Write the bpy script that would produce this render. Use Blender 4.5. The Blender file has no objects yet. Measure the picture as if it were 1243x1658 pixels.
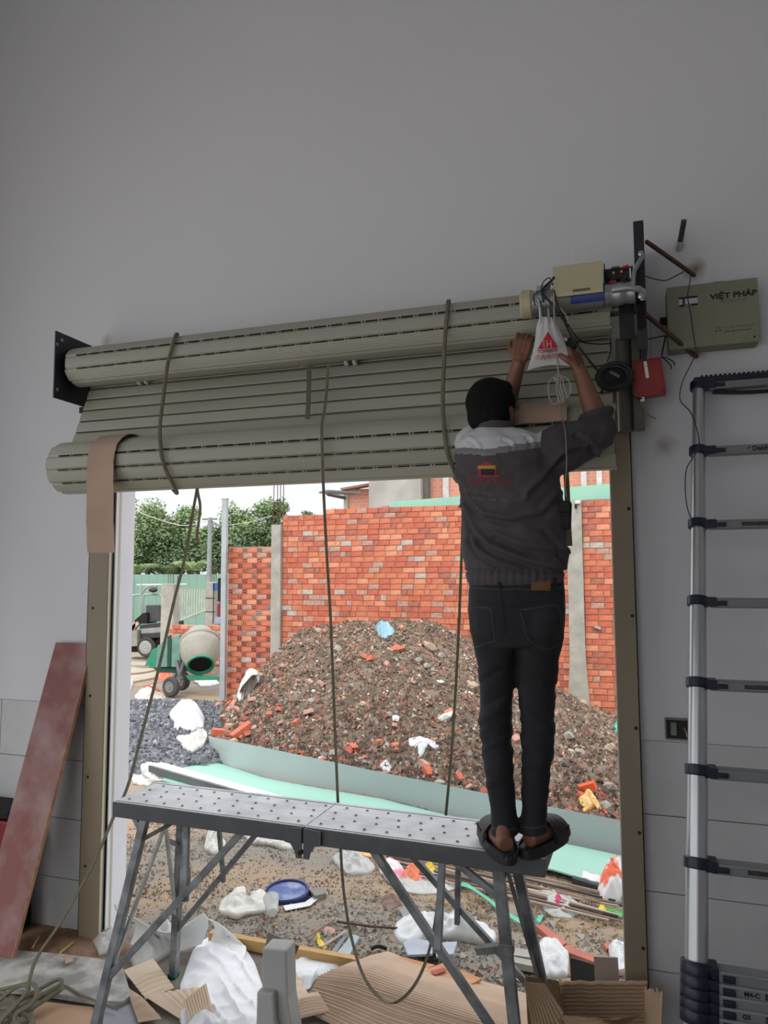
import bpy, bmesh, math, random
import numpy as np
from mathutils import Vector, Matrix, noise
from mathutils.bvhtree import BVHTree

PI = math.pi
rnd = random.Random(7)
scene = bpy.context.scene
COL = scene.collection

# ------------------------------------------------------------------ camera
FPX = 1155.5
CAM = Vector((0.0, -3.1, 1.8))
_y, _p, _r = math.radians(17.77), math.radians(4.773), math.radians(-0.23)
_f = Vector((-math.sin(_y) * math.cos(_p), math.cos(_y) * math.cos(_p), math.sin(_p)))
_r0 = Vector((math.cos(_y), math.sin(_y), 0))
_u0 = _r0.cross(_f)
_rt = math.cos(_r) * _r0 + math.sin(_r) * _u0
_up = -math.sin(_r) * _r0 + math.cos(_r) * _u0
cd = bpy.data.cameras.new('camera')
cam = bpy.data.objects.new('camera', cd)
COL.objects.link(cam)
cd.sensor_fit = 'VERTICAL'
cd.sensor_height = 36.0
cd.lens = FPX / 1658.0 * 36.0
cd.clip_start = 0.05
cd.clip_end = 400
cam.matrix_world = Matrix(((_rt.x, _up.x, -_f.x, CAM.x), (_rt.y, _up.y, -_f.y, CAM.y), (_rt.z, _up.z, -_f.z, CAM.z), (0, 0, 0, 1)))
scene.camera = cam

# ------------------------------------------------------------------ sky
world = bpy.data.worlds.new('sky')
scene.world = world
world.use_nodes = True
wn, wl = world.node_tree.nodes, world.node_tree.links
wn.clear()
w_out = wn.new('ShaderNodeOutputWorld')
w_bg = wn.new('ShaderNodeBackground')
w_tc = wn.new('ShaderNodeTexCoord')
w_sep = wn.new('ShaderNodeSeparateXYZ')
w_ramp = wn.new('ShaderNodeValToRGB')
w_noise = wn.new('ShaderNodeTexNoise')
w_mix = wn.new('ShaderNodeMixRGB')
w_mul = wn.new('ShaderNodeMixRGB')
wl.new(w_tc.outputs['Generated'], w_sep.inputs[0])
wl.new(w_sep.outputs['Z'], w_ramp.inputs['Fac'])
w_ramp.color_ramp.elements[0].position = 0.0
w_ramp.color_ramp.elements[0].color = (0.60, 0.635, 0.67, 1)      # overcast: paler at the horizon, brighter overhead
w_ramp.color_ramp.elements[1].position = 0.75
w_ramp.color_ramp.elements[1].color = (1.45, 1.47, 1.50, 1)
w_map = wn.new('ShaderNodeMapping')
w_map.inputs['Scale'].default_value = (1, 1, 3.0)
wl.new(w_tc.outputs['Generated'], w_map.inputs[0])
wl.new(w_map.outputs[0], w_noise.inputs['Vector'])
w_noise.inputs['Scale'].default_value = 3.2
w_noise.inputs['Detail'].default_value = 6
w_cr = wn.new('ShaderNodeValToRGB')
w_cr.color_ramp.elements[0].position = 0.35
w_cr.color_ramp.elements[0].color = (0.80, 0.83, 0.88, 1)
w_cr.color_ramp.elements[1].position = 0.62
w_cr.color_ramp.elements[1].color = (1.08, 1.07, 1.05, 1)
wl.new(w_noise.outputs['Fac'], w_cr.inputs[0])
w_mul.blend_type = 'MULTIPLY'
w_mul.inputs['Fac'].default_value = 1
wl.new(w_ramp.outputs[0], w_mul.inputs[1])
wl.new(w_cr.outputs[0], w_mul.inputs[2])
wl.new(w_mul.outputs[0], w_bg.inputs['Color'])
w_bg.inputs['Strength'].default_value = 1.0
wl.new(w_bg.outputs[0], w_out.inputs[0])

# sun behind thin cloud: weak and very soft
sd = bpy.data.lights.new('sun', 'SUN')
sd.energy = 1.0
sd.angle = math.radians(25)
sd.color = (1.0, 0.97, 0.92)
sun = bpy.data.objects.new('sun', sd)
COL.objects.link(sun)
sun.rotation_euler = (math.radians(38), math.radians(12), math.radians(-25))

# daylight portals in the room's openings (they only guide sampling)
def portal(loc, rot, sx, sy):
    ld = bpy.data.lights.new('portal', 'AREA')
    ld.shape = 'RECTANGLE'; ld.size = sx; ld.size_y = sy
    ld.cycles.is_portal = True
    o = bpy.data.objects.new('portal', ld)
    o.location = loc; o.rotation_euler = rot
    COL.objects.link(o)

vs = scene.view_settings
vs.view_transform = 'Standard'
vs.look = 'None'
vs.exposure = 0.55
vs.gamma = 1.0
vs.use_curve_mapping = False

# ------------------------------------------------------------------ helpers
def ray(px, py):
    return (px - 621.5) / FPX * _rt - (py - 829.0) / FPX * _up + _f
def P(px, py, Y):
    "the point on the plane y = Y seen at this pixel of the photograph"
    d = ray(px, py)
    return CAM + d * ((Y - CAM.y) / d.y)
def PX(px, py, X):
    d = ray(px, py)
    return CAM + d * ((X - CAM.x) / d.x)
def PZ(px, py, z):
    d = ray(px, py)
    return CAM + d * ((z - CAM.z) / d.z)
def ground_z(x, y):
    if y < 0.14:
        return 0.0
    t = min(1, max(0, (y - 0.14) / 7.0))
    return -0.03 - 0.42 * t + 0.03 * noise.noise(Vector((x * .8, y * .8, 0)))
def PG(px, py, dz=0.0):
    "the point on the ground outside seen at this pixel"
    z = -0.2
    for _ in range(25):
        q = PZ(px, py, z + dz)
        z = 0.5 * z + 0.5 * ground_z(q.x, q.y)
    q = PZ(px, py, z + dz)
    return q

def lin(c):
    c = c / 255.0
    return c / 12.92 if c <= 0.04045 else ((c + 0.055) / 1.055) ** 2.4

MATS = {}
def mat(name, rgb, rough=0.6, metal=0.0, var=0.12, scale=6.0, bump=0.0, bscale=60.0, rgb2=None, edge=(0.35, 0.65), alpha=1.0, trans=0.0, ior=1.45, stretch=(1, 1, 1), emit=None, spec=0.5):
    if name in MATS:
        return MATS[name]
    m = bpy.data.materials.new(name)
    m.use_nodes = True
    n, l = m.node_tree.nodes, m.node_tree.links
    b = n['Principled BSDF']
    c = tuple(lin(v) for v in rgb) + (1,)
    b.inputs['Roughness'].default_value = rough
    b.inputs['Metallic'].default_value = metal
    b.inputs['Specular IOR Level'].default_value = spec
    if alpha < 1:
        b.inputs['Alpha'].default_value = alpha
    if trans > 0:
        b.inputs['Transmission Weight'].default_value = trans
        b.inputs['IOR'].default_value = ior
    tc = n.new('ShaderNodeTexCoord')
    mp = n.new('ShaderNodeMapping')
    mp.inputs['Scale'].default_value = stretch
    l.new(tc.outputs['Object'], mp.inputs[0])
    if var > 0 or rgb2:
        nz = n.new('ShaderNodeTexNoise')
        nz.inputs['Scale'].default_value = scale
        nz.inputs['Detail'].default_value = 5
        l.new(mp.outputs[0], nz.inputs['Vector'])
        cr = n.new('ShaderNodeValToRGB')
        cr.color_ramp.elements[0].position = edge[0]
        cr.color_ramp.elements[1].position = edge[1]
        c2 = tuple(lin(v) for v in rgb2) + (1,) if rgb2 else tuple(min(1, v * (1 + var)) for v in c[:3]) + (1,)
        c1 = c if rgb2 else tuple(v * (1 - var) for v in c[:3]) + (1,)
        cr.color_ramp.elements[0].color = c1
        cr.color_ramp.elements[1].color = c2
        l.new(nz.outputs['Fac'], cr.inputs[0])
        l.new(cr.outputs[0], b.inputs['Base Color'])
    else:
        b.inputs['Base Color'].default_value = c
    if bump > 0:
        bz = n.new('ShaderNodeTexNoise')
        bz.inputs['Scale'].default_value = bscale
        bz.inputs['Detail'].default_value = 4
        l.new(mp.outputs[0], bz.inputs['Vector'])
        bp = n.new('ShaderNodeBump')
        bp.inputs['Strength'].default_value = min(1.0, bump)
        bp.inputs['Distance'].default_value = 0.01
        l.new(bz.outputs['Fac'], bp.inputs['Height'])
        l.new(bp.outputs[0], b.inputs['Normal'])
    if emit:
        b.inputs['Emission Color'].default_value = c
        b.inputs['Emission Strength'].default_value = emit
    MATS[name] = m
    return m

def tag(o, label=None, cat=None, group=None, kind=None):
    if label: o['label'] = label
    if cat: o['category'] = cat
    if group: o['group'] = group
    if kind: o['kind'] = kind
    return o

ORG = {}
def thing(name, label, cat, loc=(0, 0, 0), group=None, kind=None):
    o = bpy.data.objects.new(name, None)
    o.empty_display_size = 0.1
    COL.objects.link(o)
    o.location = loc
    ORG[o.name] = Vector(loc)
    return tag(o, label, cat, group, kind)

class MB:
    "collects geometry in world coordinates and links it as ONE mesh object"
    def __init__(self):
        self.v, self.f = [], []
    def add(self, vs_, fs):
        k = len(self.v)
        self.v.extend(Vector(q) for q in vs_)
        self.f.extend(tuple(i + k for i in f) for f in fs)
        return self
    def box(self, c, s, M=None):
        c = Vector(c)
        q = []
        for dz in (-.5, .5):
            for dx, dy in ((-.5, -.5), (.5, -.5), (.5, .5), (-.5, .5)):
                d = Vector((dx * s[0], dy * s[1], dz * s[2]))
                q.append(c + (M @ d if M else d))
        return self.add(q, [(3, 2, 1, 0), (4, 5, 6, 7), (0, 1, 5, 4), (1, 2, 6, 5), (2, 3, 7, 6), (3, 0, 4, 7)])
    def bar(self, p, q, w, h, up=(0, 0, 1)):
        p, q = Vector(p), Vector(q)
        d = (q - p)
        L = d.length
        d.normalize()
        s = d.cross(Vector(up))
        if s.length < 1e-4: s = d.cross(Vector((1, 0, 0)))
        s.normalize()
        t = s.cross(d)
        M = Matrix((s, d, t)).transposed()
        return self.box((p + q) / 2, (w, L, h), M)
    def tube(self, pts, r, n=8, closed=False, flat=None):
        pts = [Vector(p) for p in pts]
        m = len(pts)
        rs = r if isinstance(r, (list, tuple)) else [r] * m
        # rotation-minimising frame
        tg = []
        for i in range(m):
            a = pts[(i - 1) % m] if (closed or i > 0) else pts[0]
            b = pts[(i + 1) % m] if (closed or i < m - 1) else pts[-1]
            d = b - a
            tg.append(d.normalized() if d.length > 1e-9 else Vector((0, 0, 1)))
        ref = Vector((0, 0, 1)) if abs(tg[0].z) < .9 else Vector((0, 1, 0))
        nrm = tg[0].cross(ref).normalized()
        k = len(self.v)
        fl = flat or 1.0
        for i in range(m):
            nrm = (nrm - tg[i] * nrm.dot(tg[i]))
            if nrm.length < 1e-6: nrm = tg[i].orthogonal()
            nrm.normalize()
            bn = tg[i].cross(nrm)
            for j in range(n):
                a = 2 * PI * j / n
                self.v.append(pts[i] + nrm * (math.cos(a) * rs[i]) + bn * (math.sin(a) * rs[i] * fl))
        seg = m if closed else m - 1
        for i in range(seg):
            i2 = (i + 1) % m
            for j in range(n):
                j2 = (j + 1) % n
                self.f.append((k + i * n + j, k + i * n + j2, k + i2 * n + j2, k + i2 * n + j))
        if not closed:
            self.f.append(tuple(k + j for j in reversed(range(n))))
            self.f.append(tuple(k + (m - 1) * n + j for j in range(n)))
        return self
    def ribbon(self, pts, w, t, side=(1, 0, 0)):
        "a flat tape along pts, w wide along side, t thick"
        pts = [Vector(p) for p in pts]
        s = Vector(side).normalized()
        ring = []
        k = len(self.v)
        for i, p in enumerate(pts):
            a = pts[max(0, i - 1)]; b = pts[min(len(pts) - 1, i + 1)]
            d = (b - a).normalized()
            sv = (s - d * s.dot(d)).normalized()
            nv = d.cross(sv)
            ww = w[i] if isinstance(w, (list, tuple)) else w
            for a_, b_ in ((-1, -1), (1, -1), (1, 1), (-1, 1)):
                self.v.append(p + sv * (a_ * ww / 2) + nv * (b_ * t / 2))
        for i in range(len(pts) - 1):
            for j in range(4):
                j2 = (j + 1) % 4
                self.f.append((k + i * 4 + j, k + i * 4 + j2, k + i * 4 + 4 + j2, k + i * 4 + 4 + j))
        e = k + (len(pts) - 1) * 4
        self.f += [(k + 3, k + 2, k + 1, k), (e, e + 1, e + 2, e + 3)]
        return self
    def lathe(self, prof, M=None, n=24, cap=True):
        "prof: (radius, height) pairs turned about local z; M: 4x4"
        M = M or Matrix.Identity(4)
        k = len(self.v)
        for r, z in prof:
            for j in range(n):
                a = 2 * PI * j / n
                self.v.append(M @ Vector((r * math.cos(a), r * math.sin(a), z)))
        for i in range(len(prof) - 1):
            for j in range(n):
                j2 = (j + 1) % n
                self.f.append((k + i * n + j, k + i * n + j2, k + (i + 1) * n + j2, k + (i + 1) * n + j))
        if cap:
            self.f.append(tuple(k + j for j in reversed(range(n))))
            e = k + (len(prof) - 1) * n
            self.f.append(tuple(e + j for j in range(n)))
        return self
    def prism(self, poly, M, depth):
        "2-D outline in local xy extruded along local z by depth"
        n = len(poly)
        q = [M @ Vector((x, y, 0)) for x, y in poly] + [M @ Vector((x, y, depth)) for x, y in poly]
        fs = [tuple(reversed(range(n))), tuple(range(n, 2 * n))]
        fs += [(i, (i + 1) % n, n + (i + 1) % n, n + i) for i in range(n)]
        return self.add(q, fs)
    def ell(self, c, r, n=12, M=None):
        c = Vector(c)
        q, fs = [], []
        m = max(4, n // 2)
        for i in range(m + 1):
            th = PI * i / m
            for j in range(n):
                a = 2 * PI * j / n
                d = Vector((r[0] * math.sin(th) * math.cos(a), r[1] * math.sin(th) * math.sin(a), r[2] * math.cos(th)))
                q.append(c + (M @ d if M else d))
        for i in range(m):
            for j in range(n):
                j2 = (j + 1) % n
                fs.append((i * n + j, (i + 1) * n + j, (i + 1) * n + j2, i * n + j2))
        return self.add(q, fs)
    def grid(self, nu, nv, fn, thick=0.0):
        k = len(self.v)
        pts = [[Vector(fn(i / nu, j / nv)) for j in range(nv + 1)] for i in range(nu + 1)]
        def idx(i, j): return i * (nv + 1) + j
        flatp = [p for row in pts for p in row]
        fs = []
        for i in range(nu):
            for j in range(nv):
                fs.append((idx(i, j), idx(i + 1, j), idx(i + 1, j + 1), idx(i, j + 1)))
        if thick > 0:
            N = len(flatp)
            nor = []
            for i in range(nu + 1):
                for j in range(nv + 1):
                    du = pts[min(nu, i + 1)][j] - pts[max(0, i - 1)][j]
                    dv = pts[i][min(nv, j + 1)] - pts[i][max(0, j - 1)]
                    c_ = du.cross(dv)
                    nor.append(c_.normalized() if c_.length > 1e-12 else Vector((0, 0, 1)))
            low = [p - q * thick for p, q in zip(flatp, nor)]
            f2 = [tuple(reversed([a + N for a in f])) for f in fs]
            side = []
            for i in range(nu):
                side.append((idx(i, 0), idx(i, 0) + N, idx(i + 1, 0) + N, idx(i + 1, 0)))
                side.append((idx(i + 1, nv), idx(i + 1, nv) + N, idx(i, nv) + N, idx(i, nv)))
            for j in range(nv):
                side.append((idx(0, j + 1), idx(0, j + 1) + N, idx(0, j) + N, idx(0, j)))
                side.append((idx(nu, j), idx(nu, j) + N, idx(nu, j + 1) + N, idx(nu, j + 1)))
            return self.add(flatp + low, fs + f2 + side)
        return self.add(flatp, fs)
    def build(self, name, m, parent=None, smooth=40, bev=0.0, loc=None):
        if parent is not None:
            org = full_org(parent)
        elif loc is not None:
            org = Vector(loc)
        else:
            a = np.array([tuple(q) for q in self.v])
            lo, hi = a.min(0), a.max(0)
            org = Vector(((lo[0] + hi[0]) / 2, (lo[1] + hi[1]) / 2, lo[2]))
        me = bpy.data.meshes.new(name)
        me.from_pydata([tuple(q - org) for q in self.v], [], self.f)
        bm = bmesh.new()
        bm.from_mesh(me)
        bmesh.ops.recalc_face_normals(bm, faces=bm.faces)
        bm.to_mesh(me)
        bm.free()
        if m: me.materials.append(m)
        if smooth:
            me.shade_smooth()
            me.set_sharp_from_angle(angle=math.radians(smooth))
        o = bpy.data.objects.new(name, me)
        COL.objects.link(o)
        if parent is not None:
            o.parent = parent
            ORG[o.name] = Vector((0, 0, 0))
        else:
            o.location = org
            ORG[o.name] = org
        if bev > 0:
            md = o.modifiers.new('bevel', 'BEVEL')
            md.width = bev
            md.segments = 2
            md.limit_method = 'ANGLE'
            md.angle_limit = math.radians(50)
        return o

def full_org(o):
    v = Vector((0, 0, 0))
    while o is not None:
        v += ORG.get(o.name, Vector((0, 0, 0)))
        o = o.parent
    return v

def catmull(pts, sub=8):
    pts = [Vector(p) for p in pts]
    q = [pts[0] * 2 - pts[1]] + pts + [pts[-1] * 2 - pts[-2]]
    out = []
    for i in range(1, len(q) - 2):
        for s in range(sub):
            t = s / sub
            a, b, c, d = q[i - 1], q[i], q[i + 1], q[i + 2]
            out.append(0.5 * ((2 * b) + (c - a) * t + (2 * a - 5 * b + 4 * c - d) * t * t + (3 * b - a - 3 * c + d) * t ** 3))
    out.append(pts[-1])
    return out

def pix(path, sub=8):
    "a smooth path through (px, py, Y) points"
    return catmull([P(*p) for p in path], sub)

def wire(name, label, path, r, m, parent=None, n=6, sub=8, cat='cable', group=None):
    o = MB().tube(pix(path, sub), r, n).build(name, m, parent)
    if parent is None:
        tag(o, label, cat, group)
    return o

def text_mesh(body, size, extrude=0.0005, bold=0.0, align='CENTER'):
    cu = bpy.data.curves.new('lettering', 'FONT')
    cu.body = body
    cu.size = size
    cu.extrude = extrude
    cu.offset = bold
    cu.align_x = align
    cu.resolution_u = 3
    ob = bpy.data.objects.new('lettering', cu)
    COL.objects.link(ob)
    bpy.context.view_layer.update()
    me = bpy.data.meshes.new_from_object(ob.evaluated_get(bpy.context.evaluated_depsgraph_get()))
    bpy.data.objects.remove(ob)
    bpy.data.curves.remove(cu)
    vs_ = [v.co.copy() for v in me.vertices]
    fs = [tuple(p.vertices) for p in me.polygons]
    bpy.data.meshes.remove(me)
    return vs_, fs

def frame(o, x, y):
    "4x4 with origin o, local x and y axes"
    x = Vector(x).normalized()
    z = x.cross(Vector(y)).normalized()
    y = z.cross(x)
    M = Matrix((x, y, z)).transposed().to_4x4()
    M.translation = Vector(o)
    return M

def organic(prims, voxel, smooth_it=6):
    "a closed union of the collected pieces as one continuous skin"
    me = bpy.data.meshes.new('tmp')
    me.from_pydata([tuple(q) for q in prims.v], [], prims.f)
    bm = bmesh.new(); bm.from_mesh(me)
    bmesh.ops.remove_doubles(bm, verts=bm.verts, dist=1e-6)
    bmesh.ops.recalc_face_normals(bm, faces=bm.faces)
    bm.to_mesh(me); bm.free()
    ob = bpy.data.objects.new('tmp', me)
    COL.objects.link(ob)
    md = ob.modifiers.new('r', 'REMESH')
    md.mode = 'VOXEL'
    md.voxel_size = voxel
    if smooth_it:
        sm = ob.modifiers.new('s', 'SMOOTH')
        sm.factor = 0.5
        sm.iterations = smooth_it
    bpy.context.view_layer.update()
    out = bpy.data.meshes.new_from_object(ob.evaluated_get(bpy.context.evaluated_depsgraph_get()))
    bpy.data.objects.remove(ob)
    bpy.data.meshes.remove(me)
    return out

def link_mesh(name, me, m, parent=None, loc=(0, 0, 0)):
    "link a mesh whose vertices are in world coordinates"
    org = full_org(parent) if parent is not None else Vector(loc)
    me.transform(Matrix.Translation(-org))
    me.materials.clear()
    me.materials.append(m)
    me.shade_smooth()
    o = bpy.data.objects.new(name, me)
    COL.objects.link(o)
    if parent is not None:
        o.parent = parent
        ORG[o.name] = Vector((0, 0, 0))
    else:
        o.location = org
        ORG[o.name] = org
    me.name = name
    return o

def fbm(x, y, z=0.0, o=4):
    return noise.fractal(Vector((x, y, z)), 1.0, 2.0, o)
# ================================================================== the room
WALL_T = 0.14
XL, XR, ZT = -2.46, 0.0, 2.62        # the doorway
RX0, RX1, RY, RZ = -3.55, 3.6, -5.6, 5.3

def wall_material():
    m = bpy.data.materials.new('painted plaster')
    m.use_nodes = True
    n, l = m.node_tree.nodes, m.node_tree.links
    b = n['Principled BSDF']
    b.inputs['Roughness'].default_value = 0.75
    tc = n.new('ShaderNodeTexCoord')
    nz = n.new('ShaderNodeTexNoise'); nz.inputs['Scale'].default_value = 0.9; nz.inputs['Detail'].default_value = 6
    l.new(tc.outputs['Object'], nz.inputs['Vector'])
    cr = n.new('ShaderNodeValToRGB')
    cr.color_ramp.elements[0].color = (0.68, 0.685, 0.725, 1)
    cr.color_ramp.elements[1].color = (0.735, 0.74, 0.78, 1)
    l.new(nz.outputs['Fac'], cr.inputs[0])
    last = cr.outputs[0]
    # rust and scorch stains around the welded rods
    nz2 = n.new('ShaderNodeTexNoise'); nz2.inputs['Scale'].default_value = 14; nz2.inputs['Detail'].default_value = 3
    l.new(tc.outputs['Object'], nz2.inputs['Vector'])
    for px, py, rad, amt in ((1126, 436, .045, .9), (1128, 572, .035, .9), (1077, 722, .045, .55), (172, 552, .035, .4), (1100, 398, .025, .4)):
        c = P(px, py, 0)
        d = n.new('ShaderNodeVectorMath'); d.operation = 'DISTANCE'
        l.new(tc.outputs['Object'], d.inputs[0])
        d.inputs[1].default_value = (c.x, 0, c.z)
        mx = n.new('ShaderNodeMath'); mx.operation = 'MULTIPLY_ADD'
        l.new(nz2.outputs['Fac'], mx.inputs[0]); mx.inputs[1].default_value = rad * 1.2
        l.new(d.outputs['Value'], mx.inputs[2])
        mr = n.new('ShaderNodeMapRange')
        mr.inputs['From Min'].default_value = rad * 0.6; mr.inputs['From Max'].default_value = rad * 1.8
        mr.inputs['To Min'].default_value = amt; mr.inputs['To Max'].default_value = 0
        l.new(mx.outputs[0], mr.inputs['Value'])
        mi = n.new('ShaderNodeMixRGB')
        mi.inputs[2].default_value = (0.14, 0.085, 0.04, 1)
        l.new(mr.outputs[0], mi.inputs[0]); l.new(last, mi.inputs[1])
        last = mi.outputs[0]
    l.new(last, b.inputs['Base Color'])
    bz = n.new('ShaderNodeTexNoise'); bz.inputs['Scale'].default_value = 45
    l.new(tc.outputs['Object'], bz.inputs['Vector'])
    bp = n.new('ShaderNodeBump'); bp.inputs['Strength'].default_value = 0.06; bp.inputs['Distance'].default_value = 0.01
    l.new(bz.outputs['Fac'], bp.inputs['Height']); l.new(bp.outputs[0], b.inputs['Normal'])
    return m
M_wall = wall_material()
M_white = mat('white plaster', (242, 242, 248), .7, var=.03, scale=3)
M_room = mat('room plaster', (222, 222, 226), .8, var=.04, scale=1.5)
M_tile = mat('grey wall tile', (205, 206, 208), .42, var=.05, scale=5, bump=.03, bscale=25)
M_grout = mat('dark grout', (70, 68, 64), .9)

TZ = 1.125
wb = MB()
def wallbox(b, x0, x1, z0, z1, y0=0.0, y1=WALL_T):
    b.box(((x0 + x1) / 2, (y0 + y1) / 2, (z0 + z1) / 2), (x1 - x0, y1 - y0, z1 - z0))
wallbox(wb, RX0, XL, TZ, RZ); wallbox(wb, XR, RX1, TZ, RZ); wallbox(wb, XL, XR, ZT, RZ)
wf = wb.build('wall_front', M_wall, None, smooth=0, loc=(0, 0, 0)); wf['kind'] = 'structure'
tb = MB(); wallbox(tb, RX0, XL, -0.1, TZ, .012, WALL_T); wallbox(tb, XR, RX1, -0.1, TZ, .012, WALL_T)
tb.build('grout_bed', M_grout, wf, smooth=0)
# white skim on the reveal of the doorway
rb = MB()
rb.box((XL + .003, WALL_T / 2 + .004, ZT / 2), (.006, WALL_T + .01, ZT)); rb.box((XR - .003, WALL_T / 2 + .004, ZT / 2), (.006, WALL_T + .01, ZT))
rb.build('reveal', M_white, wf, smooth=0)
rows = [-0.05, 0.248, 0.543, 0.837, TZ]
tiles = []
for side in ('l', 'r'):
    xs = [-2.50, -3.16, -3.54] if side == 'l' else [0.01, 0.88, 1.75, 2.62, 3.5]
    for k in range(4):
        for a, b_ in zip(xs[:-1], xs[1:]):
            x0, x1 = min(a, b_), max(a, b_)
            t = MB()
            t.box(((x0 + x1) / 2, .006, (rows[k] + rows[k + 1]) / 2), (x1 - x0 - .004, .012, rows[k + 1] - rows[k] - .0038))
            t.build('tile', M_tile, wf, smooth=0)

def struct(name, m, boxes, smooth=0):
    b = MB()
    for c, s in boxes: b.box(c, s)
    o = b.build(name, m, None, smooth=smooth, loc=(0, 0, 0)); o['kind'] = 'structure'
    return o
struct('wall_left', M_room, [((RX0 - .07, -.38, RZ / 2), (.14, 1.04, RZ)), ((RX0 - .07, RY + .1, RZ / 2), (.14, .3, RZ)), ((RX0 - .07, -3.2, RZ - .9), (.14, 4.6, 1.8))])  # unseen wall, its opening shaped to light the room from the left
struct('wall_right', M_room, [((RX1 + .07, RY / 2, RZ / 2), (.14, -RY + .28, RZ))])
struct('ceiling', M_room, [((0, RY / 2, RZ + .08), (7.5, -RY + .4, .16))])
struct('wall_back', M_room, [((1.8, RY, RZ / 2), (3.6, .14, RZ)), ((-1.75, RY, RZ - .9), (3.5, .14, 1.8))])  # unseen wall, closed at right and under a lintel to steer the light
M_floor = mat('dusty cement floor', (140, 132, 122), .85, var=.25, scale=7, bump=.35, bscale=40, rgb2=(108, 98, 86))
struct('floor', M_floor, [((0.02, RY / 2 + .06, -.05), (7.26, -RY + .14, .1))])
portal((XL / 2, WALL_T + .05, 1.2), (math.radians(-90), 0, 0), 2.4, 2.3)
portal((-1.75, RY - .12, 1.75), (math.radians(90), 0, 0), 3.5, 3.5)
portal((RX0 - .18, -3.2, 1.75), (0, math.radians(-90), 0), 3.5, 4.6)

# guide rails of the roller door
M_rail = mat('taupe rail paint', (142, 128, 108), .45, var=.05, scale=4)
M_railedge = mat('pale rail edge', (205, 200, 180), .4, var=.04)
M_slot = mat('dark slot shade', (38, 38, 34), .9, var=.1)
M_bolt = mat('dark bolt', (50, 45, 40), .5, metal=.6)
def rail(x0, x1, face, ztop, label):
    "face: +1 slot opens to +x"
    t = thing('guide_rail', label, 'door rail', ((x0 + x1) / 2, -.02, 0))
    b = MB()
    y0, y1 = -.055, .05
    w = x1 - x0
    b.box(((x0 + x1) / 2, y0 + .003, ztop / 2), (w, .006, ztop))
    b.box(((x0 + x1) / 2, y1 - .003, ztop / 2), (w, .006, ztop))
    xb = x0 if face > 0 else x1
    b.box((xb + face * .003, (y0 + y1) / 2, ztop / 2), (.006, y1 - y0, ztop))
    xo = x1 if face > 0 else x0
    b.box((xo - face * .003, y0 + .018, ztop / 2), (.006, .030, ztop))
    b.box((xo - face * .003, y1 - .018, ztop / 2), (.006, .030, ztop))
    b.build('channel', M_rail, t, smooth=0, bev=.0015)
    e = MB()
    e.box((xo + face * .001, y0 + .012, ztop / 2), (.003, .014, ztop - .01))
    e.box((xo + face * .001, y1 - .02, ztop / 2), (.003, .016, ztop - .01))
    e.build('pale_edge', M_railedge, t, smooth=0)
    s = MB(); s.box((xo - face * .02, (y0 + y1) / 2, ztop / 2), (.02, .035, ztop - .02)); s.build('slot_shade', M_slot, t, smooth=0)  # dark strip painted in for the shade inside the rail's slot
    for z in (.35, .78, 1.18, 1.62, 2.05):
        q = MB(); q.lathe([(.007, 0), (.006, .004), (.002, .006)], frame(((x0 + x1) / 2 + face * -.025, y0, z), (1, 0, 0), (0, 0, 1)), 10)
        q.build('bolt', M_bolt, t)
    return t
rail(-2.575, -2.455, 1, 2.50, 'taupe metal guide rail on the left side of the doorway')
rail(-0.002, 0.082, -1, 2.66, 'taupe metal guide rail on the right side of the doorway, behind the worker')

# flush socket box in the wall beside the ladder
c = P(1099, 1180, 0); 
t = thing('socket_box', 'open grey socket box with bare wires, sunk in the tiles behind the ladder', 'socket', (c.x, 0, c.z))
b = MB(); w, h = .10, .078
Mx = frame((c.x, 0, c.z), (1, 0, 0), (0, 0, 1))
for dx, dz, sx, sz in ((0, h / 2, w, .006), (0, -h / 2, w, .006), (-w / 2, 0, .006, h), (w / 2, 0, .006, h)):
    b.box((c.x + dx, -.006, c.z + dz), (sx, .016, sz))
b.build('frame', mat('grey plastic', (118, 120, 116), .5), t, smooth=0)
MB().box((c.x, -.001, c.z), (w - .006, .004, h - .006)).build('back_plate', mat('dark recess', (45, 47, 46), .8), t, smooth=0)
MB().box((c.x - .02, -.008, c.z), (.022, .01, .05)).build('terminal_block', mat('grey plastic', (118, 120, 116)), t, bev=.002)
for k, (cr_, a) in enumerate((((150, 60, 45), .0), ((190, 180, 160), .6), ((60, 60, 60), 1.1))):
    pts = [(c.x + .012 + .008 * k, -.004, c.z + .005), (c.x + .02 + .006 * k, -.022, c.z - .01 - .005 * k), (c.x + .03 - .006 * k, -.018, c.z - .03)]
    MB().tube(catmull(pts), .0018, 5).build('wire', mat('wire%d' % k, cr_, .5), t)
# ================================================================== roller shutter
M_slat = mat('putty slat', (160, 158, 144), .42, var=.05, scale=2.5, stretch=(.3, 4, 4))
M_slatrib = mat('ribbed putty slat', (166, 164, 150), .42, var=.06, scale=2.5, stretch=(.3, 4, 4))
M_dark = mat('near black', (22, 22, 20), .8, var=.1)
SX0, SX1 = -2.55, 0.02
UY, UZ, UR = -.2, 2.832, .099          # upper roll
LY, LZ, LR = -.262, 2.312, .131        # lower bundle
sh = thing('roller_shutter', 'putty coloured roller shutter, rolled on its shaft with a thick bundle hanging below', 'roller shutter', ((SX0 + SX1) / 2, -.2, 2.18))

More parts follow.
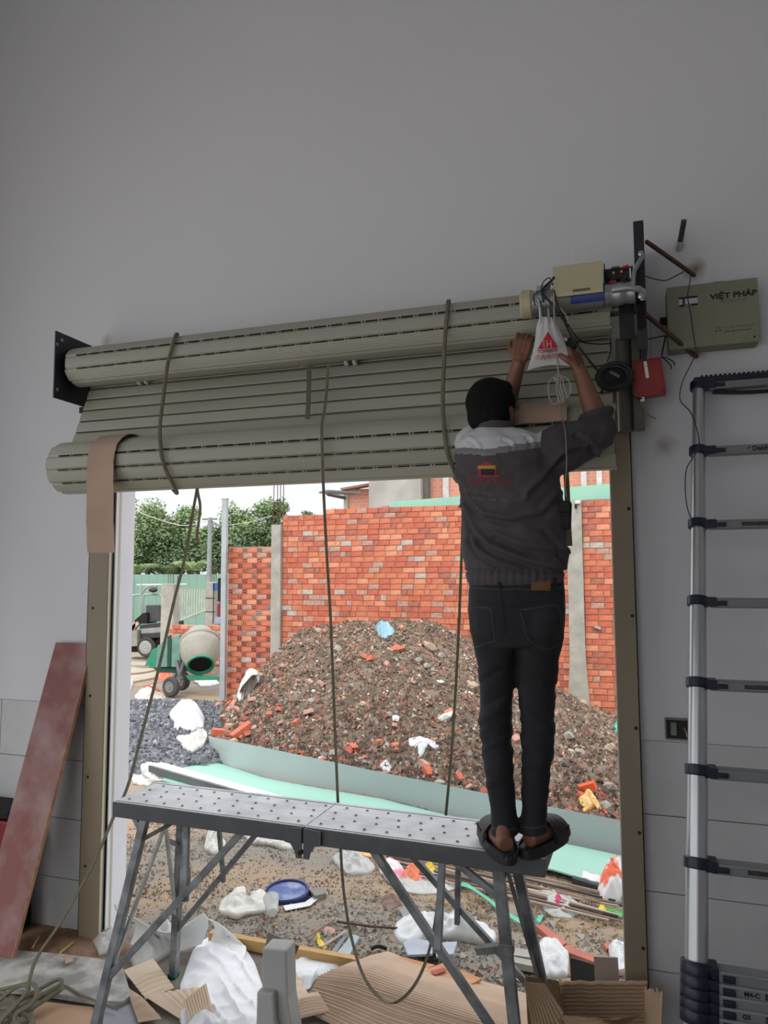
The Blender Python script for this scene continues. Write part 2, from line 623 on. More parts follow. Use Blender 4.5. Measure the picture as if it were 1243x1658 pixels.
def slat(p, q, bulge, ribs, x0, x1, name='slat', slots=False, outward=None):
    "one slat whose section runs from p to q in the (y, z) plane, bowed outwards"
    p, q = Vector(p), Vector(q)
    d = q - p
    L = d.length
    d.normalize()
    nrm = Vector((d.y, -d.x))
    if outward is not None and nrm.dot(Vector(outward)) < 0: nrm = -nrm
    n = 14 if ribs else 8
    outer = []
    for i in range(n + 1):
        s = i / n
        e = .025 + .95 * s
        h = bulge * (1 - (2 * s - 1) ** 2)
        if ribs and 0 < i < n: h -= .0011 * (i % 2)
        if i in (0, n): h -= .006
        outer.append(p + d * (L * e) + nrm * h)
    inner = [o - nrm * .009 for o in outer]
    sec = outer + inner[::-1]
    m = len(sec)
    vs_, fs = [], []
    ux = [x0, x1]
    for x in ux:
        vs_ += [(x, s.x, s.y) for s in sec]
    fs = [(i, (i + 1) % m, m + (i + 1) % m, m + i) for i in range(m)]
    fs += [tuple(range(m)), tuple(range(2 * m - 1, m - 1, -1))]
    o = MB().add(vs_, fs).build(name, M_slatrib if ribs else M_slat, sh, smooth=25)
    if slots:
        b = MB()
        j = q + nrm * .0005
        x = x0 + .07
        M3 = Matrix(((1, 0, 0), (0, d.x, nrm.x), (0, d.y, nrm.y)))
        k = 0
        while x < x1 - .05:
            ln = .060 if k % 2 == 0 else .052
            b.box((x + ln / 2, j.x, j.y), (ln, .0034, .006), M3)
            x += ln + .007
            b.box((x + .006, j.x, j.y), (.006, .003, .006), M3)
            x += .006 + .010
            k += 1
        b.build('vent_slots', M_dark, o, smooth=0)['kind'] = 'stuff'
    return o

def roll(cy, cz, R, nseg, a0, ribset, slotset):
    for i in range(nseg):
        a, b_ = a0 + 2 * PI * i / nseg, a0 + 2 * PI * (i + 1) / nseg
        rr = R * (1 - .003 * i)
        p = (cy - rr * math.cos(a), cz - rr * math.sin(a))
        q = (cy - rr * math.cos(b_), cz - rr * math.sin(b_))
        mid = (-math.cos((a + b_) / 2), -math.sin((a + b_) / 2))
        jx = rnd.uniform(-.006, .006)
        slat(p, q, .0035 if R < .11 else .0035, i in ribset, SX0 + jx, SX1 + jx, slots=i in slotset, outward=mid)
# angle runs from the front (towards the room) downwards
roll(UY, UZ, UR, 9, math.radians(-60 - 40), {0, 3, 7, 8}, {1, 2, 6})
roll(LY, LZ, LR, 12, math.radians(-47), {3, 11, 0, 10}, {0, 1, 2, 7})
# the hanging part between the two rolls
A, B = Vector((-.103, 2.80)), Vector((-.245, 2.435))
nh = 6
for i in range(nh):
    p = A.lerp(B, i / nh); q = A.lerp(B, (i + 1) / nh)
    slat(p, q, .0015, i == 4, SX0 + .012, SX1 - .005, slots=False, outward=(-1, -.2))
# coils inside the two rolls, seen from their ends
for cy, cz, R, turns in ((UY, UZ, UR - .012, 2), (LY, LZ, LR - .013, 4)):
    for x0, x1 in ((SX0 + .004, SX0 + .05), (SX1 - .05, SX1 - .004)):
        b = MB()
        N = turns * 20
        v, f = [], []
        for i in range(N + 1):
            r = R - (R * .62) * i / N
            a = 2 * PI * i * turns / N
            for rr in (r, r - .008):
                for x in (x0, x1):
                    v.append((x, cy + rr * math.cos(a), cz + rr * math.sin(a)))
        for i in range(N):
            k = 4 * i
            for a_, b_ in ((0, 1), (1, 3), (3, 2), (2, 0)):
                f.append((k + a_, k + b_, k + 4 + b_, k + 4 + a_))
        b.add(v, f)
        b.build('inner_coil', M_slat, sh, smooth=30)
for i_ in range(nh + 1):
    jn_ = A.lerp(B, i_ / nh)
    MB().box(((SX0 + SX1) / 2, jn_.x - .0005, jn_.y), (SX1 - SX0 - .03, .003, .0032)).build('joint_seal', mat('dark joint', (54, 52, 44), .8), sh, smooth=0)
b = MB(); b.lathe([(.028, 0), (.028, SX1 - SX0 + .16)], frame((SX0 - .03, UY, UZ), (0, 1, 0), (0, 0, 1)), 20)
b.build('shaft', mat('galvanised steel', (150, 152, 152), .4, metal=.8, var=.1), sh)
M_strapw = mat('white nylon', (205, 206, 200), .5, var=.05)
for px, py, r in ((232, 604, .026), (568, 572, .026)):
    c = P(px, py, -.15)
    for dx in (-.02, .02):
        b = MB().tube([(c.x + dx, c.y + .02 * math.cos(a), c.z - .008 + .042 * math.sin(a)) for a in [2 * PI * k / 18 for k in range(18)]], .010, 8, closed=True)
        b.build('spring_ring', M_strapw, sh)

# cardboard padding over the left end of the bundle
M_card = mat('brown cardboard', (176, 150, 132), .85, var=.08, scale=5, bump=.08, bscale=40)
t = thing('cardboard_strip', 'long brown cardboard strip draped over the left end of the lower roll', 'cardboard', (-2.33, -.4, 2.0))
pts = []
for k in range(9):
    a = math.radians(-100 + 12.5 * k)
    pts.append((LY - (LR + .016) * math.cos(a), LZ - (LR + .016) * math.sin(a)))
ya = pts[-1][0]
end = P(160, 895, -.385)
pts += [(ya - .001, LZ - .06), (-.404, LZ - .14), (-.402, LZ - .25), (-.394, LZ - .33), (-.385, end.z)]
def card(u, v):
    s = u * (len(pts) - 1)
    i = min(len(pts) - 2, int(s)); f = s - i
    y = pts[i][0] * (1 - f) + pts[i + 1][0] * f
    z = pts[i][1] * (1 - f) + pts[i + 1][1] * f
    tt = min(1, max(0, (LZ + .12 - z) / .62))
    xl = P(142, 720, -.41).x * (1 - tt) + P(140, 890, -.39).x * tt
    xr = P(192, 705, -.38).x * (1 - tt) + P(184, 890, -.39).x * tt
    crease = -.003 * (abs((tt * 7) % 1 - .5) < .12)
    return (xl + (xr - xl) * v, y + crease + .004 * math.sin(v * PI), z)
MB().grid(48, 6, card, .004).build('panel', M_card, t, smooth=30)
t2 = thing('cardboard_pad', 'brown cardboard sheet tucked over the lower roll beside the worker\'s head', 'cardboard', (-.25, -.39, 2.3))
def pad(u, v):
    a = math.radians(-62 + 46 * v)
    x0, x1 = P(842, 670, -.36).x, P(918, 660, -.36).x
    r = LR + .019 + .002 * math.sin(u * 9)
    return (x0 + (x1 - x0) * u, LY - r * math.cos(a), LZ - r * math.sin(a))
MB().grid(8, 8, pad, .004).build('panel', M_card, t2, smooth=30)

# ------------------------------------------------ mounting plates
M_navy = mat('navy black steel plate', (33, 36, 46), .45, var=.15, scale=8)
def plate(x, y0, y1, z0, z1, thk, holes, name, label, slot=None):
    t = thing(name, label, 'bracket', (x, 0, (z0 + z1) / 2))
    me = bmesh.new()
    b = MB(); b.box((x, (y0 + y1) / 2, (z0 + z1) / 2), (thk, y1 - y0, z1 - z0))
    b.build('plate', M_navy, t, smooth=0, bev=.001)
    for (y, z, r) in holes:
        h = MB()
        h.lathe([(r, -.0008), (r, .0008)], frame((x + thk / 2 if x < -1 else x - thk / 2, y, z), (0, 1, 0), (0, 0, 1)), 12)
        h.build('hole', mat('light through bolt hole', (170, 172, 175), .8), t)
    return t
pl = plate(-2.585, -.325, -.0, 2.655, 2.99, .008,
           [(-.285, 2.955, .009), (-.315, 2.925, .008), (-.305, 2.70, .009), (-.03, 2.685, .011)], 'mounting_plate',
           'dark steel plate holding the left end of the shutter, bolted square to the wall')
b = MB(); b.box((-2.585 - .012, -.09, 2.64), (.03, .05, .03)); b.tube([(-2.6, -.09, 2.64), (-2.6, -.05, 2.61)], .008, 8)
b.build('anchor_bolt', M_bolt, pl)
b = MB(); b.lathe([(.055, 0), (.055, .012), (.035, .014), (.035, .03)], frame((-2.581, UY, UZ), (0, 1, 0), (0, 0, 1)), 24)
b.build('bearing', mat('grey casting', (110, 112, 114), .5, metal=.5), pl)

# right plate: tall plate seen almost edge on, with the motor bracket
plate_x = P(1036, 440, -.3).x
zt = P(1036, 362, -.3).z; zb = P(1040, 585, -.3).z
pr = thing('motor_plate', 'tall narrow black steel plate carrying the shutter motor at its right end', 'bracket', (plate_x, 0, 2.8))
b = MB(); b.box((plate_x + .012, -.17, (zt + zb) / 2 + .02), (.010, .30, zt - zb - .04)); b.build('plate', M_navy, pr, smooth=0, bev=.001)
b = MB(); b.box((plate_x - .002, -.322, (zt + zb) / 2 + .02), (.036, .008, zt - zb - .04)); b.build('flange', M_navy, pr, smooth=0, bev=.001)
# chain wheel behind the flange
spr = MB()
cz = P(1036, 505, -.34).z
for k in range(14):
    spr.box((plate_x - .004, -.335, cz + .055 - k * .0085), (.026, .012, .0045))
spr.build('drive_chain', mat('dark oiled chain', (52, 52, 50), .4, metal=.7, var=.2, scale=60), pr, smooth=0)
b = MB(); b.lathe([(.02, -.02), (.085, -.014), (.088, -.006), (.088, .006), (.085, .014), (.02, .02)], frame((plate_x - .045, UY, UZ - .005), (0, 1, 0), (0, 0, 1)), 28)
b.build('sprocket', M_dark, pr)
b = MB(); b.box((.075, -.27, P(1010, 515, -.3).z), (.055, .012, .15)); b.box((.075, -.2, P(1010, 515, -.3).z), (.05, .14, .05))
b.build('bearing_block', mat('black enamel', (38, 38, 40), .5), pr, smooth=0, bev=.002)
# channel below the plate, leading to the right rail
b = MB(); x0, x1 = P(1000, 560, -.1).x, P(1022, 560, -.1).x
zz = P(1010, 548, -.1).z
b.lathe([(.03, 0), (.03, zz - 2.36)], frame((x0 + .02, -.09, 2.36), (1, 0, 0), (0, 1, 0)), 16)
b.box((x1 + .02, -.1, (2.36 + zz) / 2), (.04, .05, zz - 2.36))
o = b.build('guide_funnel', mat('dull channel paint', (98, 95, 86), .5), pr, smooth=30)

# ------------------------------------------------ motor
M_cream = mat('cream enamel', (190, 182, 150), .45, var=.04)
M_alu = mat('cast aluminium', (165, 168, 172), .38, metal=.65, var=.12, scale=12)
M_blue = mat('blue label', (34, 62, 130), .4, var=.04)
MY, = (-.375,)
mot = thing('shutter_motor', 'silver and cream electric roller door motor with open circuit box, above the worker', 'motor', tuple(P(940, 505, MY)))
axl, axr = P(852, 482, MY), P(1030, 476, MY)
mz = P(940, 483, MY).z
R0 = .050
def cyl(x0, x1, r, name, m, ribs=0, z=mz, y=MY, n=28, ch=.003):
    b = MB()
    L = x1 - x0
    prof = [(r - ch, 0), (r, ch)]
    for k in range(ribs):
        s = ch + (L - 2 * ch) * (k + .5) / ribs
        w = (L - 2 * ch) / ribs * .2
        prof += [(r, s - w * 1.5), (r - .003, s - w), (r - .003, s + w), (r, s + w * 1.5)]
    prof += [(r, L - ch), (r - ch, L)]
    b.lathe(prof, frame((x0, y, z), (0, 1, 0), (0, 0, 1)), n)
    return b.build(name, m, mot, smooth=35)
X = lambda px: P(px, 480, MY).x
# local z of frame(x-axis=+y, y-axis=+z) is +x
cyl(X(843), X(862), R0 + .004, 'end_cap', M_cream, ch=.006)
cyl(X(862), X(897), R0, 'motor_ring', M_alu, ribs=5)
cyl(X(897), X(978), R0 - .004, 'motor_body', mat('grey motor body', (120, 120, 114), .45, var=.05))
cyl(X(978), X(1028), R0 - .008, 'gear_housing', M_alu, ribs=2)
# blue name plate wrapped on the lower front of the body
x0, x1 = X(924), X(979)
def lab(u, v):
    a = math.radians(-20 + 62 * v); r = R0 - .0025
    return (x0 + (x1 - x0) * u, MY - r * math.cos(a), mz - r * math.sin(a))
MB().grid(4, 10, lab, .0008).build('blue_label', M_blue, mot)
# cream cover box over the body
bx0, bx1 = P(896, 460, MY - .03).x, P(976, 460, MY - .03).x
yt = P(930, 432, MY - .03).z; yb = P(930, 478, MY - .06).z
sec = [(MY - .062, yb), (MY - .066, yb + .014), (MY - .062, yb + .026), (MY - .058, yt - .004), (MY - .052, yt), (MY + .05, yt + .004), (MY + .05, yb + .02)]
b = MB(); b.prism([(y - MY, z - mz) for y, z in sec], frame((bx0, MY, mz), (0, 1, 0), (0, 0, 1)), bx1 - bx0)
o = b.build('cover_box', M_cream, mot, smooth=20, bev=.0015)
MB().box(((P(927, 470, MY).x + P(957, 470, MY).x) / 2, MY - .0665, yb + .015), (.062, .002, .009)).build('vent_plate', mat('dark grey print', (92, 92, 84), .6), mot, smooth=0)
# clear plastic flap standing up on the cover
g = mat('clear film', (225, 225, 220), .15, alpha=.22, var=0)
def flap(u, v):
    a = P(922 + 50 * u, 440 - 34 * v + (4 * math.sin(u * 7)), MY + .02 + .01 * v)
    return a
MB().grid(8, 5, flap, .0006).build('clear_film', g, mot)
# open circuit board end
cx0, cx1 = X(978), X(1026)
czb, czt = P(1000, 464, MY).z, P(1000, 432, MY).z
bb = MB(); bb.box(((cx0 + cx1) / 2, MY + .01, (czb + czt) / 2), (cx1 - cx0, .004, czt - czb)); bb.build('circuit_board', mat('dark circuit board', (42, 50, 42), .5, var=.3, scale=80), mot, smooth=0)
M_red = mat('red plastic', (178, 40, 44), .4); M_brass = mat('brass', (190, 160, 90), .35, metal=.6)
for (px, py, s, mm, nm) in ((1012, 433, (.022, .02, .009), M_red, 'red_connector'), (992, 458, (.024, .02, .010), M_red, 'red_connector'),
                            (993, 443, (.009, .02, .009), M_brass, 'relay'), (1006, 441, (.009, .02, .009), M_brass, 'relay'),
                            (984, 446, (.010, .022, .03), M_dark, 'capacitor'), (1000, 452, (.016, .02, .008), M_dark, 'capacitor'),
                            (1008, 456, (.014, .018, .008), M_dark, 'capacitor'), (1020, 443, (.004, .022, .036), M_white, 'white_strip'),
                            (996, 434, (.03, .02, .006), mat('grey part', (95, 98, 95), .5), 'terminal_row'), (1014, 450, (.008, .014, .014), M_dark, 'capacitor')):
    c = P(px, py, MY - .005)
    MB().box(c, s, Matrix.Rotation(rnd.uniform(-.25, .1) if 'conn' in nm else 0, 3, 'Y')).build(nm, mm, mot, smooth=0, bev=.001)
b = MB()
b.bar(P(978, 431, MY), P(980, 465, MY), .004, .05, up=(0, 1, 0))
b.build('frame_post', M_dark, mot, smooth=0)
# cast arms that hold the motor to the plate
b = MB()
b.tube([P(1024, 466, MY - .02), P(1026, 440, MY - .01), P(1034, 425, MY), P(1041, 414, MY + .02)], .0085, 10)
b.tube([P(990, 470, MY - .045), P(1015, 466, MY - .05), P(1034, 468, MY - .045), P(1042, 474, MY - .03)], .012, 12)
b.tube([P(1042, 474, MY - .03), P(1040, 486, MY - .02)], .010, 10)
b.build('cast_arm', M_alu, mot)
for px, py in ((1037, 411), (1040, 471), (1037, 480)):
    c = P(px, py, MY - .035)
    MB().lathe([(.010, 0), (.010, .006), (.005, .008)], frame(c, (1, 0, 0), (0, 0, 1)), 8).build('bolt', mat('zinc bolt', (190, 192, 196), .3, metal=.8), mot)
# clamp lever at the left
b = MB()
b.tube([P(868, 480, MY - .055), P(872, 488, MY - .06), P(874, 500, MY - .055), P(875, 515, MY - .05)], .006, 8)
b.box(P(874, 484, MY - .055), (.03, .012, .022)); b.box(P(880, 466, MY - .05), (.05, .01, .018))
b.build('release_lever', M_alu, mot, smooth=30)
b = MB(); b.tube(pix([(893, 455, MY - .05), (896, 449, MY - .06), (897, 455, MY - .055), (894, 462, MY - .05)], 4), .004, 6); b.build('cable_gland', M_dark, mot)

# ------------------------------------------------ cables on the motor
M_blk = mat('black cable', (24, 24, 26), .5, var=.1)
M_gry = mat('grey white cord', (168, 168, 164), .6, var=.06)
M_bluw = mat('blue wire', (44, 50, 92), .5)
wire('motor_cable', 'thick black cable from the motor running past the right hand to the coil of cable',
     [(896, 452, -.43), (884, 462, -.44), (878, 474, -.45), (893, 492, -.45), (912, 518, -.45), (926, 548, -.45), (945, 572, -.44), (962, 594, -.42), (975, 606, -.40)], .0042, M_blk)
wire('motor_cable', 'thinner black cable sagging from the motor in front of its blue label',
     [(897, 470, -.44), (901, 490, -.445), (910, 508, -.45), (922, 530, -.44), (940, 552, -.42), (965, 557, -.36), (990, 556, -.3)], .0025, M_blk)
wire('motor_cable', 'black cable looping over the silver end of the motor',
     [(866, 495, -.44), (864, 480, -.44), (872, 472, -.45), (884, 470, -.45), (892, 458, -.44), (889, 450, -.43), (880, 456, -.43), (876, 470, -.44), (880, 490, -.45)], .0022, M_blk)
wire('wire', 'thin grey wire kinked between the motor and the white bag', [(897, 488, -.44), (912, 505, -.45), (919, 516, -.45), (917, 530, -.44), (921, 545, -.43)], .0018, M_gry)

# white cord with its tied bundle of loops
cordpath = [(896, 478, -.455), (897, 500, -.455), (898, 540, -.458), (900, 570, -.46), (904, 605, -.46)]
t = thing('release_cord', 'white release cord tied in a bunch of loops below the small bag', 'cord', tuple(P(904, 640, -.46)))
MB().tube(pix(cordpath), .0024, 6).build('cord', M_gry, t)
for k, (w1, w2, h) in enumerate(((-17, -13, 44), (20, 17, 34), (-4, 0, 42), (4, 9, 40), (9, 14, 36), (-1, 6, 44))):
    p_ = [(904, 606, -.462), (904 + w1 * .7, 614, -.468 - .004 * k), (904 + w1, 626, -.47), (904 + w2, 606 + h, -.465), (904 + w2 * .5 + 4, 608 + h, -.46), (905, 628, -.455), (904, 607, -.46)]
    MB().tube(pix(p_, 5), .0022, 5).build('loop', M_gry, t)
MB().tube(pix([(905, 640, -.462), (908, 665, -.47), (912, 686, -.59), (915, 700, -.62), (916, 720, -.635), (917, 755, -.645), (915, 785, -.64), (917, 805, -.64)], 6), .0019, 5).build('tail', mat('old cord', (140, 132, 118), .6), t)
b = MB(); b.tube(pix([(897, 610, -.465), (899, 615, -.468), (905, 613, -.47), (911, 611, -.465)], 4), .004, 6); b.build('knot', M_gry, t)

# drawstring bag with red print
M_bag = mat('white cloth bag', (196, 197, 196), .8, var=.05, scale=20, bump=.15, bscale=25)
M_redp = mat('red print', (190, 30, 48), .7, var=.05)
t = thing('small_bag', 'small white drawstring bag with a red triangle print hanging under the motor', 'bag', tuple(P(890, 600, -.44)))
bagL = [(873, 513), (868, 530), (866, 550), (861, 575), (853, 600)]
bagR = [(893, 513), (903, 528), (912, 548), (920, 572), (928, 594)]
def bagpt(u, v, front):
    s = v * 4; i = min(3, int(s)); f = s - i
    lx = bagL[i][0] * (1 - f) + bagL[i + 1][0] * f; ly = bagL[i][1] * (1 - f) + bagL[i + 1][1] * f
    rx = bagR[i][0] * (1 - f) + bagR[i + 1][0] * f; ry = bagR[i][1] * (1 - f) + bagR[i + 1][1] * f
    px = lx + (rx - lx) * u; py = ly + (ry - ly) * u - (6 * math.sin(u * PI) if v > .9 else 0)
    th = .020 * math.sin(PI * u) ** .6 * (.35 + .65 * math.sin(PI * min(1, v * .9 + .08)))
    wr = .004 * math.sin(u * 19 + v * 4) * (1 - v) + .003 * fbm(u * 4, v * 5)
    return P(px, py, -.445 + (-th if front else th) + wr)
b = MB(); b.grid(20, 16, lambda u, v: bagpt(u, v, True)); b.grid(20, 16, lambda u, v: bagpt(1 - u, v, False))
b.build('cloth', M_bag, t, smooth=60)
def onbag(px, py):
    v = (py - 513) / 84.0; l_ = 873 - 20 * v ** 1.3; r_ = 893 + 35 * v ** .8
    return bagpt((px - l_) / (r_ - l_), v, True) + Vector((0, -.002, 0))
N = 10
v_, f_ = [], []
for i in range(N + 1):
    s = i / N
    y = 537 + 27 * s
    for j in range(7):
        x = 886.5 + (j / 6 - .5) * 33 * s
        v_.append(P(x, y - s * (j / 6 - .5) * 3, -.4725 + 0.006 * abs(j / 6 - .5)))
for i in range(N):
    for j in range(6):
        f_.append((i * 7 + j, i * 7 + j + 1, i * 7 + 8 + j, i * 7 + 7 + j))
MB().add(v_, f_).build('red_triangle', M_redp, t)
def wall_text(body, px, py, Y, size, m, parent, name='lettering', ax=(1, 0, 0), ay=(0, 0, 1), bold=0.0, sx=1.0, align='CENTER', off=(0, 0, 0)):
    v, f = text_mesh(body, size, .0003, bold, align)
    Mf = frame(P(px, py, Y) + Vector(off), ax, ay)
    return MB().add([Mf @ Vector((q.x * sx, q.y, q.z)) for q in v], f).build(name, m, parent, smooth=0)
for nm, xs in (('1', [880]), ('2', [885, 891.5])):
    for x in xs: MB().bar(P(x, 551, -.4735), P(x + .5, 563, -.4735), .0024, .0005, up=(0, 1, 0)).build('letter_stroke', M_bag, t, smooth=0)
MB().bar(P(885, 557, -.4735), P(892, 556.5, -.4735), .0024, .0005, up=(0, 1, 0)).build('letter_stroke', M_bag, t, smooth=0)
wall_text('TONGXIN', 886, 570.5, -.4745, .0165, mat('dark red print', (120, 40, 50), .7), t, sx=.95, bold=.0004)
wall_text('同鑫电机', 884, 581, -.4735, .021, M_redp, t, sx=.95)
for px in (875, 886, 888):
    MB().tube([P(px, 500, -.44), P(px + 1, 512, -.455), P(px + .5, 524, -.46)], .0022, 5).build('drawstring', M_gry, t)

# ------------------------------------------------ ropes round the rolls
M_strap = mat('olive webbing', (112, 106, 86), .8, var=.12, scale=30, bump=.2, bscale=150)
def tie(label, xs, sgn):
    "strap passing over the upper roll, down in front of the bundle and under it"
    path = []
    # back top to front of the upper roll
    for a in (40, 65, 90, 115, 140, 165, 180):
        r = UR + .012
        path.append((UY + r * math.cos(math.radians(a)), UZ + r * math.sin(math.radians(a))))
    path.append((UY - .115, UZ - .07))
    path.append((-.35, 2.60)); path.append((-.385, 2.46))
    for a in (165, 185, 205, 225, 245, 265, 290, 330, 360):
        r = LR + .016
        path.append((LY + r * math.cos(math.radians(a)), LZ + r * math.sin(math.radians(a))))
    zs = [q[1] for q in path]
    out = []
    for y, z in path:
        # x follows the photograph's lean
        s = (2.95 - z) / .8
        px = float(np.interp(s, [0, .25, .55, .68, .85, 1.0], xs))
        py = 690
        d = ray(px, 700)
        out.append((CAM.x + d.x * (y - CAM.y) / d.y, y, z))
    o = MB().tube(catmull(out, 4), .0085, 8, flat=.6).build('tie_strap', M_strap)
    tag(o, label, 'strap')
tie('olive webbing strap tied round both rolls at the left', [284, 268, 260, 257, 266, 292], 1)
tie('olive webbing strap tied round both rolls just left of the worker\'s head', [729, 722, 717, 717, 722, 742], 1)

# long strap: hangs from the upper roll, goes behind the platform and loops back up
pth = [(531, 592, -.30), (529, 630, -.32), (525, 665, -.37), (521, 690, -.41), (522, 740, -.425), (524, 800, -.415), (529, 900, -.36), (535, 1000, -.30), (541, 1150, -.23), (547, 1300, -.17),
       (551, 1370, -.16), (556, 1440, -.2), (567, 1510, -.26), (584, 1570, -.32), (606, 1607, -.36), (635, 1624, -.38), (665, 1603, -.36), (688, 1560, -.32), (703, 1500, -.26), (711, 1430, -.2), (716, 1370, -.16),
       (722, 1315, -.13), (732, 1200, -.10), (741, 1050, -.09), (747, 900, -.10), (750, 810, -.12), (750, 770, -.14)]
o = MB().ribbon(pix(pth, 6), .0115, .004, side=(1, .25, 0)).build('long_strap', M_strap, None, smooth=30)
tag(o, 'long olive webbing loop hanging from the roll, passing behind the platform nearly to the floor', 'strap')
pth = [(322, 770, -.26), (318, 797, -.24), (312, 830, -.2), (300, 900, -.22), (280, 980, -.25), (255, 1090, -.3), (224, 1210, -.34), (206, 1275, -.37), (183, 1325, -.44), (150, 1400, -.55), (100, 1490, -.68), (60, 1550, -.8), (44, 1600, -.86)]
o = MB().ribbon(pix(pth, 6), .013, .004, side=(1, .2, .2)).build('long_strap', M_strap, None, smooth=30)
tag(o, 'olive strap slanting from the roll down to the rope coil on the floor', 'strap')
o = MB().ribbon(pix([(319, 772, -.26), (320, 796, -.24), (324, 820, -.25), (321, 850, -.24), (319, 866, -.24), (322, 882, -.25)], 5), .0125, .004).build('strap_tail', M_strap, None, smooth=30)
tag(o, 'short loose strap end hanging under the lower roll near the left', 'strap')
t = thing('flat_hanger', 'short flat dark strap hanging below the upper roll left of the long strap', 'strap', tuple(P(499, 676, -.28)))
o = MB().ribbon(pix([(500, 600, -.24), (500, 620, -.26), (499, 650, -.28), (497.5, 678, -.30)], 4), .02, .004).build('tape', mat('dark olive tape', (92, 88, 72), .7), t, smooth=30)
b = MB(); b.tube(pix([(484, 591, -.25), (496, 594, -.27), (508, 594, -.25)], 3), .006, 6); b.build('knot', M_strap, t)
o = MB().ribbon(pix([(916, 760, -.12), (918, 800, -.12), (920, 850, -.12), (922, 884, -.12)], 4), .022, .004).build('strap_tail', M_strap, None, smooth=30)
tag(o, 'flat olive strap end hanging behind the worker\'s right side', 'strap')

# ------------------------------------------------ control boxes and wall fittings
ax0, ax1 = P(1082, 560, -.09), P(1232, 552, -.09)
t = thing('control_cabinet', 'grey green metal control cabinet with black lettering, on the wall at upper right', 'control box', (.42, 0, 2.72))
x0, x1 = P(1080, 500, -.09).x, P(1227, 500, -.09).x
z1_, z0_ = P(1082, 467, -.09).z, P(1082, 566, -.09).z
cx, czc = (x0 + x1) / 2, (z0_ + z1_) / 2
M_cab = mat('grey green enamel', (132, 132, 112), .5, var=.05, scale=4)
tilt = Matrix.Rotation(math.radians(.0), 3, 'Y')
b = MB(); b.box((cx, -.045, czc), (x1 - x0, .088, z1_ - z0_)); b.build('body', M_cab, t, smooth=0, bev=.004)
b = MB(); b.box((cx, -.092, czc), (x1 - x0 + .004, .006, z1_ - z0_ + .004)); b.build('door', M_cab, t, smooth=0, bev=.002)
wall_text('VIỆT PHÁP', 1187, 481, -.0955, .029, mat('black print', (22, 22, 22), .6), t, bold=.0012, sx=1.2)
wall_text('CỬA CUỐN CAO CẤP', 1187, 487, -.0955, .006, mat('grey print', (84, 84, 72), .6), t, sx=1.5)
wall_text('An toàn điện, không tự ý mở tủ', 1194, 529, -.0955, .0085, mat('grey print', (84, 84, 72), .6), t, sx=1.05)
wall_text('LIÊN HỆ KỸ THUẬT', 1194, 536, -.0955, .0085, mat('black print', (22, 22, 22), .6), t, sx=1.3)
c = P(1162, 533, -.0955)
b = MB()
tri = [(c.x - .011, c.z - .008), (c.x + .011, c.z - .008), (c.x, c.z + .011)]
for i in range(3):
    a_, b_ = tri[i], tri[(i + 1) % 3]
    b.bar((a_[0], -.0955, a_[1]), (b_[0], -.0955, b_[1]), .0016, .0006, up=(0, 1, 0))
b.build('warning_triangle', mat('black print', (22, 22, 22)), t, smooth=0)
c = P(1114, 488, -.0955)
for (dx, dz, sx, sz, col) in ((0, .016, .068, .008, (22, 22, 24)), (0, 0, .068, .022, (200, 200, 202)), (0, -.015, .068, .009, (22, 22, 24)), (-.017, 0, .010, .022, (90, 30, 70)), (-.002, -.016, .026, .003, (190, 190, 190))):
    MB().box((c.x + dx, -.0958 - (.0005 if sx < .05 else 0), c.z + dz), (sx, .0008, sz)).build('sticker', mat('sticker %d %d %d' % col, col, .5, var=0), t, smooth=0)
MB().lathe([(.004, 0), (.004, .002)], frame((x1 - .018, -.0955, z0_ + .018), (1, 0, 0), (0, 0, 1)), 8).build('lock', M_dark, t)
b = MB(); cc = P(1160, 456, -.03); b.tube([(cc.x + .07 * math.cos(a), -.04, z1_ - .012 + .03 * math.sin(a)) for a in [PI * k / 12 for k in range(13)]], .006, 8); b.build('cable_loop', M_blk, t)
b = MB(); b.box((x0 - .012, -.05, czc + .005), (.03, .03, .028)); b.build('cable_gland', M_dark, t, bev=.004)

def boxthing(name, label, cat, corners, Y, depth, m):
    "box whose front face has these four pixel corners"
    t = thing(name, label, cat, tuple(P(sum(c[0] for c in corners) / 4, max(c[1] for c in corners), Y)))
    pts = [P(x, y, Y) for x, y in corners]
    v = pts + [q + Vector((0, depth, 0)) for q in pts]
    MB().add(v, [(0, 1, 2, 3), (7, 6, 5, 4), (0, 4, 5, 1), (1, 5, 6, 2), (2, 6, 7, 3), (3, 7, 4, 0)]).build('housing', m, t, smooth=0, bev=.006)
    return t
t = boxthing('red_control_box', 'brick red plastic box with white label, hanging left of the ladder top', 'control box', [(1024, 585), (1070, 577), (1079, 637), (1029, 645)], -.16, .05, mat('brick red plastic', (150, 46, 42), .4, var=.06))
MB().bar(P(1044, 585, -.163), P(1048, 612, -.163), .012, .001, up=(0, 1, 0)).build('white_label', M_white, t, smooth=0)
wall_text('V8', 1045.5, 594, -.1645, .007, M_dark, t)
for px, py in ((1030, 590), (1066, 583), (1072, 632), (1034, 638)):
    MB().lathe([(.003, 0), (.003, .003)], frame(P(px, py, -.163), (1, 0, 0), (0, 0, 1)), 6).build('screw', M_bolt, t)
o = MB().lathe([(.008, 0), (.008, .02)], frame(P(1040, 650, -.15) , (1, 0, 0), (0, 1, 0)), 8).build('cable_gland', M_white, t)
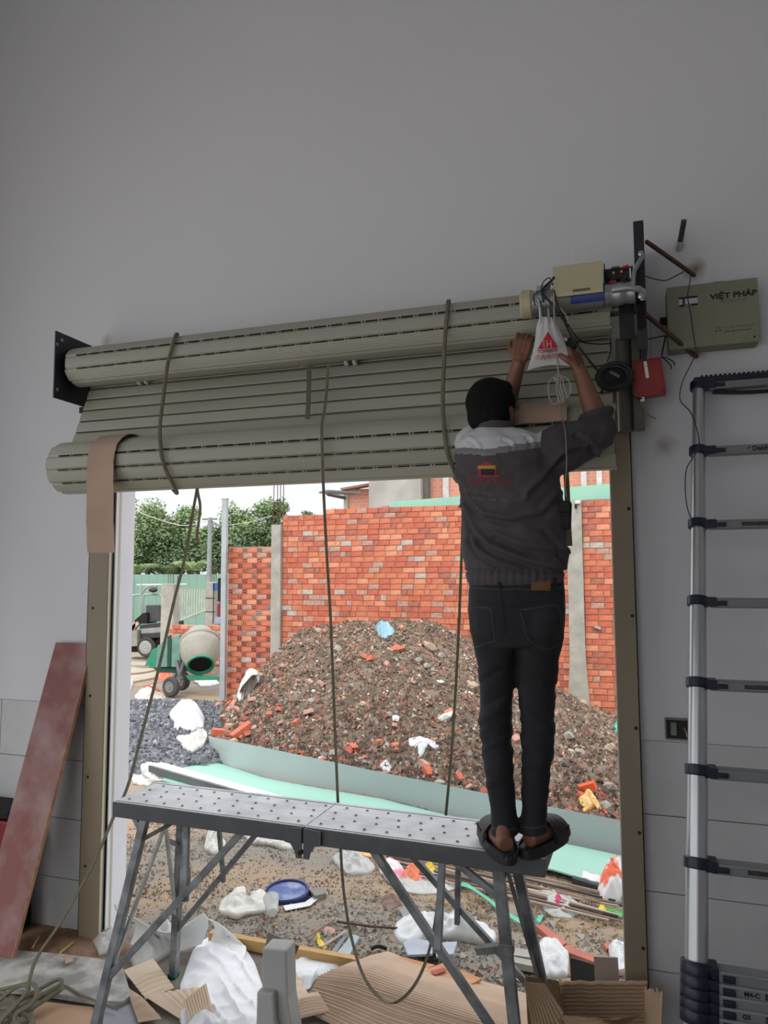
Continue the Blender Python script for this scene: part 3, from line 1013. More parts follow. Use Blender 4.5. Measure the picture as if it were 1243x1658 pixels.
# round black coil
t = thing('cable_coil', 'round black bundle of coiled cable hanging between the worker\'s arm and the red box', 'cable', tuple(P(993, 636, -.22)))
cc = P(994, 610, -.22)
b = MB()
for k in range(11):
    rr = .056 - .004 * (k % 4); ph = rnd.uniform(0, 6)
    b.tube([(cc.x + (rr + .003 * math.sin(3 * a + ph)) * 1.12 * math.cos(a), cc.y + .02 * (k / 11 - .5) + .004 * math.sin(2 * a + ph), cc.z + (rr + .002 * math.sin(2 * a + ph)) * .95 * math.sin(a)) for a in [2 * PI * j / 28 for j in range(28)]], .0065, 6, closed=True)
b.build('coiled_cable', M_blk, t)
b = MB(); b.ell(cc, (.048, .02, .042), 16); b.build('coil_core', M_dark, t)
b = MB(); b.bar(cc + Vector((-.015, -.03, .012)), cc + Vector((.02, -.03, -.01)), .012, .006, up=(0, 1, 0)); b.build('tie_wrap', mat('grey tie', (90, 92, 92), .5), t, smooth=0)
for lab_, p_, r_, m_ in (
    ('black cable arching from the coil to the rail top', [(983, 585, -.22), (988, 570, -.24), (988, 555, -.27), (988, 546, -.28)], .003, M_blk),
    ('black cable from the round coil down and under to the red box', [(1008, 630, -.22), (1020, 640, -.2), (1032, 645, -.17), (1042, 645, -.15)], .003, M_blk),
    ('short black cable end hanging below the round coil', [(976, 625, -.22), (974, 635, -.22), (975, 645, -.22)], .005, M_blk),
    ('black cable from the motor plate to the welded lower rod', [(1040, 550, -.25), (1055, 548, -.2), (1075, 544, -.12), (1092, 546, -.08), (1095, 540, -.08)], .003, M_blk),
    ('black cable dropping behind the red box from the cabinet', [(1077, 545, -.08), (1074, 560, -.1), (1071, 575, -.12)], .0035, M_blk),
    ('black cable hanging down the motor plate to the red box', [(1037, 520, -.34), (1036, 550, -.3), (1036, 580, -.2)], .005, M_blk),
    ('dark wire curving from the motor plate to the upper rod', [(1045, 447, -.3), (1060, 452, -.2), (1078, 454, -.12), (1095, 446, -.09), (1106, 440, -.07)], .0022, M_blk),
    ('bunch of short black wire ends right of the red box', [(1070, 578, -.12), (1080, 580, -.12), (1090, 586, -.12), (1092, 592, -.12)], .0025, M_blk),
    ('second of the short black wire ends right of the red box', [(1070, 577, -.12), (1078, 584, -.12), (1086, 592, -.12), (1086, 598, -.12)], .0025, M_blk),
    ('tan wire hanging from the gland under the red box', [(1040, 650, -.15), (1043, 660, -.15), (1050, 672, -.15), (1062, 678, -.15)], .003, mat('tan wire', (150, 118, 92), .6)),
    ('thin pale wire pair between plate and red box', [(1052, 520, -.25), (1054, 550, -.2), (1055, 578, -.17)], .0016, M_gry),
    ('long thin blue wire from the upper rod over the cabinet to the ladder', [(1118, 446, -.13), (1116, 460, -.14), (1113, 480, -.14), (1118, 510, -.14), (1122, 540, -.14), (1126, 570, -.14), (1118, 590, -.1), (1104, 620, -.1), (1101, 648, -.12), (1118, 668, -.2), (1129, 700, -.3), (1131, 725, -.42), (1122, 740, -.42), (1111, 760, -.4), (1109, 790, -.4), (1112, 820, -.42), (1119, 842, -.45)], .002, M_bluw)):
    wire('cable', lab_, p_, r_, m_)
# welded rusty rods
M_rust = mat('rusty steel rod', (92, 66, 50), .8, var=.3, scale=40, bump=.3)
o = MB().bar(P(1046, 391, -.3), P(1124, 446, -.005), .012, .012).build('bracing_rod', M_rust, None, smooth=0); tag(o, 'rusty rod slanting from the top of the motor plate to the wall', 'rod')
o = MB().bar(P(1044, 508, -.3), P(1127, 578, -.004), .013, .013).build('bracing_rod', M_rust, None, smooth=0); tag(o, 'rusty rod slanting from below the motor to the wall under the cabinet', 'rod')
t = thing('anchor_rod', 'bare steel anchor stub sticking out of the wall above the cabinet', 'rod', tuple(P(1100, 404, 0)))
MB().tube([P(1099, 400, -.01), P(1102, 385, -.06), P(1107, 357, -.12)], .011, 10).build('rod', mat('steel rod', (78, 78, 78), .6, metal=.4, var=.3, scale=50), t)
MB().tube([P(1098, 404, -.002), P(1100, 395, -.03), P(1101, 390, -.045)], .013, 10).build('filler', mat('white filler', (190, 188, 184), .8), t)
# ================================================================== work platform
M_steel = mat('worn grey steel tube', (122, 125, 128), .45, metal=.35, var=.38, scale=14, bump=.1)
M_steell = mat('bright steel tube', (178, 180, 178), .45, metal=.4, var=.25, scale=14)
M_deck = mat('plaster-spattered deck', (196, 198, 202), .65, var=.3, scale=9, rgb2=(226, 226, 228), edge=(.3, .6), bump=.2, bscale=30)
M_deckside = mat('dark painted side rail', (80, 83, 88), .55, metal=.2, var=.25, scale=10, rgb2=(96, 97, 100), edge=(.5, .8))
DZ = .85
O_ = Vector((-2.02, -.525, DZ)); ex = Vector((1.773, -.078, 0)); DL = ex.length; ex.normalize(); ey = Vector((-ex.y, ex.x, 0)); DW = .30
tr = thing('work_platform', 'folding grey steel work platform with braced legs, standing in the doorway', 'platform', (-1.1, -.4, 0))
def D(u, v, z=0.0): return O_ + ex * u + ey * v + Vector((0, 0, z))
MD = Matrix((ex, ey, Vector((0, 0, 1)))).transposed()
half = DL / 2
for k, (a, b_) in enumerate(((0, half - .003), (half + .003, DL))):
    b = MB()
    # pressed deck: shallow ribs running along the length
    nv = 24
    def dk(u, v):
        rib = .0025 * (math.cos(v * 2 * PI * 3) > .72)
        return D(a + (b_ - a) * u, .004 + (DW - .008) * v, -.003 + rib)
    b.grid(2, nv, dk, .004)
    dko = b.build('deck_panel', M_deck, tr, smooth=30)
    h = MB(); rimb = MB()
    nrow = 4
    for r in range(nrow):
        m = 10
        for i in range(m):
            u = a + (b_ - a) * ((i + .5 + .25 * (r % 2)) / m)
            v = DW * (.17 + .22 * r)
            if u > b_ - .01: continue
            h.lathe([(.0048, .0005), (.0048, .002)], Matrix.Translation(D(u, v, -.001)), 8)
            rimb.lathe([(.0050, -.001), (.0060, .0004), (.0072, -.001)], Matrix.Translation(D(u, v, 0)), 10, cap=False)
    h.build('punched_holes', M_dark, dko)['kind'] = 'stuff'
    rimb.build('hole_rims', M_deck, dko)['kind'] = 'stuff'
    for vv in (.012, DW - .012):
        MB().box(D((a + b_) / 2, vv, -.033), (b_ - a, .024, .060), MD).build('side_rail', M_deckside, tr, smooth=0, bev=.002)
    ue = a + .012 if k == 0 else b_ - .012
    MB().box(D(ue, DW / 2, -.033), (.024, DW - .05, .058), MD).build('end_rail', M_deckside, tr, smooth=0, bev=.002)
for vv in (-.004, DW + .004):
    Mh = frame(D(half, vv, -.03), ex, (0, 0, 1))
    for s in (-1, 1):
        poly = [(s * .004, .026), (s * .075, .022), (s * .075, -.03), (s * .05, -.034), (s * .032, -.06), (s * .026, -.083), (s * .004, -.083)]
        MB().prism(poly if s > 0 else poly[::-1], Mh, .006 if vv > 0 else .007).build('hinge_plate', M_deckside, tr, smooth=0)
    MB().lathe([(.009, -.006), (.009, .012)], Mh @ Matrix.Translation((-.008, -.062, 0)), 10).build('hinge_pin', M_dark, tr)
def bar(name, p, q, w, h=None, m=M_steel):
    MB().bar(p, q, w, h or w, up=(0, 1, 0)).build(name, m, tr, smooth=0, bev=.0015)
def leg(top, foot, w=.032, foot_m=None):
    top, foot = Vector(top), Vector(foot)
    bar('leg', top, foot, w)
    d = (foot - top).normalized()
    MB().bar(foot - d * .02, foot + Vector((0, 0, .004)), w + .008, w + .008, up=(0, 1, 0)).build('foot_cap', foot_m or M_dark, tr, smooth=0, bev=.002)
M_green = mat('green rubber', (40, 120, 90), .6)
A0, A1 = P(236, 1320, -.50), PZ(148, 1688, .0)
leg(A0, A1)
D0, D1 = P(294, 1325, -.27), PZ(281, 1582, .0)
leg(D0, D1, .032, M_green)
def on(p, q, py):
    "point of segment p-q that appears at photograph row py"
    lo, hi = 0.0, 1.0
    for _ in range(30):
        mid = (lo + hi) / 2
        w = p.lerp(q, mid) - CAM
        y = 829 - FPX * w.dot(_up) / w.dot(_f)
        if y < py: lo = mid
        else: hi = mid
    return p.lerp(q, lo)
bar('brace', P(396, 1342, -.505), on(A0, A1, 1586), .026)
bar('brace', P(419, 1345, -.27), on(D0, D1, 1508), .022)
bar('thin_strut', P(268, 1335, -.40), on(A0, A1, 1600), .014, m=M_steell)
bar('thin_strut', P(268, 1335, -.38), on(D0, D1, 1492), .014, m=M_steell)
bar('link', P(303, 1325, -.50), P(300, 1460, -.56), .02)
bar('link', P(354, 1335, -.27), P(362, 1428, -.25), .017)
bar('link', P(300, 1405, -.53), P(300, 1432, -.54), .03)
bar('corner_stay', on(A0, A1, 1362), P(287, 1328, -.42), .017)
bar('corner_stay', P(212, 1312, -.50), on(A0, A1, 1345), .02)
bar('cross_tie', P(272, 1361, -.33), P(288, 1368, -.27), .016)
E0, E1 = P(805, 1392, -.55), PZ(848, 1808, 0)
leg(E0, E1, .038)
F0, F1 = P(835, 1395, -.33), PZ(906, 1725, 0)
leg(F0, F1, .036)
bar('brace', P(603, 1374, -.56), on(E0, E1, 1730), .026)
bar('brace', P(665, 1384, -.33), on(F0, F1, 1628), .022)
bar('thin_strut', P(820, 1405, -.42), on(F0, F1, 1645), .014)
bar('thin_strut', on(F0, F1, 1622), on(E0, E1, 1700), .012, m=M_steell)
bar('link', P(716, 1388, -.56), P(709, 1537, -.61), .024)
bar('link', P(742, 1388, -.33), P(740, 1496, -.32), .02)
bar('corner_stay', P(733, 1392, -.52), on(E0, E1, 1455), .022)
bar('corner_stay', on(E0, E1, 1430), P(822, 1398, -.50), .022)
bar('cross_tie', P(773, 1538, -.48), on(E0, E1, 1534), .026)
b = MB(); c = on(E0, E1, 1534); b.box(c, (.05, .045, .04)); b.build('clamp', M_steel, tr, smooth=0, bev=.003)

# ================================================================== the worker
PY0 = -.50
man = thing('person', 'person in black jeans and grey work jacket on the platform, arms raised', 'person', (-.33, PY0, DZ + .02))
def S(px): return px / 454.0
def q(px, py, dy=0.0): return P(px, py, PY0 + dy)
def oval_tube(b, rings, n=20):
    "rings: (px_left, px_right, py, halfdepth, dy)"
    k = len(b.v)
    for (xl, xr, py, hd, dy) in rings:
        l_, r_ = q(xl, py, dy), q(xr, py, dy)
        c = (l_ + r_) / 2; hx = (r_ - l_) / 2
        for j in range(n):
            a = 2 * PI * j / n
            ca, sa = math.cos(a), math.sin(a)
            ca = math.copysign(abs(ca) ** .9, ca); sa = math.copysign(abs(sa) ** .9, sa)
            b.v.append(c + hx * ca + Vector((0, hd * sa, 0)))
    m = len(rings)
    for i in range(m - 1):
        for j in range(n):
            j2 = (j + 1) % n
            b.f.append((k + i * n + j, k + i * n + j2, k + (i + 1) * n + j2, k + (i + 1) * n + j))
    b.f.append(tuple(k + j for j in range(n))); b.f.append(tuple(k + (m - 1) * n + j for j in reversed(range(n))))
    return b

# ---- slippers / feet placement
hl = [PZ(819, 1380, DZ + .03), PZ(857, 1372, DZ + .03)]
tl = [PZ(785, 1330, DZ + .03), PZ(908, 1340, DZ + .03)]
feet = []
for h_, t_ in zip(hl, tl):
    d = (t_ - h_); d.z = 0; d.normalize()
    feet.append((h_, d))
ank = [q(818, 1338, -.085), q(863, 1336, -.045)]
body = MB()
for (h_, d), a in zip(feet, ank):
    s_ = d.cross(Vector((0, 0, 1)))
    base = Vector((h_.x, h_.y, DZ + .028))
    body.tube([base + d * -.005 + Vector((0, 0, .028)), base + d * .04 + Vector((0, 0, .03)), base + d * .12 + Vector((0, 0, .03)), base + d * .19 + Vector((0, 0, .024)), base + d * .235 + Vector((0, 0, .018))], [.026, .034, .038, .036, .018], 14)
    body.tube([base + d * .02 + Vector((0, 0, .03)), base + d * .035 + Vector((0, 0, .06)), a], [.029, .028, .025], 14)
    for k in range(5):
        o = base + d * .22 + s_ * (-.028 + .014 * k)
        body.tube([o + Vector((0, 0, .014)), o + d * (.03 - .004 * abs(k - 1)) + Vector((0, 0, .01))], [.009, .007], 8)
hipc = q(837, 985)
LK, RK = q(806, 1168, -.01), q(868, 1162, .0)
for K, a, hx in ((LK, ank[0], 803), (RK, ank[1], 874)):
    body.tube([q(hx, 1000), K, a], [.062, .042, .030], 14)
oval_tube(body, [(778, 898, 1010, .08, 0), (770, 905, 960, .085, 0), (775, 900, 900, .085, 0), (762, 895, 820, .095, 0), (760, 890, 750, .1, 0), (775, 875, 718, .085, 0), (797, 845, 705, .06, 0)])
# head and neck: looks up and to the right
hc = q(798, 661, .02)
fw = Vector((.42, .86, .28)).normalized()
rt = fw.cross(Vector((0, 0, 1))).normalized()
uh = rt.cross(fw).normalized()
Hm = Matrix((rt, fw, uh)).transposed()
def H(x, y, z): return hc + Hm @ Vector((x, y, z))
body.ell(hc, (.074, .092, .095), 24, Hm)
body.ell(H(0, .035, -.05), (.056, .058, .062), 20, Hm)
body.ell(H(0, .066, -.088), (.026, .024, .022), 14, Hm)
body.tube([q(812, 722, .0), q(808, 700, .01), H(0, -.01, -.05)], [.062, .054, .052], 16)
body.tube([H(0, .088, .005), H(0, .108, -.028), H(0, .100, -.036)], [.008, .014, .010], 10)
for s in (-1, 1):
    body.ell(H(s * .012, .098, -.036), (.009, .010, .008), 8, Hm)
    body.ell(H(s * .075, -.005, -.014), (.009, .020, .031), 14, Hm)
    body.ell(H(s * .079, -.012, -.006), (.008, .016, .018), 12, Hm)
    body.ell(H(s * .032, .082, .022), (.020, .010, .007), 10, Hm)
    body.ell(H(s * .036, .070, -.022), (.020, .02, .016), 10, Hm)
body.ell(H(0, .093, -.060), (.022, .009, .006), 10, Hm)
body.ell(H(0, .091, -.069), (.019, .009, .007), 10, Hm)

def hand(b, wrist, d, pn, thumb, curls, thumbcurl=.5, sc=1.0, spread=.10):
    "d: wrist to knuckles; pn: the way the palm faces; thumb: side vector towards the thumb"
    d = d.normalized(); pn = (pn - d * pn.dot(d)).normalized(); th = d.cross(pn)
    if th.dot(thumb) < 0: th = -th
    L = .088 * sc
    pal = wrist + d * L
    # palm: a row of overlapping rays
    for k in range(4):
        o = th * ((.030 - .0195 * k) * sc)
        b.tube([wrist + o * .65, wrist + d * L * .5 + o, pal + o], [.0145 * sc, .0135 * sc, .0115 * sc], 10)
    b.tube([wrist - d * .02, wrist + d * .02], [.026 * sc, .024 * sc], 12, flat=.75)
    ln = [(.040, .026, .020), (.044, .029, .022), (.041, .027, .021), (.032, .021, .018)]
    for k in range(4):
        o = th * ((.031 - .0205 * k) * sc)
        p = pal + o
        dirv = (d + th * spread * (1.2 - .8 * k)).normalized()
        pts, rs = [p], [.0105 * sc]
        a = 0
        for s, l_ in enumerate(ln[k]):
            a += curls[k] * (1.0, 1.15, .8)[s]
            v = dirv * math.cos(a) + pn * math.sin(a)
            pts.append(pts[-1] + v * l_ * sc)
            rs.append((.0095, .0085, .0072)[s] * sc)
        b.tube(pts, rs, 10)
        b.ell(pts[-1], (rs[-1],) * 3, 8)
    # thumb leaves the side of the palm near its base
    p0 = wrist + d * .018 * sc + th * .022 * sc
    v1 = (d * .62 + th * .72 + pn * .25).normalized()
    v2 = (d * .85 + th * .30 + pn * (.25 + thumbcurl * .5)).normalized()
    v3 = (d * .9 - th * .05 + pn * (.25 + thumbcurl)).normalized()
    pts = [p0, p0 + v1 * .042 * sc]
    pts.append(pts[-1] + v2 * .032 * sc); pts.append(pts[-1] + v3 * .026 * sc)
    b.tube(pts, [.016 * sc, .0125 * sc, .0105 * sc, .008 * sc], 10)
    b.ell(pts[-1], (.008 * sc,) * 3, 8)
    return pts[-1]

# left arm: upper arm forward, forearm up to the underside of the roll
LSH, LEL, LWR = q(765, 728, .0), P(816, 668, -.27), P(841, 584, -.335)
body.tube([LSH, LSH.lerp(LEL, .5), LEL], [.050, .045, .038], 14)
body.tube([LEL, LEL.lerp(LWR, .35), LWR], [.039, .036, .0255], 14)
hand(body, LWR, Vector((.22, .05, 1)), Vector((.05, 1, .1)), Vector((-1, 0, .1)), (.55, .6, .6, .65), .4, .92)
# right arm: elbow out, forearm up and inwards, holding a black connector
RSH, REL, RWR = q(885, 728, .0), P(972, 694, -.44), P(938, 600, -.43)
body.tube([RSH, RSH.lerp(REL, .5), REL], [.052, .047, .040], 14)
body.tube([REL, REL.lerp(RWR, .32), RWR], [.041, .039, .026], 14)
hand(body, RWR, Vector((-.26, .22, 1)), Vector((-.75, .45, 0)), Vector((-.4, -1, 0)), (.62, .68, .7, .75), .6, .95)
M_skin = mat('tanned skin', (128, 86, 66), .5, var=.08, scale=9, bump=.05, bscale=120)
bme = organic(body, .0045, 5)
bo = link_mesh('body', bme, M_skin, man)
# eyes
for s in (-1, 1):
    e = MB(); e.ell(H(s * .032, .079, .006), (.012, .010, .0085), 12, Hm); e.build('eye', mat('eye white', (225, 222, 215), .2, var=0), man)
    e = MB(); e.ell(H(s * .033, .0865, .006), (.0052, .0045, .0052), 10, Hm); e.build('iris', mat('dark iris', (30, 20, 14), .2, var=0), man)
# hair: a cap with short strands
hb = MB()
hb.ell(H(0, -.012, .020), (.090, .097, .096), 26, Hm)
hb.ell(H(0, -.038, -.022), (.084, .070, .080), 22, Hm)
hb.ell(H(0, .040, .062), (.066, .055, .040), 18, Hm)
for k in range(0):
    a, bb = rnd.uniform(0, 2 * PI), rnd.uniform(-.35, 1)
    r = math.sqrt(max(0, 1 - bb * bb)) if abs(bb) < 1 else 0
    dv = Vector((math.cos(a) * r, math.sin(a) * r, bb))
    if dv.y > .55 and dv.z < .45: continue
    base = H(dv.x * .082, -.012 + dv.y * .092, .02 + dv.z * .089)
    hb.tube([base, base + (Hm @ (dv + Vector((.2, -.3, -.35)))).normalized() * .014], [.0065, .003], 5)
hme = organic(hb, .0042, 5)
for v in hme.vertices:
    n_ = noise.noise(v.co * 30) * .0012 + noise.noise(v.co * 150) * .0012
    v.co += (v.co - hc).normalized() * n_
M_hair = mat('black hair', (9, 9, 10), .75, var=.3, scale=60, spec=.2, bump=.6, bscale=160, stretch=(1, 1, .25))
link_mesh('hair', hme, M_hair, man)

# ---- jeans
jb = MB()
oval_tube(jb, [(763, 912, 928, .105, .0), (759, 914, 950, .112, -.002), (758, 916, 985, .120, -.006), (761, 914, 1020, .118, -.006), (768, 911, 1045, .105, 0)], 24)
oval_tube(jb, [(760, 840, 985, .10, -.012), (764, 841, 1030, .098, -.008), (772, 838, 1065, .086, 0), (777, 834, 1110, .074, .0), (777, 829, 1150, .068, -.004), (777, 829, 1185, .068, -.018), (780, 830, 1215, .066, -.035), (786, 832, 1255, .058, -.052), (793, 834, 1300, .053, -.074), (796, 839, 1338, .056, -.100), (795, 840, 1350, .060, -.108)], 20)
oval_tube(jb, [(836, 914, 985, .10, -.012), (836, 913, 1030, .098, -.006), (837, 906, 1065, .088, .002), (838, 900, 1110, .076, .006), (841, 898, 1150, .070, .004), (842, 898, 1185, .069, -.004), (843, 896, 1215, .066, -.014), (843, 891, 1255, .058, -.026), (845, 886, 1300, .054, -.042), (842, 885, 1335, .055, -.056), (841, 886, 1347, .057, -.060)], 20)
jb.ell(q(800, 1005, -.07), (.075, .055, .085), 16); jb.ell(q(876, 1005, -.07), (.075, .055, .085), 16)
jme = organic(jb, .006, 7)
jme.update()
def ridge(v): return 1 - abs(2 * ((v) % 1.0) - 1)
zk = LK.z
jn = [v.normal.copy() for v in jme.vertices]
for v in jme.vertices:
    c, n_ = v.co.copy(), jn[v.index]
    w = math.exp(-((c.z - zk) / .13) ** 2) * 1.0 + .5 * math.exp(-((c.z - (DZ + .22)) / .06) ** 2) + .45 * math.exp(-((c.z - q(0, 1065).z) / .05) ** 2) + .18
    side = -1 if c.x < -.345 else 1
    f = noise.noise(Vector((c.x * 7, c.y * 6, c.z * 26 + side * c.x * 16))) + .5 * noise.noise(Vector((c.x * 14 + 5, c.y * 12, c.z * 52 + side * c.x * 30)))
    v.co += n_ * (f * .0085 * w)
M_jean = mat('washed black denim', (27, 28, 32), .85, var=.2, scale=7, rgb2=(42, 44, 49), edge=(.45, .75), bump=.25, bscale=420)
link_mesh('jeans', jme, M_jean, man)
def bvh_of(me, org):
    return BVHTree.FromPolygons([tuple(v.co + org) for v in me.vertices], [tuple(p.vertices) for p in me.polygons])
jbvh = bvh_of(jme, full_org(man))
def hit(bvh, px, py, off=.001):
    d = ray(px, py).normalized()
    loc, nr, _, _ = bvh.ray_cast(CAM, d)
    if loc is None: return None
    if nr.dot(d) > 0: nr = -nr
    return loc + nr * off
M_stitch = mat('grey stitching', (78, 78, 76), .8, var=.1)
def seam(bvh, path, r, m, name, sub=6):
    pts = []
    pp = catmull([Vector((x, y, 0)) for x, y in path], sub)
    for p in pp:
        h_ = hit(bvh, p.x, p.y, r * .3)
        if h_ is not None: pts.append(h_)
    if len(pts) > 2: return MB().tube(pts, r, 5).build(name, m, man)
for path in ([(761, 984), (793, 986), (797, 1010), (800, 1036), (785, 1042), (769, 1047), (764, 1020), (761, 990)],
             [(842, 988), (870, 984), (902, 981), (908, 1010), (911, 1037), (884, 1051), (856, 1036), (848, 1010), (842, 990)]):
    seam(jbvh, path, .0013, M_stitch, 'pocket_seam', 4)
seam(jbvh, [(760, 971), (790, 977), (812, 980), (832, 984)], .0016, M_jean, 'yoke_seam')
seam(jbvh, [(832, 984), (855, 976), (885, 971), (913, 966)], .0016, M_jean, 'yoke_seam')
seam(jbvh, [(809, 950), (812, 975), (816, 1000), (818, 1030)], .0016, M_jean, 'centre_seam')
seam(jbvh, [(761, 951), (800, 954), (840, 954), (880, 956), (912, 950)], .0014, M_stitch, 'waistband_seam')
seam(jbvh, [(797, 1341), (815, 1344), (837, 1341)], .0014, M_stitch, 'hem_seam'); seam(jbvh, [(844, 1338), (862, 1341), (884, 1337)], .0014, M_stitch, 'hem_seam')
def patch(bvh, c4, m, name, off=.002, nu=8, nv=6, thick=.0015):
    (x0, y0), (x1, y1), (x2, y2), (x3, y3) = c4
    last = [None]
    def fn(u, v):
        px = (x0 * (1 - u) + x1 * u) * (1 - v) + (x3 * (1 - u) + x2 * u) * v
        py = (y0 * (1 - u) + y1 * u) * (1 - v) + (y3 * (1 - u) + y2 * u) * v
        h_ = hit(bvh, px, py, off)
        if h_ is None: h_ = last[0] or q(px, py, -.1)
        last[0] = h_
        return h_
    return MB().grid(nu, nv, fn, thick).build(name, m, man)
patch(jbvh, [(806, 931), (811, 931), (811, 953), (806, 953)], M_jean, 'belt_loop', .004, 3, 6, .003)
patch(jbvh, [(894, 935), (899, 935), (899, 955), (894, 955)], M_jean, 'belt_loop', .004, 3, 6, .003)
patch(jbvh, [(860, 936), (891, 938), (890, 957), (859, 956)], mat('tan leather', (120, 84, 50), .6, var=.15, scale=20), 'leather_patch', .003)

# ---- jacket
kb = MB()
oval_tube(kb, [(759, 911, 949, .112, 0), (755, 915, 938, .122, 0), (749, 919, 905, .128, .005), (750, 917, 860, .122, .01), (745, 913, 815, .125, .01), (738, 906, 775, .130, .005), (735, 900, 742, .128, 0), (741, 893, 718, .112, 0), (758, 872, 704, .088, .005), (775, 850, 698, .070, .01)], 28)
kb.tube([q(800, 712, .0), q(798, 700, .0), q(797, 689, .005)], [.078, .066, .062], 18)
kb.tube([q(868, 745, .0), q(905, 728, .0), P(942, 714, -.47), P(968, 700, -.445), P(970, 686, -.44)], [.088, .088, .080, .070, .060], 18)
kb.ell(P(972, 697, -.44), (.058, .058, .050), 16)
kb.tube([P(971, 694, -.44), P(964, 672, -.437)], [.056, .058], 16)
kb.tube([q(775, 745, .0), q(770, 722, .06), P(790, 700, -.36), P(805, 682, -.30)], [.085, .082, .070, .058], 18)
kme = organic(kb, .006, 7)
kme.update()
hemz = q(0, 946).z
def _pl(p_): return [(lambda r_: (r_.x, r_.z))(q(a, b_, -.12)) for a, b_ in p_]
FOLDS = [(_pl([(742, 825), (758, 862), (790, 892), (850, 915), (900, 928)]), .013, .010), (_pl([(738, 780), (752, 815), (778, 838), (825, 848), (880, 835), (905, 800)]), .010, .010),
         (_pl([(752, 868), (768, 898), (812, 922), (860, 932)]), .010, .008), (_pl([(860, 800), (882, 778), (900, 750), (912, 738)]), .011, .010), (_pl([(800, 872), (845, 892), (905, 896)]), .009, .010),
         (_pl([(880, 860), (898, 880), (914, 915)]), .008, .009), (_pl([(755, 710), (764, 716), (772, 726)]), .006, .006), (_pl([(812, 712), (822, 716), (828, 724)]), .006, .006), (_pl([(850, 706), (856, 712), (858, 720)]), .006, .006),
         (_pl([(905, 745), (925, 728), (958, 722)]), .009, .009), (_pl([(930, 700), (950, 712), (966, 735)]), .009, .008)]
kn = [v.normal.copy() for v in kme.vertices]
for v in kme.vertices:
    c, n_ = v.co.copy(), kn[v.index]
    h = c.z - hemz
    # diagonal drag folds from the left armpit to the right hip, looser below
    t_ = c.x * .80 - h * .0
    u_ = (c.x + .56) * .55 + h * 1.0
    w = min(1, max(0, (h - .03) / .08))
    big = ridge(u_ * 7.5 + .35 * noise.noise(Vector((c.x * 5, 0, c.z * 4)))) ** 2
    lowm = math.exp(-((h - .16) / .14) ** 2)
    f = .008 * (big - .4) * lowm * w * max(0, -n_.y)
    if n_.y < .2:
        for pl, amp_, wd in FOLDS:
            dmin, sgn = 9, 1
            for (x0_, z0_), (x1_, z1_) in zip(pl[:-1], pl[1:]):
                dx_, dz_ = x1_ - x0_, z1_ - z0_
                tt = max(0, min(1, ((c.x - x0_) * dx_ + (c.z - z0_) * dz_) / (dx_ * dx_ + dz_ * dz_)))
                ddx, ddz = c.x - x0_ - tt * dx_, c.z - z0_ - tt * dz_
                dd = math.hypot(ddx, ddz)
                if dd < dmin: dmin = dd; sgn = 1 if ddz * dx_ - ddx * dz_ > 0 else -1
            if dmin < wd * 5:
                ease = max(0, min(1, (.2 - n_.y) / .5))
                f += ease * amp_ * (-1.0 * math.exp(-(dmin / wd) ** 2) + .9 * math.exp(-((dmin * sgn - 1.9 * wd) / (1.1 * wd)) ** 2))
    f += .006 * noise.noise(Vector((c.x * 8 + c.z * 10, c.y * 7, c.z * 14 - c.x * 6))) * (.5 + w)
    f += .0035 * noise.noise(Vector((c.x * 22 + c.z * 16, c.y * 18, c.z * 34 - c.x * 16)))
    if c.x > -.10:      # sleeve: rings of folds across the arm
        f += .009 * noise.noise(Vector((c.x * 30 - c.z * 12, c.y * 5, c.z * 8)))
    if h < .055:        # gathered waistband
        f = (.0016 * math.sin(c.x * 240) - .003) * (1 - abs(n_.z))
        if h > .042: f -= .006
    if c.z > q(0, 712).z and c.x < -.15: f += .006 * noise.noise(Vector((c.x * 24, c.y * 12, c.z * 12)))
    v.co += n_ * f
M_jack = mat('dark grey violet work cloth', (72, 66, 71), .8, var=.08, scale=3, bump=.12, bscale=300)
M_yoke = mat('light grey shoulder cloth', (196, 196, 200), .75, var=.05, bump=.1, bscale=300)
M_refl = mat('grey reflective tape', (116, 118, 120), .5, var=.03)
def split_mesh(me, keyfn):
    groups = {}
    for p in me.polygons:
        groups.setdefault(keyfn(p.center), []).append(tuple(p.vertices))
    co = [v.co.copy() for v in me.vertices]
    nor = [v.normal.copy() for v in me.vertices]
    out = {}
    for k, fs in groups.items():
        used = sorted({i for f in fs for i in f}); mp = {i: j for j, i in enumerate(used)}
        out[k] = ([co[i] for i in used], [nor[i] for i in used], [tuple(mp[i] for i in f) for f in fs])
    return out
kx = [q(733, 720).x, q(798, 727).x, q(879, 716).x]
ky = [q(733, 720, -.1).z, q(798, 727, -.12).z, q(879, 714, -.09).z]
xlim = q(877, 715, -.05).x
def which(c):
    ze = float(np.interp(c.x, kx, ky))
    if c.x < xlim and c.y > PY0 - .3:
        if c.z > ze: return 'yoke'
        if c.z > ze - .024: return 'reflective_tape'
    return 'jacket'
kme.update()
parts = split_mesh(kme, which)
for nm, mm in (('jacket', M_jack), ('yoke', M_yoke), ('reflective_tape', M_refl)):
    vv, nn, ff = parts[nm]
    me = bpy.data.meshes.new(nm)
    me.from_pydata([tuple(a) for a in vv], [], ff)
    link_mesh(nm, me, mm, man)
kbvh = BVHTree.FromPolygons([tuple(v.co) for v in kme.vertices], [tuple(p.vertices) for p in kme.polygons])
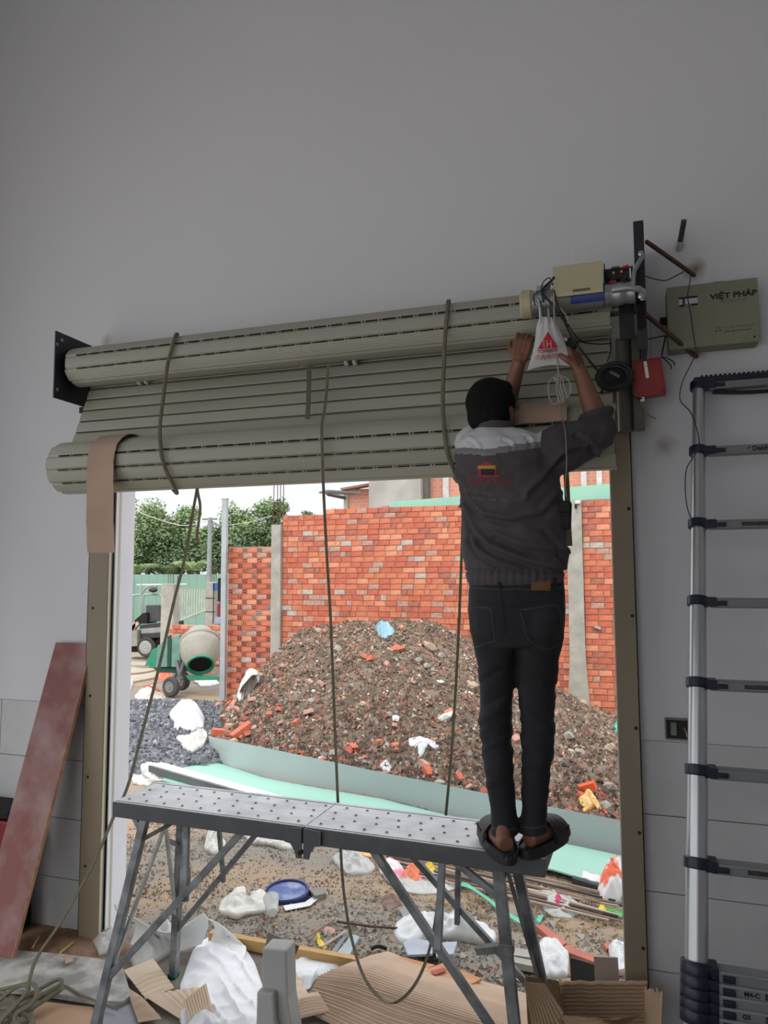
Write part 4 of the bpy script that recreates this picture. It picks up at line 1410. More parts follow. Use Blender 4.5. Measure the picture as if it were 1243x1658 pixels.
# collar and cuffs
b = MB()
ring = []
for k in range(20):
    a = 2 * PI * k / 20
    ring.append(q(800, 697, .0) + Vector((.064 * math.cos(a), .062 * math.sin(a), .006 * math.sin(a * 2) + .012)))
b.tube(ring, .011, 8, closed=True, flat=1.8); b.build('collar', M_jack, man)
Mc = frame(P(965, 673, -.437), (1, .15, .25), (0, 1, 0))
b = MB(); b.tube([Mc @ Vector((.054 * math.cos(a), .054 * math.sin(a), 0)) for a in [2 * PI * k / 20 for k in range(20)]], .010, 8, closed=True, flat=1.5); b.build('rolled_cuff', M_jack, man)
Mc = frame(P(808, 678, -.29), (1, .3, .2), (0, 1, .5))
b = MB(); b.tube([Mc @ Vector((.047 * math.cos(a), .047 * math.sin(a), 0)) for a in [2 * PI * k / 20 for k in range(20)]], .009, 8, closed=True); b.build('rolled_cuff', M_jack, man)
# back print
M_pr = mat('faded red print', (160, 52, 54), .8, var=.1, scale=40)
M_py = mat('yellow print', (190, 140, 60), .8)
M_pk = mat('black line print', (24, 24, 26), .8)
M_pw = mat('faint tan print', (120, 112, 92), .8)
def jpatch(c4, m, name): patch(kbvh, c4, m, name, .0018, 6, 4, .0006)
def jtri(a, b_, c, m, name):
    pts = [hit(kbvh, *p, .002) for p in (a, b_, c)]
    mid = [hit(kbvh, (p[0] + r[0]) / 2, (p[1] + r[1]) / 2, .002) for p, r in ((a, b_), (b_, c), (c, a))]
    MB().add(pts + mid, [(0, 3, 5), (3, 1, 4), (5, 4, 2), (3, 4, 5)]).build(name, m, man)
jtri((772, 756), (787, 747), (804, 755), M_pr, 'print_roof')
jpatch([(774, 754), (802, 754), (802, 759), (774, 759)], M_py, 'print_band')
jpatch([(774, 759), (779, 759), (779, 770), (776, 770)], M_pr, 'print_post')
jpatch([(801, 759), (804, 758), (804, 769), (801, 769)], M_pr, 'print_post')
for y in (761, 764, 767):
    jpatch([(780, y), (800, y), (800, y + 1.6), (780, y + 1.6)], M_pk, 'print_line')
jpatch([(769, 770), (806, 769), (813, 773), (772, 771.5)], M_pr, 'print_base')
def jtext(body, cx, cy, h_, w_, m, droop=0.0, rot=0.0):
    v, f = text_mesh(body, 1.0, 0.0, .0)
    xs = [a.x for a in v]; L0 = max(xs) - min(xs)
    out = []
    for a in v:
        px = cx + a.x / L0 * w_ ; py = cy - a.y * h_ + rot * (px - cx) + droop * ((px - cx) / w_) ** 2
        hh = hit(kbvh, px, py, .0018)
        out.append(hh if hh is not None else q(px, py, -.13))
    MB().add(out, f).build('print_lettering', m, man, smooth=0)
jtext('TÀI ĐỨC PHÁT', 792, 784.5, 13.5, 70, M_pr, 0, .045)
jtext('CỬA CUỐN - CỬA KÉO', 775, 799, 7, 46, M_pw, 2, .18)
jtext('LẮP ĐẶT - SỬA CHỮA', 792, 811, 7, 62, M_pw, 0, .07)
# pouch at the right hip
b = MB(); b.box(q(914, 835, -.02), (.045, .05, .10), Matrix.Rotation(.06, 3, 'Y')); b.build('belt_pouch', mat('black nylon', (20, 20, 24), .7, bump=.2), man, smooth=0, bev=.008)
b = MB(); b.box(q(913, 820, -.05), (.04, .008, .04), Matrix.Rotation(.06, 3, 'Y')); b.build('pouch_flap', mat('black nylon', (20, 20, 24)), man, smooth=0, bev=.003)
# connector in the right hand and dark grip in the left
t = thing('plug_connector', 'black plastic plug held in the worker\'s right hand', 'connector', tuple(P(926, 562, -.40)))
MB().box(P(923, 562, -.41), (.040, .035, .055), Matrix.Rotation(.5, 3, 'Y')).build('housing', M_dark, t, smooth=0, bev=.006)
MB().box(P(916, 551, -.41), (.02, .02, .012), Matrix.Rotation(.5, 3, 'Y')).build('tab', M_white, t, smooth=0, bev=.002)

# ---- clog slippers
M_clog = mat('black rubber clog', (34, 33, 35), .55, var=.1, bump=.08)
for (h_, d), w0 in zip(feet, (1, 1)):
    s_ = d.cross(Vector((0, 0, 1)))
    base = Vector((h_.x, h_.y, DZ + .003)) - d * .045
    L = .288
    def wid(u):
        return .052 * (1 - abs(2 * u - 1) ** 3.2) ** .45 * (.80 + .28 * u)
    N = 26
    vs_, fs = [], []
    lv = [(0, 1.0), (.012, 1.05), (.026, 1.04), (.030, .90)]
    for z, k in lv:
        for i in range(N):
            a = 2 * PI * i / N
            u = .5 - .5 * math.cos(a)
            uu = .5 + (u - .5) * (1 if k >= 1 else .97)
            w = max(.004, wid(min(.999, max(.001, uu)))) * k * (1 if math.sin(a) >= 0 else -1)
            if i in (0, N // 2): w = 0
            vs_.append(base + d * (L * uu) + s_ * w + Vector((0, 0, z)))
    for r in range(len(lv) - 1):
        for i in range(N):
            fs.append((r * N + i, r * N + (i + 1) % N, (r + 1) * N + (i + 1) % N, (r + 1) * N + i))
    fs.append(tuple(range(N))); fs.append(tuple((len(lv) - 1) * N + i for i in reversed(range(N))))
    sl = MB().add(vs_, fs).build('slipper', M_clog, man, smooth=50)
    def up(u, v):
        uu = .42 + .575 * u
        w = wid(min(.999, uu)) * 1.05
        a = PI * v
        hh = .078 * (1 - .55 * u ** 2) * (1 - .75 * max(0, u - .75) / .25)
        rib = .0025 * (math.sin(u * 40) > .2) * math.sin(a)
        return base + d * (L * uu + (.02 * (1 - math.sin(a)) if u < .05 else 0)) - s_ * (w * math.cos(a)) + Vector((0, 0, .022 + (hh + rib) * math.sin(a) ** .8))
    MB().grid(26, 18, up, .005).build('upper', M_clog, sl, smooth=60)
    for sd in (-1, 1):
        st = []
        for k in range(9):
            u = .42 - .40 * k / 8
            st.append(base + d * (L * max(.012, u)) + s_ * (sd * (wid(max(.02, u)) * 1.05)) + Vector((0, 0, .034 - .001 * k)))
        MB().ribbon(st, .014, .005, side=(0, 0, 1)).build('rim_strap', M_clog, sl, smooth=40)
        for k in range(4):
            u = .6 + .08 * k
            p_ = base + d * (L * u) + s_ * (sd * wid(u) * 1.07) + Vector((0, 0, .045))
            MB().box(p_, (.004, .004, .028)).build('side_slot', M_dark, sl, smooth=0)

# ================================================================== telescopic ladder
M_la = mat('brushed aluminium', (188, 190, 192), .3, metal=.75, var=.05)
M_lr = mat('satin aluminium rung', (128, 130, 132), .42, metal=.25, var=.05)
M_lc = mat('navy plastic collar', (22, 26, 48), .4, var=.08)
zt = P(1131, 622, -.09).z
LEAN = .30
def lad(px, py):
    z = 1.5
    for _ in range(40):
        Y = -.09 - LEAN * (zt - z)
        p_ = P(px, py, Y)
        z = .5 * z + .5 * p_.z
    return P(px, py, -.09 - LEAN * (zt - z))
ladder = thing('telescopic_ladder', 'tall aluminium telescopic ladder with navy collars leaning on the wall at the right', 'ladder', (.45, -.79, 0))
top = lad(1131, 622); low = lad(1127, 1640)
ax = (top - low).normalized()
foot = low + ax * ((0.0 - low.z) / ax.z)
LWd = .44
rung_py = [626, 731, 849, 974, 1106, 1247, 1397]
levels = []
for py in rung_py:
    z = lad(1129, py).z; levels.append(z)
def atz(z, dx=0.0): return foot + ax * ((z) / ax.z) + Vector((dx, 0, 0))
MA = frame((0, 0, 0), (1, 0, 0), (0, 1, 0)).to_3x3()
yv = Vector((0, ax.z, -ax.y)).normalized()        # ladder's depth direction
def lfr(p): return frame(p, (1, 0, 0), Vector((0, ax.z, -ax.y)))
low_stack = [lad(1129, py).z for py in (1568, 1588, 1606, 1624, 1643)]
allz = levels + low_stack
for dx in (0, LWd):
    zs = sorted(allz)
    r = .036
    MB().tube([atz(0.0, dx), atz(zs[0], dx)], r, 20).build('stile_section', mat('stained foot section', (150, 144, 128), .5, metal=.3, var=.4, scale=30), ladder)
    prev = low_stack[0]
    r = .0335
    for z in reversed(levels):
        MB().tube([atz(prev, dx), atz(z, dx)], r, 20).build('stile_section', M_la, ladder, smooth=60)
        prev = z; r -= .0018
    MB().tube([atz(0, dx), atz(.03, dx)], .044, 14).build('rubber_foot', M_dark, ladder)
    rr = .040
    for z in zs[:]:
        big = z in low_stack
        R_ = .046 if big else rr
        h_ = .021 if big else .017
        c = atz(z, dx)
        b = MB(); b.tube([c - ax * h_, c - ax * (h_ * .8), c + ax * (h_ * .8), c + ax * h_], [R_ - .003, R_, R_, R_ - .003], 20)
        sgn = 1 if dx == 0 else -1
        b.box(c + Vector((sgn * .036, 0, 0)), (.045, .058, h_ * 1.9), lfr(c).to_3x3() @ Matrix.Rotation(PI / 2, 3, 'X') if False else None)
        b.build('collar', M_lc, ladder, smooth=40, bev=.002)
        b = MB(); b.box(c + Vector((sgn * (.072 if not big else .085), -.030, -.004)), (.034, .010, .016 if not big else .018)); b.build('lock_button', M_lc, ladder, smooth=0, bev=.003)
        if not big: rr -= .0012
R3 = lfr((0, 0, 0)).to_3x3()
for k, z in enumerate(levels + low_stack):
    c = atz(z, LWd / 2)
    top_ = k == 0
    hh = .034 if z in levels else .036
    b = MB(); b.box(c + Vector((0, 0, -.004)), (LWd - .07, .052, hh), Matrix(((1, 0, 0), (0, 1, 0), (0, 0, 1))))
    o = b.build('rung', M_lr, ladder, smooth=0, bev=.006)
    yf = c.y - .0265
    if k in (2, 4, 6):
        MB().box((atz(z).x + .29 , yf, z - .003), (.30, .001, .014)).build('warning_strip', mat('black sticker', (32, 32, 34), .5, rgb2=(66, 68, 66), scale=160, var=.2), o, smooth=0)
    if k in (8, 10):
        MB().box((atz(z).x + .30 , yf, z - .003), (.24, .001, .018)).build('warning_strip', mat('black sticker', (32, 32, 34)), o, smooth=0)
        v, f = text_mesh('M4-C' if k == 8 else 'GS', .018, .0003, .0006)
        Mf = frame((atz(z).x + (.145 if k == 8 else .13), yf - .0005, z - .009), (1, 0, 0), (0, 0, 1))
        MB().add([Mf @ a for a in v], f).build('lettering', M_dark, o, smooth=0)
    if k == 1:
        v, f = text_mesh('Daich', .024, .0003, .0008, 'LEFT')
        px0 = P(1218, 733, yf)
        Mf = frame((px0.x, yf - .0005, z - .010), (1, 0, 0), (0, 0, 1))
        MB().add([Mf @ a for a in v], f).build('lettering', M_dark, o, smooth=0)
        MB().bar((px0.x - .018, yf - .0005, z - .001), (px0.x - .004, yf - .0005, z + .002), .003, .0004, up=(0, 1, 0)).build('tick_mark', M_dark, o, smooth=0)
c = atz(levels[0], LWd / 2)
b = MB(); b.box(c + Vector((0, 0, .020)), (LWd + .04, .062, .022)); b.build('top_tread', M_lc, ladder, smooth=0, bev=.004)
b = MB()
for i in range(26): b.box(c + Vector((-.21 + .0165 * i, 0, .034)), (.008, .056, .006))
b.build('grip_ridges', M_dark, ladder, smooth=0)['kind'] = 'stuff'
b = MB(); b.grid(20, 1, lambda u, v: c + Vector((-.17 + .34 * u, -.027 + .054 * v, -.024 - .012 * math.sin(u * PI * 1.0))), .004); b.build('grip_lip', M_dark, ladder)
# ================================================================== outside: ground
M_dirt = mat('trampled dirt', (162, 140, 116), .95, scale=1.1, rgb2=(138, 131, 120), edge=(.42, .58), bump=.8, bscale=38)
def terrain(name, x0, x1, y0, y1, nx, ny, m, zf):
    b = MB()
    def fn(u, v):
        x = x0 + (x1 - x0) * u; y = y0 + (y1 - y0) * v
        return (x, y, zf(x, y))
    b.grid(nx, ny, fn)
    o = b.build(name, m, None, smooth=60, loc=(0, 0, 0)); o['kind'] = 'structure'
    return o
terrain('ground', -9.0, 4.0, .12, 9.0, 150, 130, M_dirt, lambda x, y: ground_z(x, y) - (.0 if y > .16 else .02) + .012 * fbm(x * 6, y * 6) + .006 * fbm(x * 22, y * 22))
terrain('ground', -60, -8.99, .12, 60, 20, 24, M_dirt, lambda x, y: -.46)
terrain('ground', -9.01, 30, 8.99, 60, 16, 16, M_dirt, lambda x, y: -.46)
terrain('ground', 3.99, 30, .12, 9.0, 4, 4, M_dirt, lambda x, y: -.40)
M_bounce = mat('pale bounce ground', (196, 192, 184), .9, var=.08)  # unseen ground around the room, made pale to bounce light indoors
terrain('ground', -60, 60, -40, RY + .08, 6, 6, M_bounce, lambda x, y: -.06)
terrain('ground', -60, RX0 - .15, RY + .07, .12, 6, 6, M_bounce, lambda x, y: -.10)
# small grit lying on the ground near the doorway
def scatter(name, m, n, region, size, parent=None, zf=ground_z, seed=1, flat=.6, lift=.0):
    r = random.Random(seed)
    b = MB()
    for _ in range(n):
        x, y = region(r)
        s = size * (.4 + 1.2 * r.random() ** 2)
        z = zf(x, y) + lift + s * .15
        a = [Vector((r.uniform(-1, 1), r.uniform(-1, 1), r.uniform(-.6, 1) * flat)) for _ in range(4)]
        a = [Vector((1, 0, -.3)), Vector((-.5, .9, -.3)), Vector((-.5, -.9, -.3)), Vector((.1, 0, .8 * flat + .2))]
        M = Matrix.Rotation(r.uniform(0, 6.3), 3, 'Z') @ Matrix.Rotation(r.uniform(-.8, .8), 3, 'X')
        j = [Vector((x, y, z)) + M @ Vector((q_.x * s * r.uniform(.5, 1.2), q_.y * s * r.uniform(.3, 1.1), q_.z * s)) for q_ in a]
        b.add(j, [(0, 1, 2), (0, 3, 1), (1, 3, 2), (2, 3, 0)])
    o = b.build(name, m, parent, smooth=0, loc=None if parent else (0, 0, 0))
    o['kind'] = 'stuff'
    return o
def inrect(x0, x1, y0, y1, p=1.6):
    return lambda r: (r.uniform(x0, x1), y0 + (y1 - y0) * r.random() ** p)
M_g1, M_g2, M_g3 = mat('grey grit', (140, 134, 124), .9), mat('pale grit', (200, 194, 184), .9), mat('brown grit', (134, 112, 90), .9)
M_b = [mat('orange brick', (210, 126, 96), .9, var=.12, scale=14, bump=.25), mat('red brick', (198, 108, 84), .9, var=.12, scale=14, bump=.25),
       mat('light brick', (222, 150, 118), .9, var=.12, scale=14, bump=.25), mat('mortar-smeared brick', (192, 150, 132), .9, var=.2, scale=18, bump=.3),
       mat('dark brick', (176, 108, 90), .9, var=.2, scale=14, bump=.25), mat('grey-washed brick', (192, 176, 164), .9, var=.15, scale=14, bump=.25)]
for nm, m, n, sd, sz in (('grit', M_g1, 15000, 3, .010), ('grit', M_g2, 7000, 4, .007), ('grit', M_g3, 9000, 5, .010), ('brick_crumbs', M_b[1], 260, 6, .014)):
    o = scatter(nm, m, n, inrect(-3.6, .4, .2, 3.6), sz, seed=sd)
    tag(o, {'grit1': '', }.get(nm) or ('loose %s scattered over the dirt outside the doorway' % {3: 'grey grit', 4: 'pale grit', 5: 'brown grit', 6: 'brick crumbs'}[sd]), 'grit')

for nm, m, n, sd, sz, rg, lb in (('mortar_crumbs', mat('grey mortar crumbs', (176, 172, 164), .9), 900, 51, .020, inrect(-1.5, .1, -.02, 1.0, 1.0), 'grey mortar crumbs strewn across the threshold at the right'),
                             ('mortar_crumbs', mat('grey mortar crumbs', (176, 172, 164), .9), 700, 52, .014, inrect(-2.4, -.9, .1, 1.0, 1.0), 'finer grey mortar crumbs on the dirt left of the long strap loop'),
                             ('leaf_litter', mat('straw litter', (176, 156, 120), .9), 500, 53, .022, inrect(-1.6, .1, .9, 2.0, 1.0), 'straw coloured litter around the stick bundle')):
    o = scatter(nm, m, n, rg, sz, seed=sd)
    tag(o, lb, 'debris')

# ================================================================== brick walls
brick_me = []
for k, m in enumerate(M_b):
    b = MB(); b.box((0, 0, 0), (.183, .085, .080)); o = b.build('brick', m, None, smooth=0, loc=(0, 0, 0))
    brick_me.append(o.data); bpy.data.objects.remove(o)
head_me = []
for k, m in enumerate(M_b):
    b = MB(); b.box((0, 0, 0), (.083, .085, .080)); o = b.build('brick', m, None, smooth=0, loc=(0, 0, 0))
    head_me.append(o.data); bpy.data.objects.remove(o)
WY = 8.0
def brick_wall(label, x0, x1, z0, ztop, cat='wall', header=False, single=300, vis=lambda x, z: 0, seed=3):
    r = random.Random(seed)
    t = thing('brick_wall', label, cat, ((x0 + x1) / 2, WY + .05, z0))
    b = MB(); zmax = min(ztop(x0 + .1), ztop((x0 + x1) / 2), ztop(x1 - .1)) - .03
    b.box(((x0 + x1) / 2, WY + .055, (z0 + zmax) / 2), (x1 - x0, .085, zmax - z0))
    b.build('mortar', mat('grey brown mortar', (150, 136, 122), .95, var=.2, scale=20, bump=.4), t, smooth=0)
    P_ = []
    row = 0
    z = z0 + .045
    while True:
        x = x0
        if header:
            seq = [.09, .19] if row % 2 else [.19, .09]
            x -= (.0 if row % 2 else .0)
        else:
            seq = [r.choice([.193, .193, .193, .20, .185, .10]) for _ in range(60)]
            x -= .097 * (row % 2) + r.uniform(-.01, .01)
        i = 0
        any_ = False
        while x < x1 - .02:
            w = seq[i % len(seq)]
            xc = x + w / 2
            if z + .03 < ztop(xc):
                any_ = True
                a, c = max(x, x0), min(x + w - .009, x1)
                if c - a > .03: P_.append((a, c, z, header and w < .12))
            x += w; i += 1
        if not any_ and z > z0 + .3: break
        z += .0895; row += 1
    org = full_org(t)
    P_.sort(key=lambda q_: vis((q_[0] + q_[1]) / 2, q_[2]))
    rest = MB(); holes = MB()
    def colour():
        k = r.random()
        return 0 if k < .36 else 1 if k < .66 else 2 if k < .78 else 3 if k < .88 else 4 if k < .975 else 5
    rest_b = [MB() for _ in M_b]
    for n_, (a, c, z, hd) in enumerate(P_):
        k = colour()
        yo = WY + r.uniform(-.006, .006) + .0425
        full = hd and abs((c - a) - .081) < .004 or (not hd and abs((c - a) - .183) < .006)
        if n_ < single:
            o = bpy.data.objects.new('brick', (head_me if hd else brick_me)[k])
            COL.objects.link(o); o.parent = t
            o.location = Vector(((a + c) / 2, yo - .0, z)) - org
            nomw = .083 if hd else .183
            o.scale = ((c - a) / nomw, 1, r.uniform(.97, 1.03))
            o.rotation_euler = (0, r.uniform(-.012, .012), r.uniform(-.02, .02))
        else:
            rest_b[k].box(((a + c) / 2, yo, z), (c - a, .085, .080))
        if hd:
            for dx in (-.018, .018):
                for dz in (-.017, .017):
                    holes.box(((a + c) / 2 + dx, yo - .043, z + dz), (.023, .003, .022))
    for k, bb in enumerate(rest_b):
        if bb.v: bb.build('lower_bricks', M_b[k], t, smooth=0)['kind'] = 'stuff'
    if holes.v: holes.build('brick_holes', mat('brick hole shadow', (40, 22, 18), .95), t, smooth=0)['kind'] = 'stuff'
    return t
XA0, XA1 = -6.42, -5.56
XB1 = P(918, 900, WY).x; XC0 = P(944, 900, WY).x
brick_wall('low orange brick wall showing hollow brick ends, between steel post and left concrete column', XA0, XA1, -.46, lambda x: 2.27, header=True, seed=4)
step = lambda x: 2.79 + (.09 if x > -4.55 else 0) - (.04 if abs(x + 3.9) < .25 else 0)
brick_wall('long orange brick wall behind the rubble heap, between the two concrete columns', -5.38, XB1, -.46, step, single=300, seed=5,
           vis=lambda x, z: (0 if z > .95 + .35 * max(0, -x - 3.8) and not (-1.95 < x < -.95 and z < 2.9) else 10) + (0 if x > -4.9 else .5) - .01 * x - .1 * z)
brick_wall('brick wall at the right edge of the doorway view, beyond the right concrete column', XC0, .75, -.46, lambda x: 2.90, seed=6)
M_conc = mat('rough grey concrete', (172, 168, 158), .9, scale=5, var=.16, bump=.4, bscale=30)
def column(label, x0, x1, ztop, rebar=None, foot=False):
    t = thing('concrete_column', label, 'column', ((x0 + x1) / 2, WY, -.46))
    b = MB()
    n = 14
    prev = None
    def fn(u, v):
        z = -.46 + (ztop + .46) * v
        k = 1 + (.5 * max(0, .6 - z) if foot else 0)
        cx = (x0 + x1) / 2; hw = (x1 - x0) / 2
        a = 2 * PI * u
        sx = max(-1, min(1, 1.5 * math.cos(a))); sy = max(-1, min(1, 1.5 * math.sin(a)))
        return (cx + hw * k * sx + .004 * fbm(z * 9, u * 4), WY + .02 + .09 * sy, z)
    b.grid(16, n, fn)
    b.box(((x0 + x1) / 2, WY + .02, ztop - .006), (x1 - x0 - .01, .16, .012))
    b.build('shaft', M_conc, t, smooth=40)
    if rebar:
        for dx, dy in ((.02, -.04), (x1 - x0 - .03, -.04), (.04, .06), (x1 - x0 - .02, .06)):
            MB().tube([(x0 + dx, WY + dy, ztop - .05), (x0 + dx + .01, WY + dy, rebar)], .008, 6).build('rebar', M_rust, t)
        for z in (ztop + .15, ztop + .38):
            MB().tube([(x0 + .02, WY - .04, z), (x1 - .02, WY - .04, z), (x1 - .02, WY + .06, z), (x0 + .02, WY + .06, z)], .005, 5, closed=True).build('stirrup', M_rust, t)
    return t
column('grey concrete column with rebar sticking out of its top, left of the long brick wall', -5.56, -5.385, P(448, 850, WY).z, rebar=P(448, 770, WY).z)
column('grey concrete column with a widened foot, behind the worker\'s right leg', XB1 + .005, XC0 - .005, 2.86, foot=True)
# galvanised post
px_ = P(362, 1100, 7.8)
t = thing('steel_post', 'tall pale galvanised steel post at the left end of the brick walls', 'post', (px_.x, 7.8, -.46))
pt = P(364.5, 808, 7.8)
MB().bar((px_.x - .01, 7.8, -.46), pt, .095, .07, up=(0, 1, 0)).build('tube', mat('galvanised post', (178, 184, 186), .5, metal=.2, var=.12, scale=3), t, smooth=0, bev=.006)
MB().box(pt, (.105, .08, .02)).build('cap', M_steell, t, smooth=0)
MB().box((px_.x - .01, 7.8, -.45), (.2, .2, .02)).build('base_plate', M_steell, t, smooth=0)
t = MB().box(P(967, 1017, WY - .1), (.10, .05, .04), Matrix.Rotation(.35, 3, 'Y')).build('loose_stone', M_conc, None, smooth=0, bev=.01)
t.location = t.location + Vector((0, .08, 0)); tag(t, 'pale lump of mortar stuck to the right brick wall', 'stone')
# little meter box on top of right column
t = thing('outlet_box', 'small white outlet box with a black plug at the top of the right column', 'socket', tuple(P(936, 822, WY - .1)))
MB().box(P(935, 813, WY - .09), (.07, .03, .05)).build('housing', mat('white plastic', (220, 220, 215), .5), t, smooth=0, bev=.004)
MB().box(P(932, 820, WY - .12), (.035, .03, .07)).build('plug', M_dark, t, smooth=0, bev=.004)

# ================================================================== things beyond the walls
M_mint = mat('mint sheet metal', (152, 200, 178), .5, var=.05, scale=1.5)
M_mintf = mat('mint fence sheet', (132, 168, 152), .6, var=.06, scale=.5)
a_, b_ = P(628, 830, 8.25), P(628, 812, 8.25)
t = thing('metal_sheet', 'long mint green metal sheet standing just behind the long brick wall', 'metal sheet', (-1.5, 8.25, a_.z))
pts = [(628, 812), (690, 807), (745, 802), (930, 787), (1010, 780)]
def fn(u, v):
    px = 628 + 400 * u; py = float(np.interp(px, [p[0] for p in pts], [p[1] for p in pts]))
    p_ = P(px, py, 8.25)
    return (p_.x, 8.25 + .08 * v + .01 * math.sin(u * 30), -.46 + (p_.z + .46) * v)
MB().grid(30, 2, fn, .006).build('sheet', M_mint, t, smooth=40)
MB().box((fn(.5, 0)[0], 8.23, 2.62), (3.2, .02, .04)).build('rail', M_mint, t, smooth=0)
M_bt = bpy.data.materials.new('far brickwork'); M_bt.use_nodes = True
n_, l_ = M_bt.node_tree.nodes, M_bt.node_tree.links
bt = n_.new('ShaderNodeTexBrick'); tc_ = n_.new('ShaderNodeTexCoord'); sp_ = n_.new('ShaderNodeSeparateXYZ'); cb_ = n_.new('ShaderNodeCombineXYZ'); ad_ = n_.new('ShaderNodeMath')
l_.new(tc_.outputs['Object'], sp_.inputs[0]); l_.new(sp_.outputs['X'], ad_.inputs[0]); l_.new(sp_.outputs['Y'], ad_.inputs[1])
l_.new(ad_.outputs[0], cb_.inputs[0]); l_.new(sp_.outputs['Z'], cb_.inputs[1]); l_.new(cb_.outputs[0], bt.inputs['Vector'])
bt.inputs['Color1'].default_value = tuple(lin(v) for v in (220, 146, 120)) + (1,); bt.inputs['Color2'].default_value = tuple(lin(v) for v in (206, 132, 110)) + (1,)
bt.inputs['Mortar'].default_value = tuple(lin(v) for v in (190, 166, 150)) + (1,)
bt.inputs['Scale'].default_value = 1; bt.inputs['Brick Width'].default_value = .2; bt.inputs['Row Height'].default_value = .1; bt.inputs['Mortar Size'].default_value = .012
l_.new(bt.outputs['Color'], n_['Principled BSDF'].inputs['Base Color']); n_['Principled BSDF'].inputs['Roughness'].default_value = .9
BY = 16.0
def bx(px0, px1, ytop_px, Y, depth, m, name, parent, zbot=-.46, ztop=None):
    x0, x1 = P(px0, 800, Y).x, P(px1, 800, Y).x
    z1 = ztop if ztop is not None else P((px0 + px1) / 2, ytop_px, Y).z
    return MB().box(((x0 + x1) / 2, Y + depth / 2, (zbot + z1) / 2), (x1 - x0, depth, z1 - zbot)).build(name, m, parent, smooth=0)
t = thing('unfinished_building', 'grey rendered building wall rising behind the long brick wall', 'building', (P(640, 800, BY).x, BY, -.46))
M_rend = mat('weathered grey render', (164, 160, 152), .9, scale=.9, var=.2, rgb2=(186, 184, 178), edge=(.4, .6))
bx(597, 681, 700, BY, 3.0, M_rend, 'front_wall', t, ztop=6.2)
bx(681, 692, 700, BY + .25, 2.5, mat('shaded side render', (112, 108, 104), .9), 'shaded_side', t, ztop=6.2)  # side of the building, its shade put into a darker render colour
bx(596, 611, 822, BY - .12, .1, M_rend, 'patch_panel', t, zbot=2.5)
bx(616, 627, 818, BY - .12, .1, M_bt, 'brick_patch', t, zbot=2.5)
t = thing('brick_building', 'brick house wall with a pale concrete post, at the upper right behind the mint sheet', 'building', (P(800, 800, BY).x, BY + .6, -.46))
bx(691, 1080, 700, BY + .6, 4.0, M_bt, 'brick_front', t, ztop=6.5)
for p0_ in (717, 941, 966):
    bx(p0_, p0_ + 9, 700, BY + .5, .2, mat('pale concrete', (206, 204, 198), .9), 'post', t, ztop=6.5)
t = thing('brick_gable', 'small brick gable with a flat metal awning, seen above the long brick wall', 'building', (P(577, 800, BY + 1).x, BY + 1, -.46))
bx(557, 597, 792, BY + 1, 3.0, M_bt, 'gable_wall', t)
bx(556, 563, 795, BY + .95, .3, M_rend, 'corner_post', t)
g0, g1 = P(555, 793, BY + .9), P(600, 785, BY + .9)
MB().bar(g0, g1, .06, .4, up=(0, 1, 0)).build('coping', mat('rusty coping', (150, 112, 96), .8), t, smooth=0)
g0, g1 = P(523, 796, BY - 1), P(576, 799, BY - .2)
MB().bar(g0, g1, .05, .5, up=(0, 1, 0)).build('awning', mat('grey awning', (120, 122, 124), .6), t, smooth=0)
MB().bar(P(530, 800, BY - .6), P(558, 806, BY + .9), .08, .08, up=(0, 1, 0)).build('awning_bracket', mat('dark bracket', (84, 84, 84), .6), t, smooth=0)

# mint fence at the back, posts and slats receding to it
t = thing('sheet_fence', 'tall mint green sheet metal fence at the far end of the site', 'fence', (-18, 20, -.46))
x0, x1 = -27.0, P(357, 930, 20).x + 1.2
def fn(u, v):
    x = x0 + (x1 - x0) * u
    return (x, 20 + .03 * (math.sin(x * 18) > 0), -.46 + (1.73 + .46) * v)
MB().grid(260, 1, fn).build('corrugated_sheet', M_mintf, t, smooth=0)
for k in range(7):
    MB().box((x0 + 1.5 + k * 2.0, 19.95, .6), (.06, .06, 2.15)).build('post', mat('grey fence post', (150, 160, 156), .6), t, smooth=0)
t = thing('picket_fence', 'row of pale green fence slats running back to the mint fence', 'fence', (-11.6, 15, -.46))
for k in range(13):
    s = k / 12
    px = 287 + 48 * s; yb = 1008 - 20 * s; yt = 955 + 2 * s; Yk = 13.0 + 5 * s
    a_, b_ = P(px, yb, Yk), P(px, yt, Yk)
    MB().box(((a_ + b_) / 2), (.045, .03, b_.z - a_.z + .1)).build('slat', mat('pale fence slat', (176, 186, 172), .7), t, smooth=0)
MB().bar(P(284, 1009, 12.9), P(338, 987, 18.1), .05, .08).build('rail', mat('pale fence slat', (176, 186, 172)), t, smooth=0)

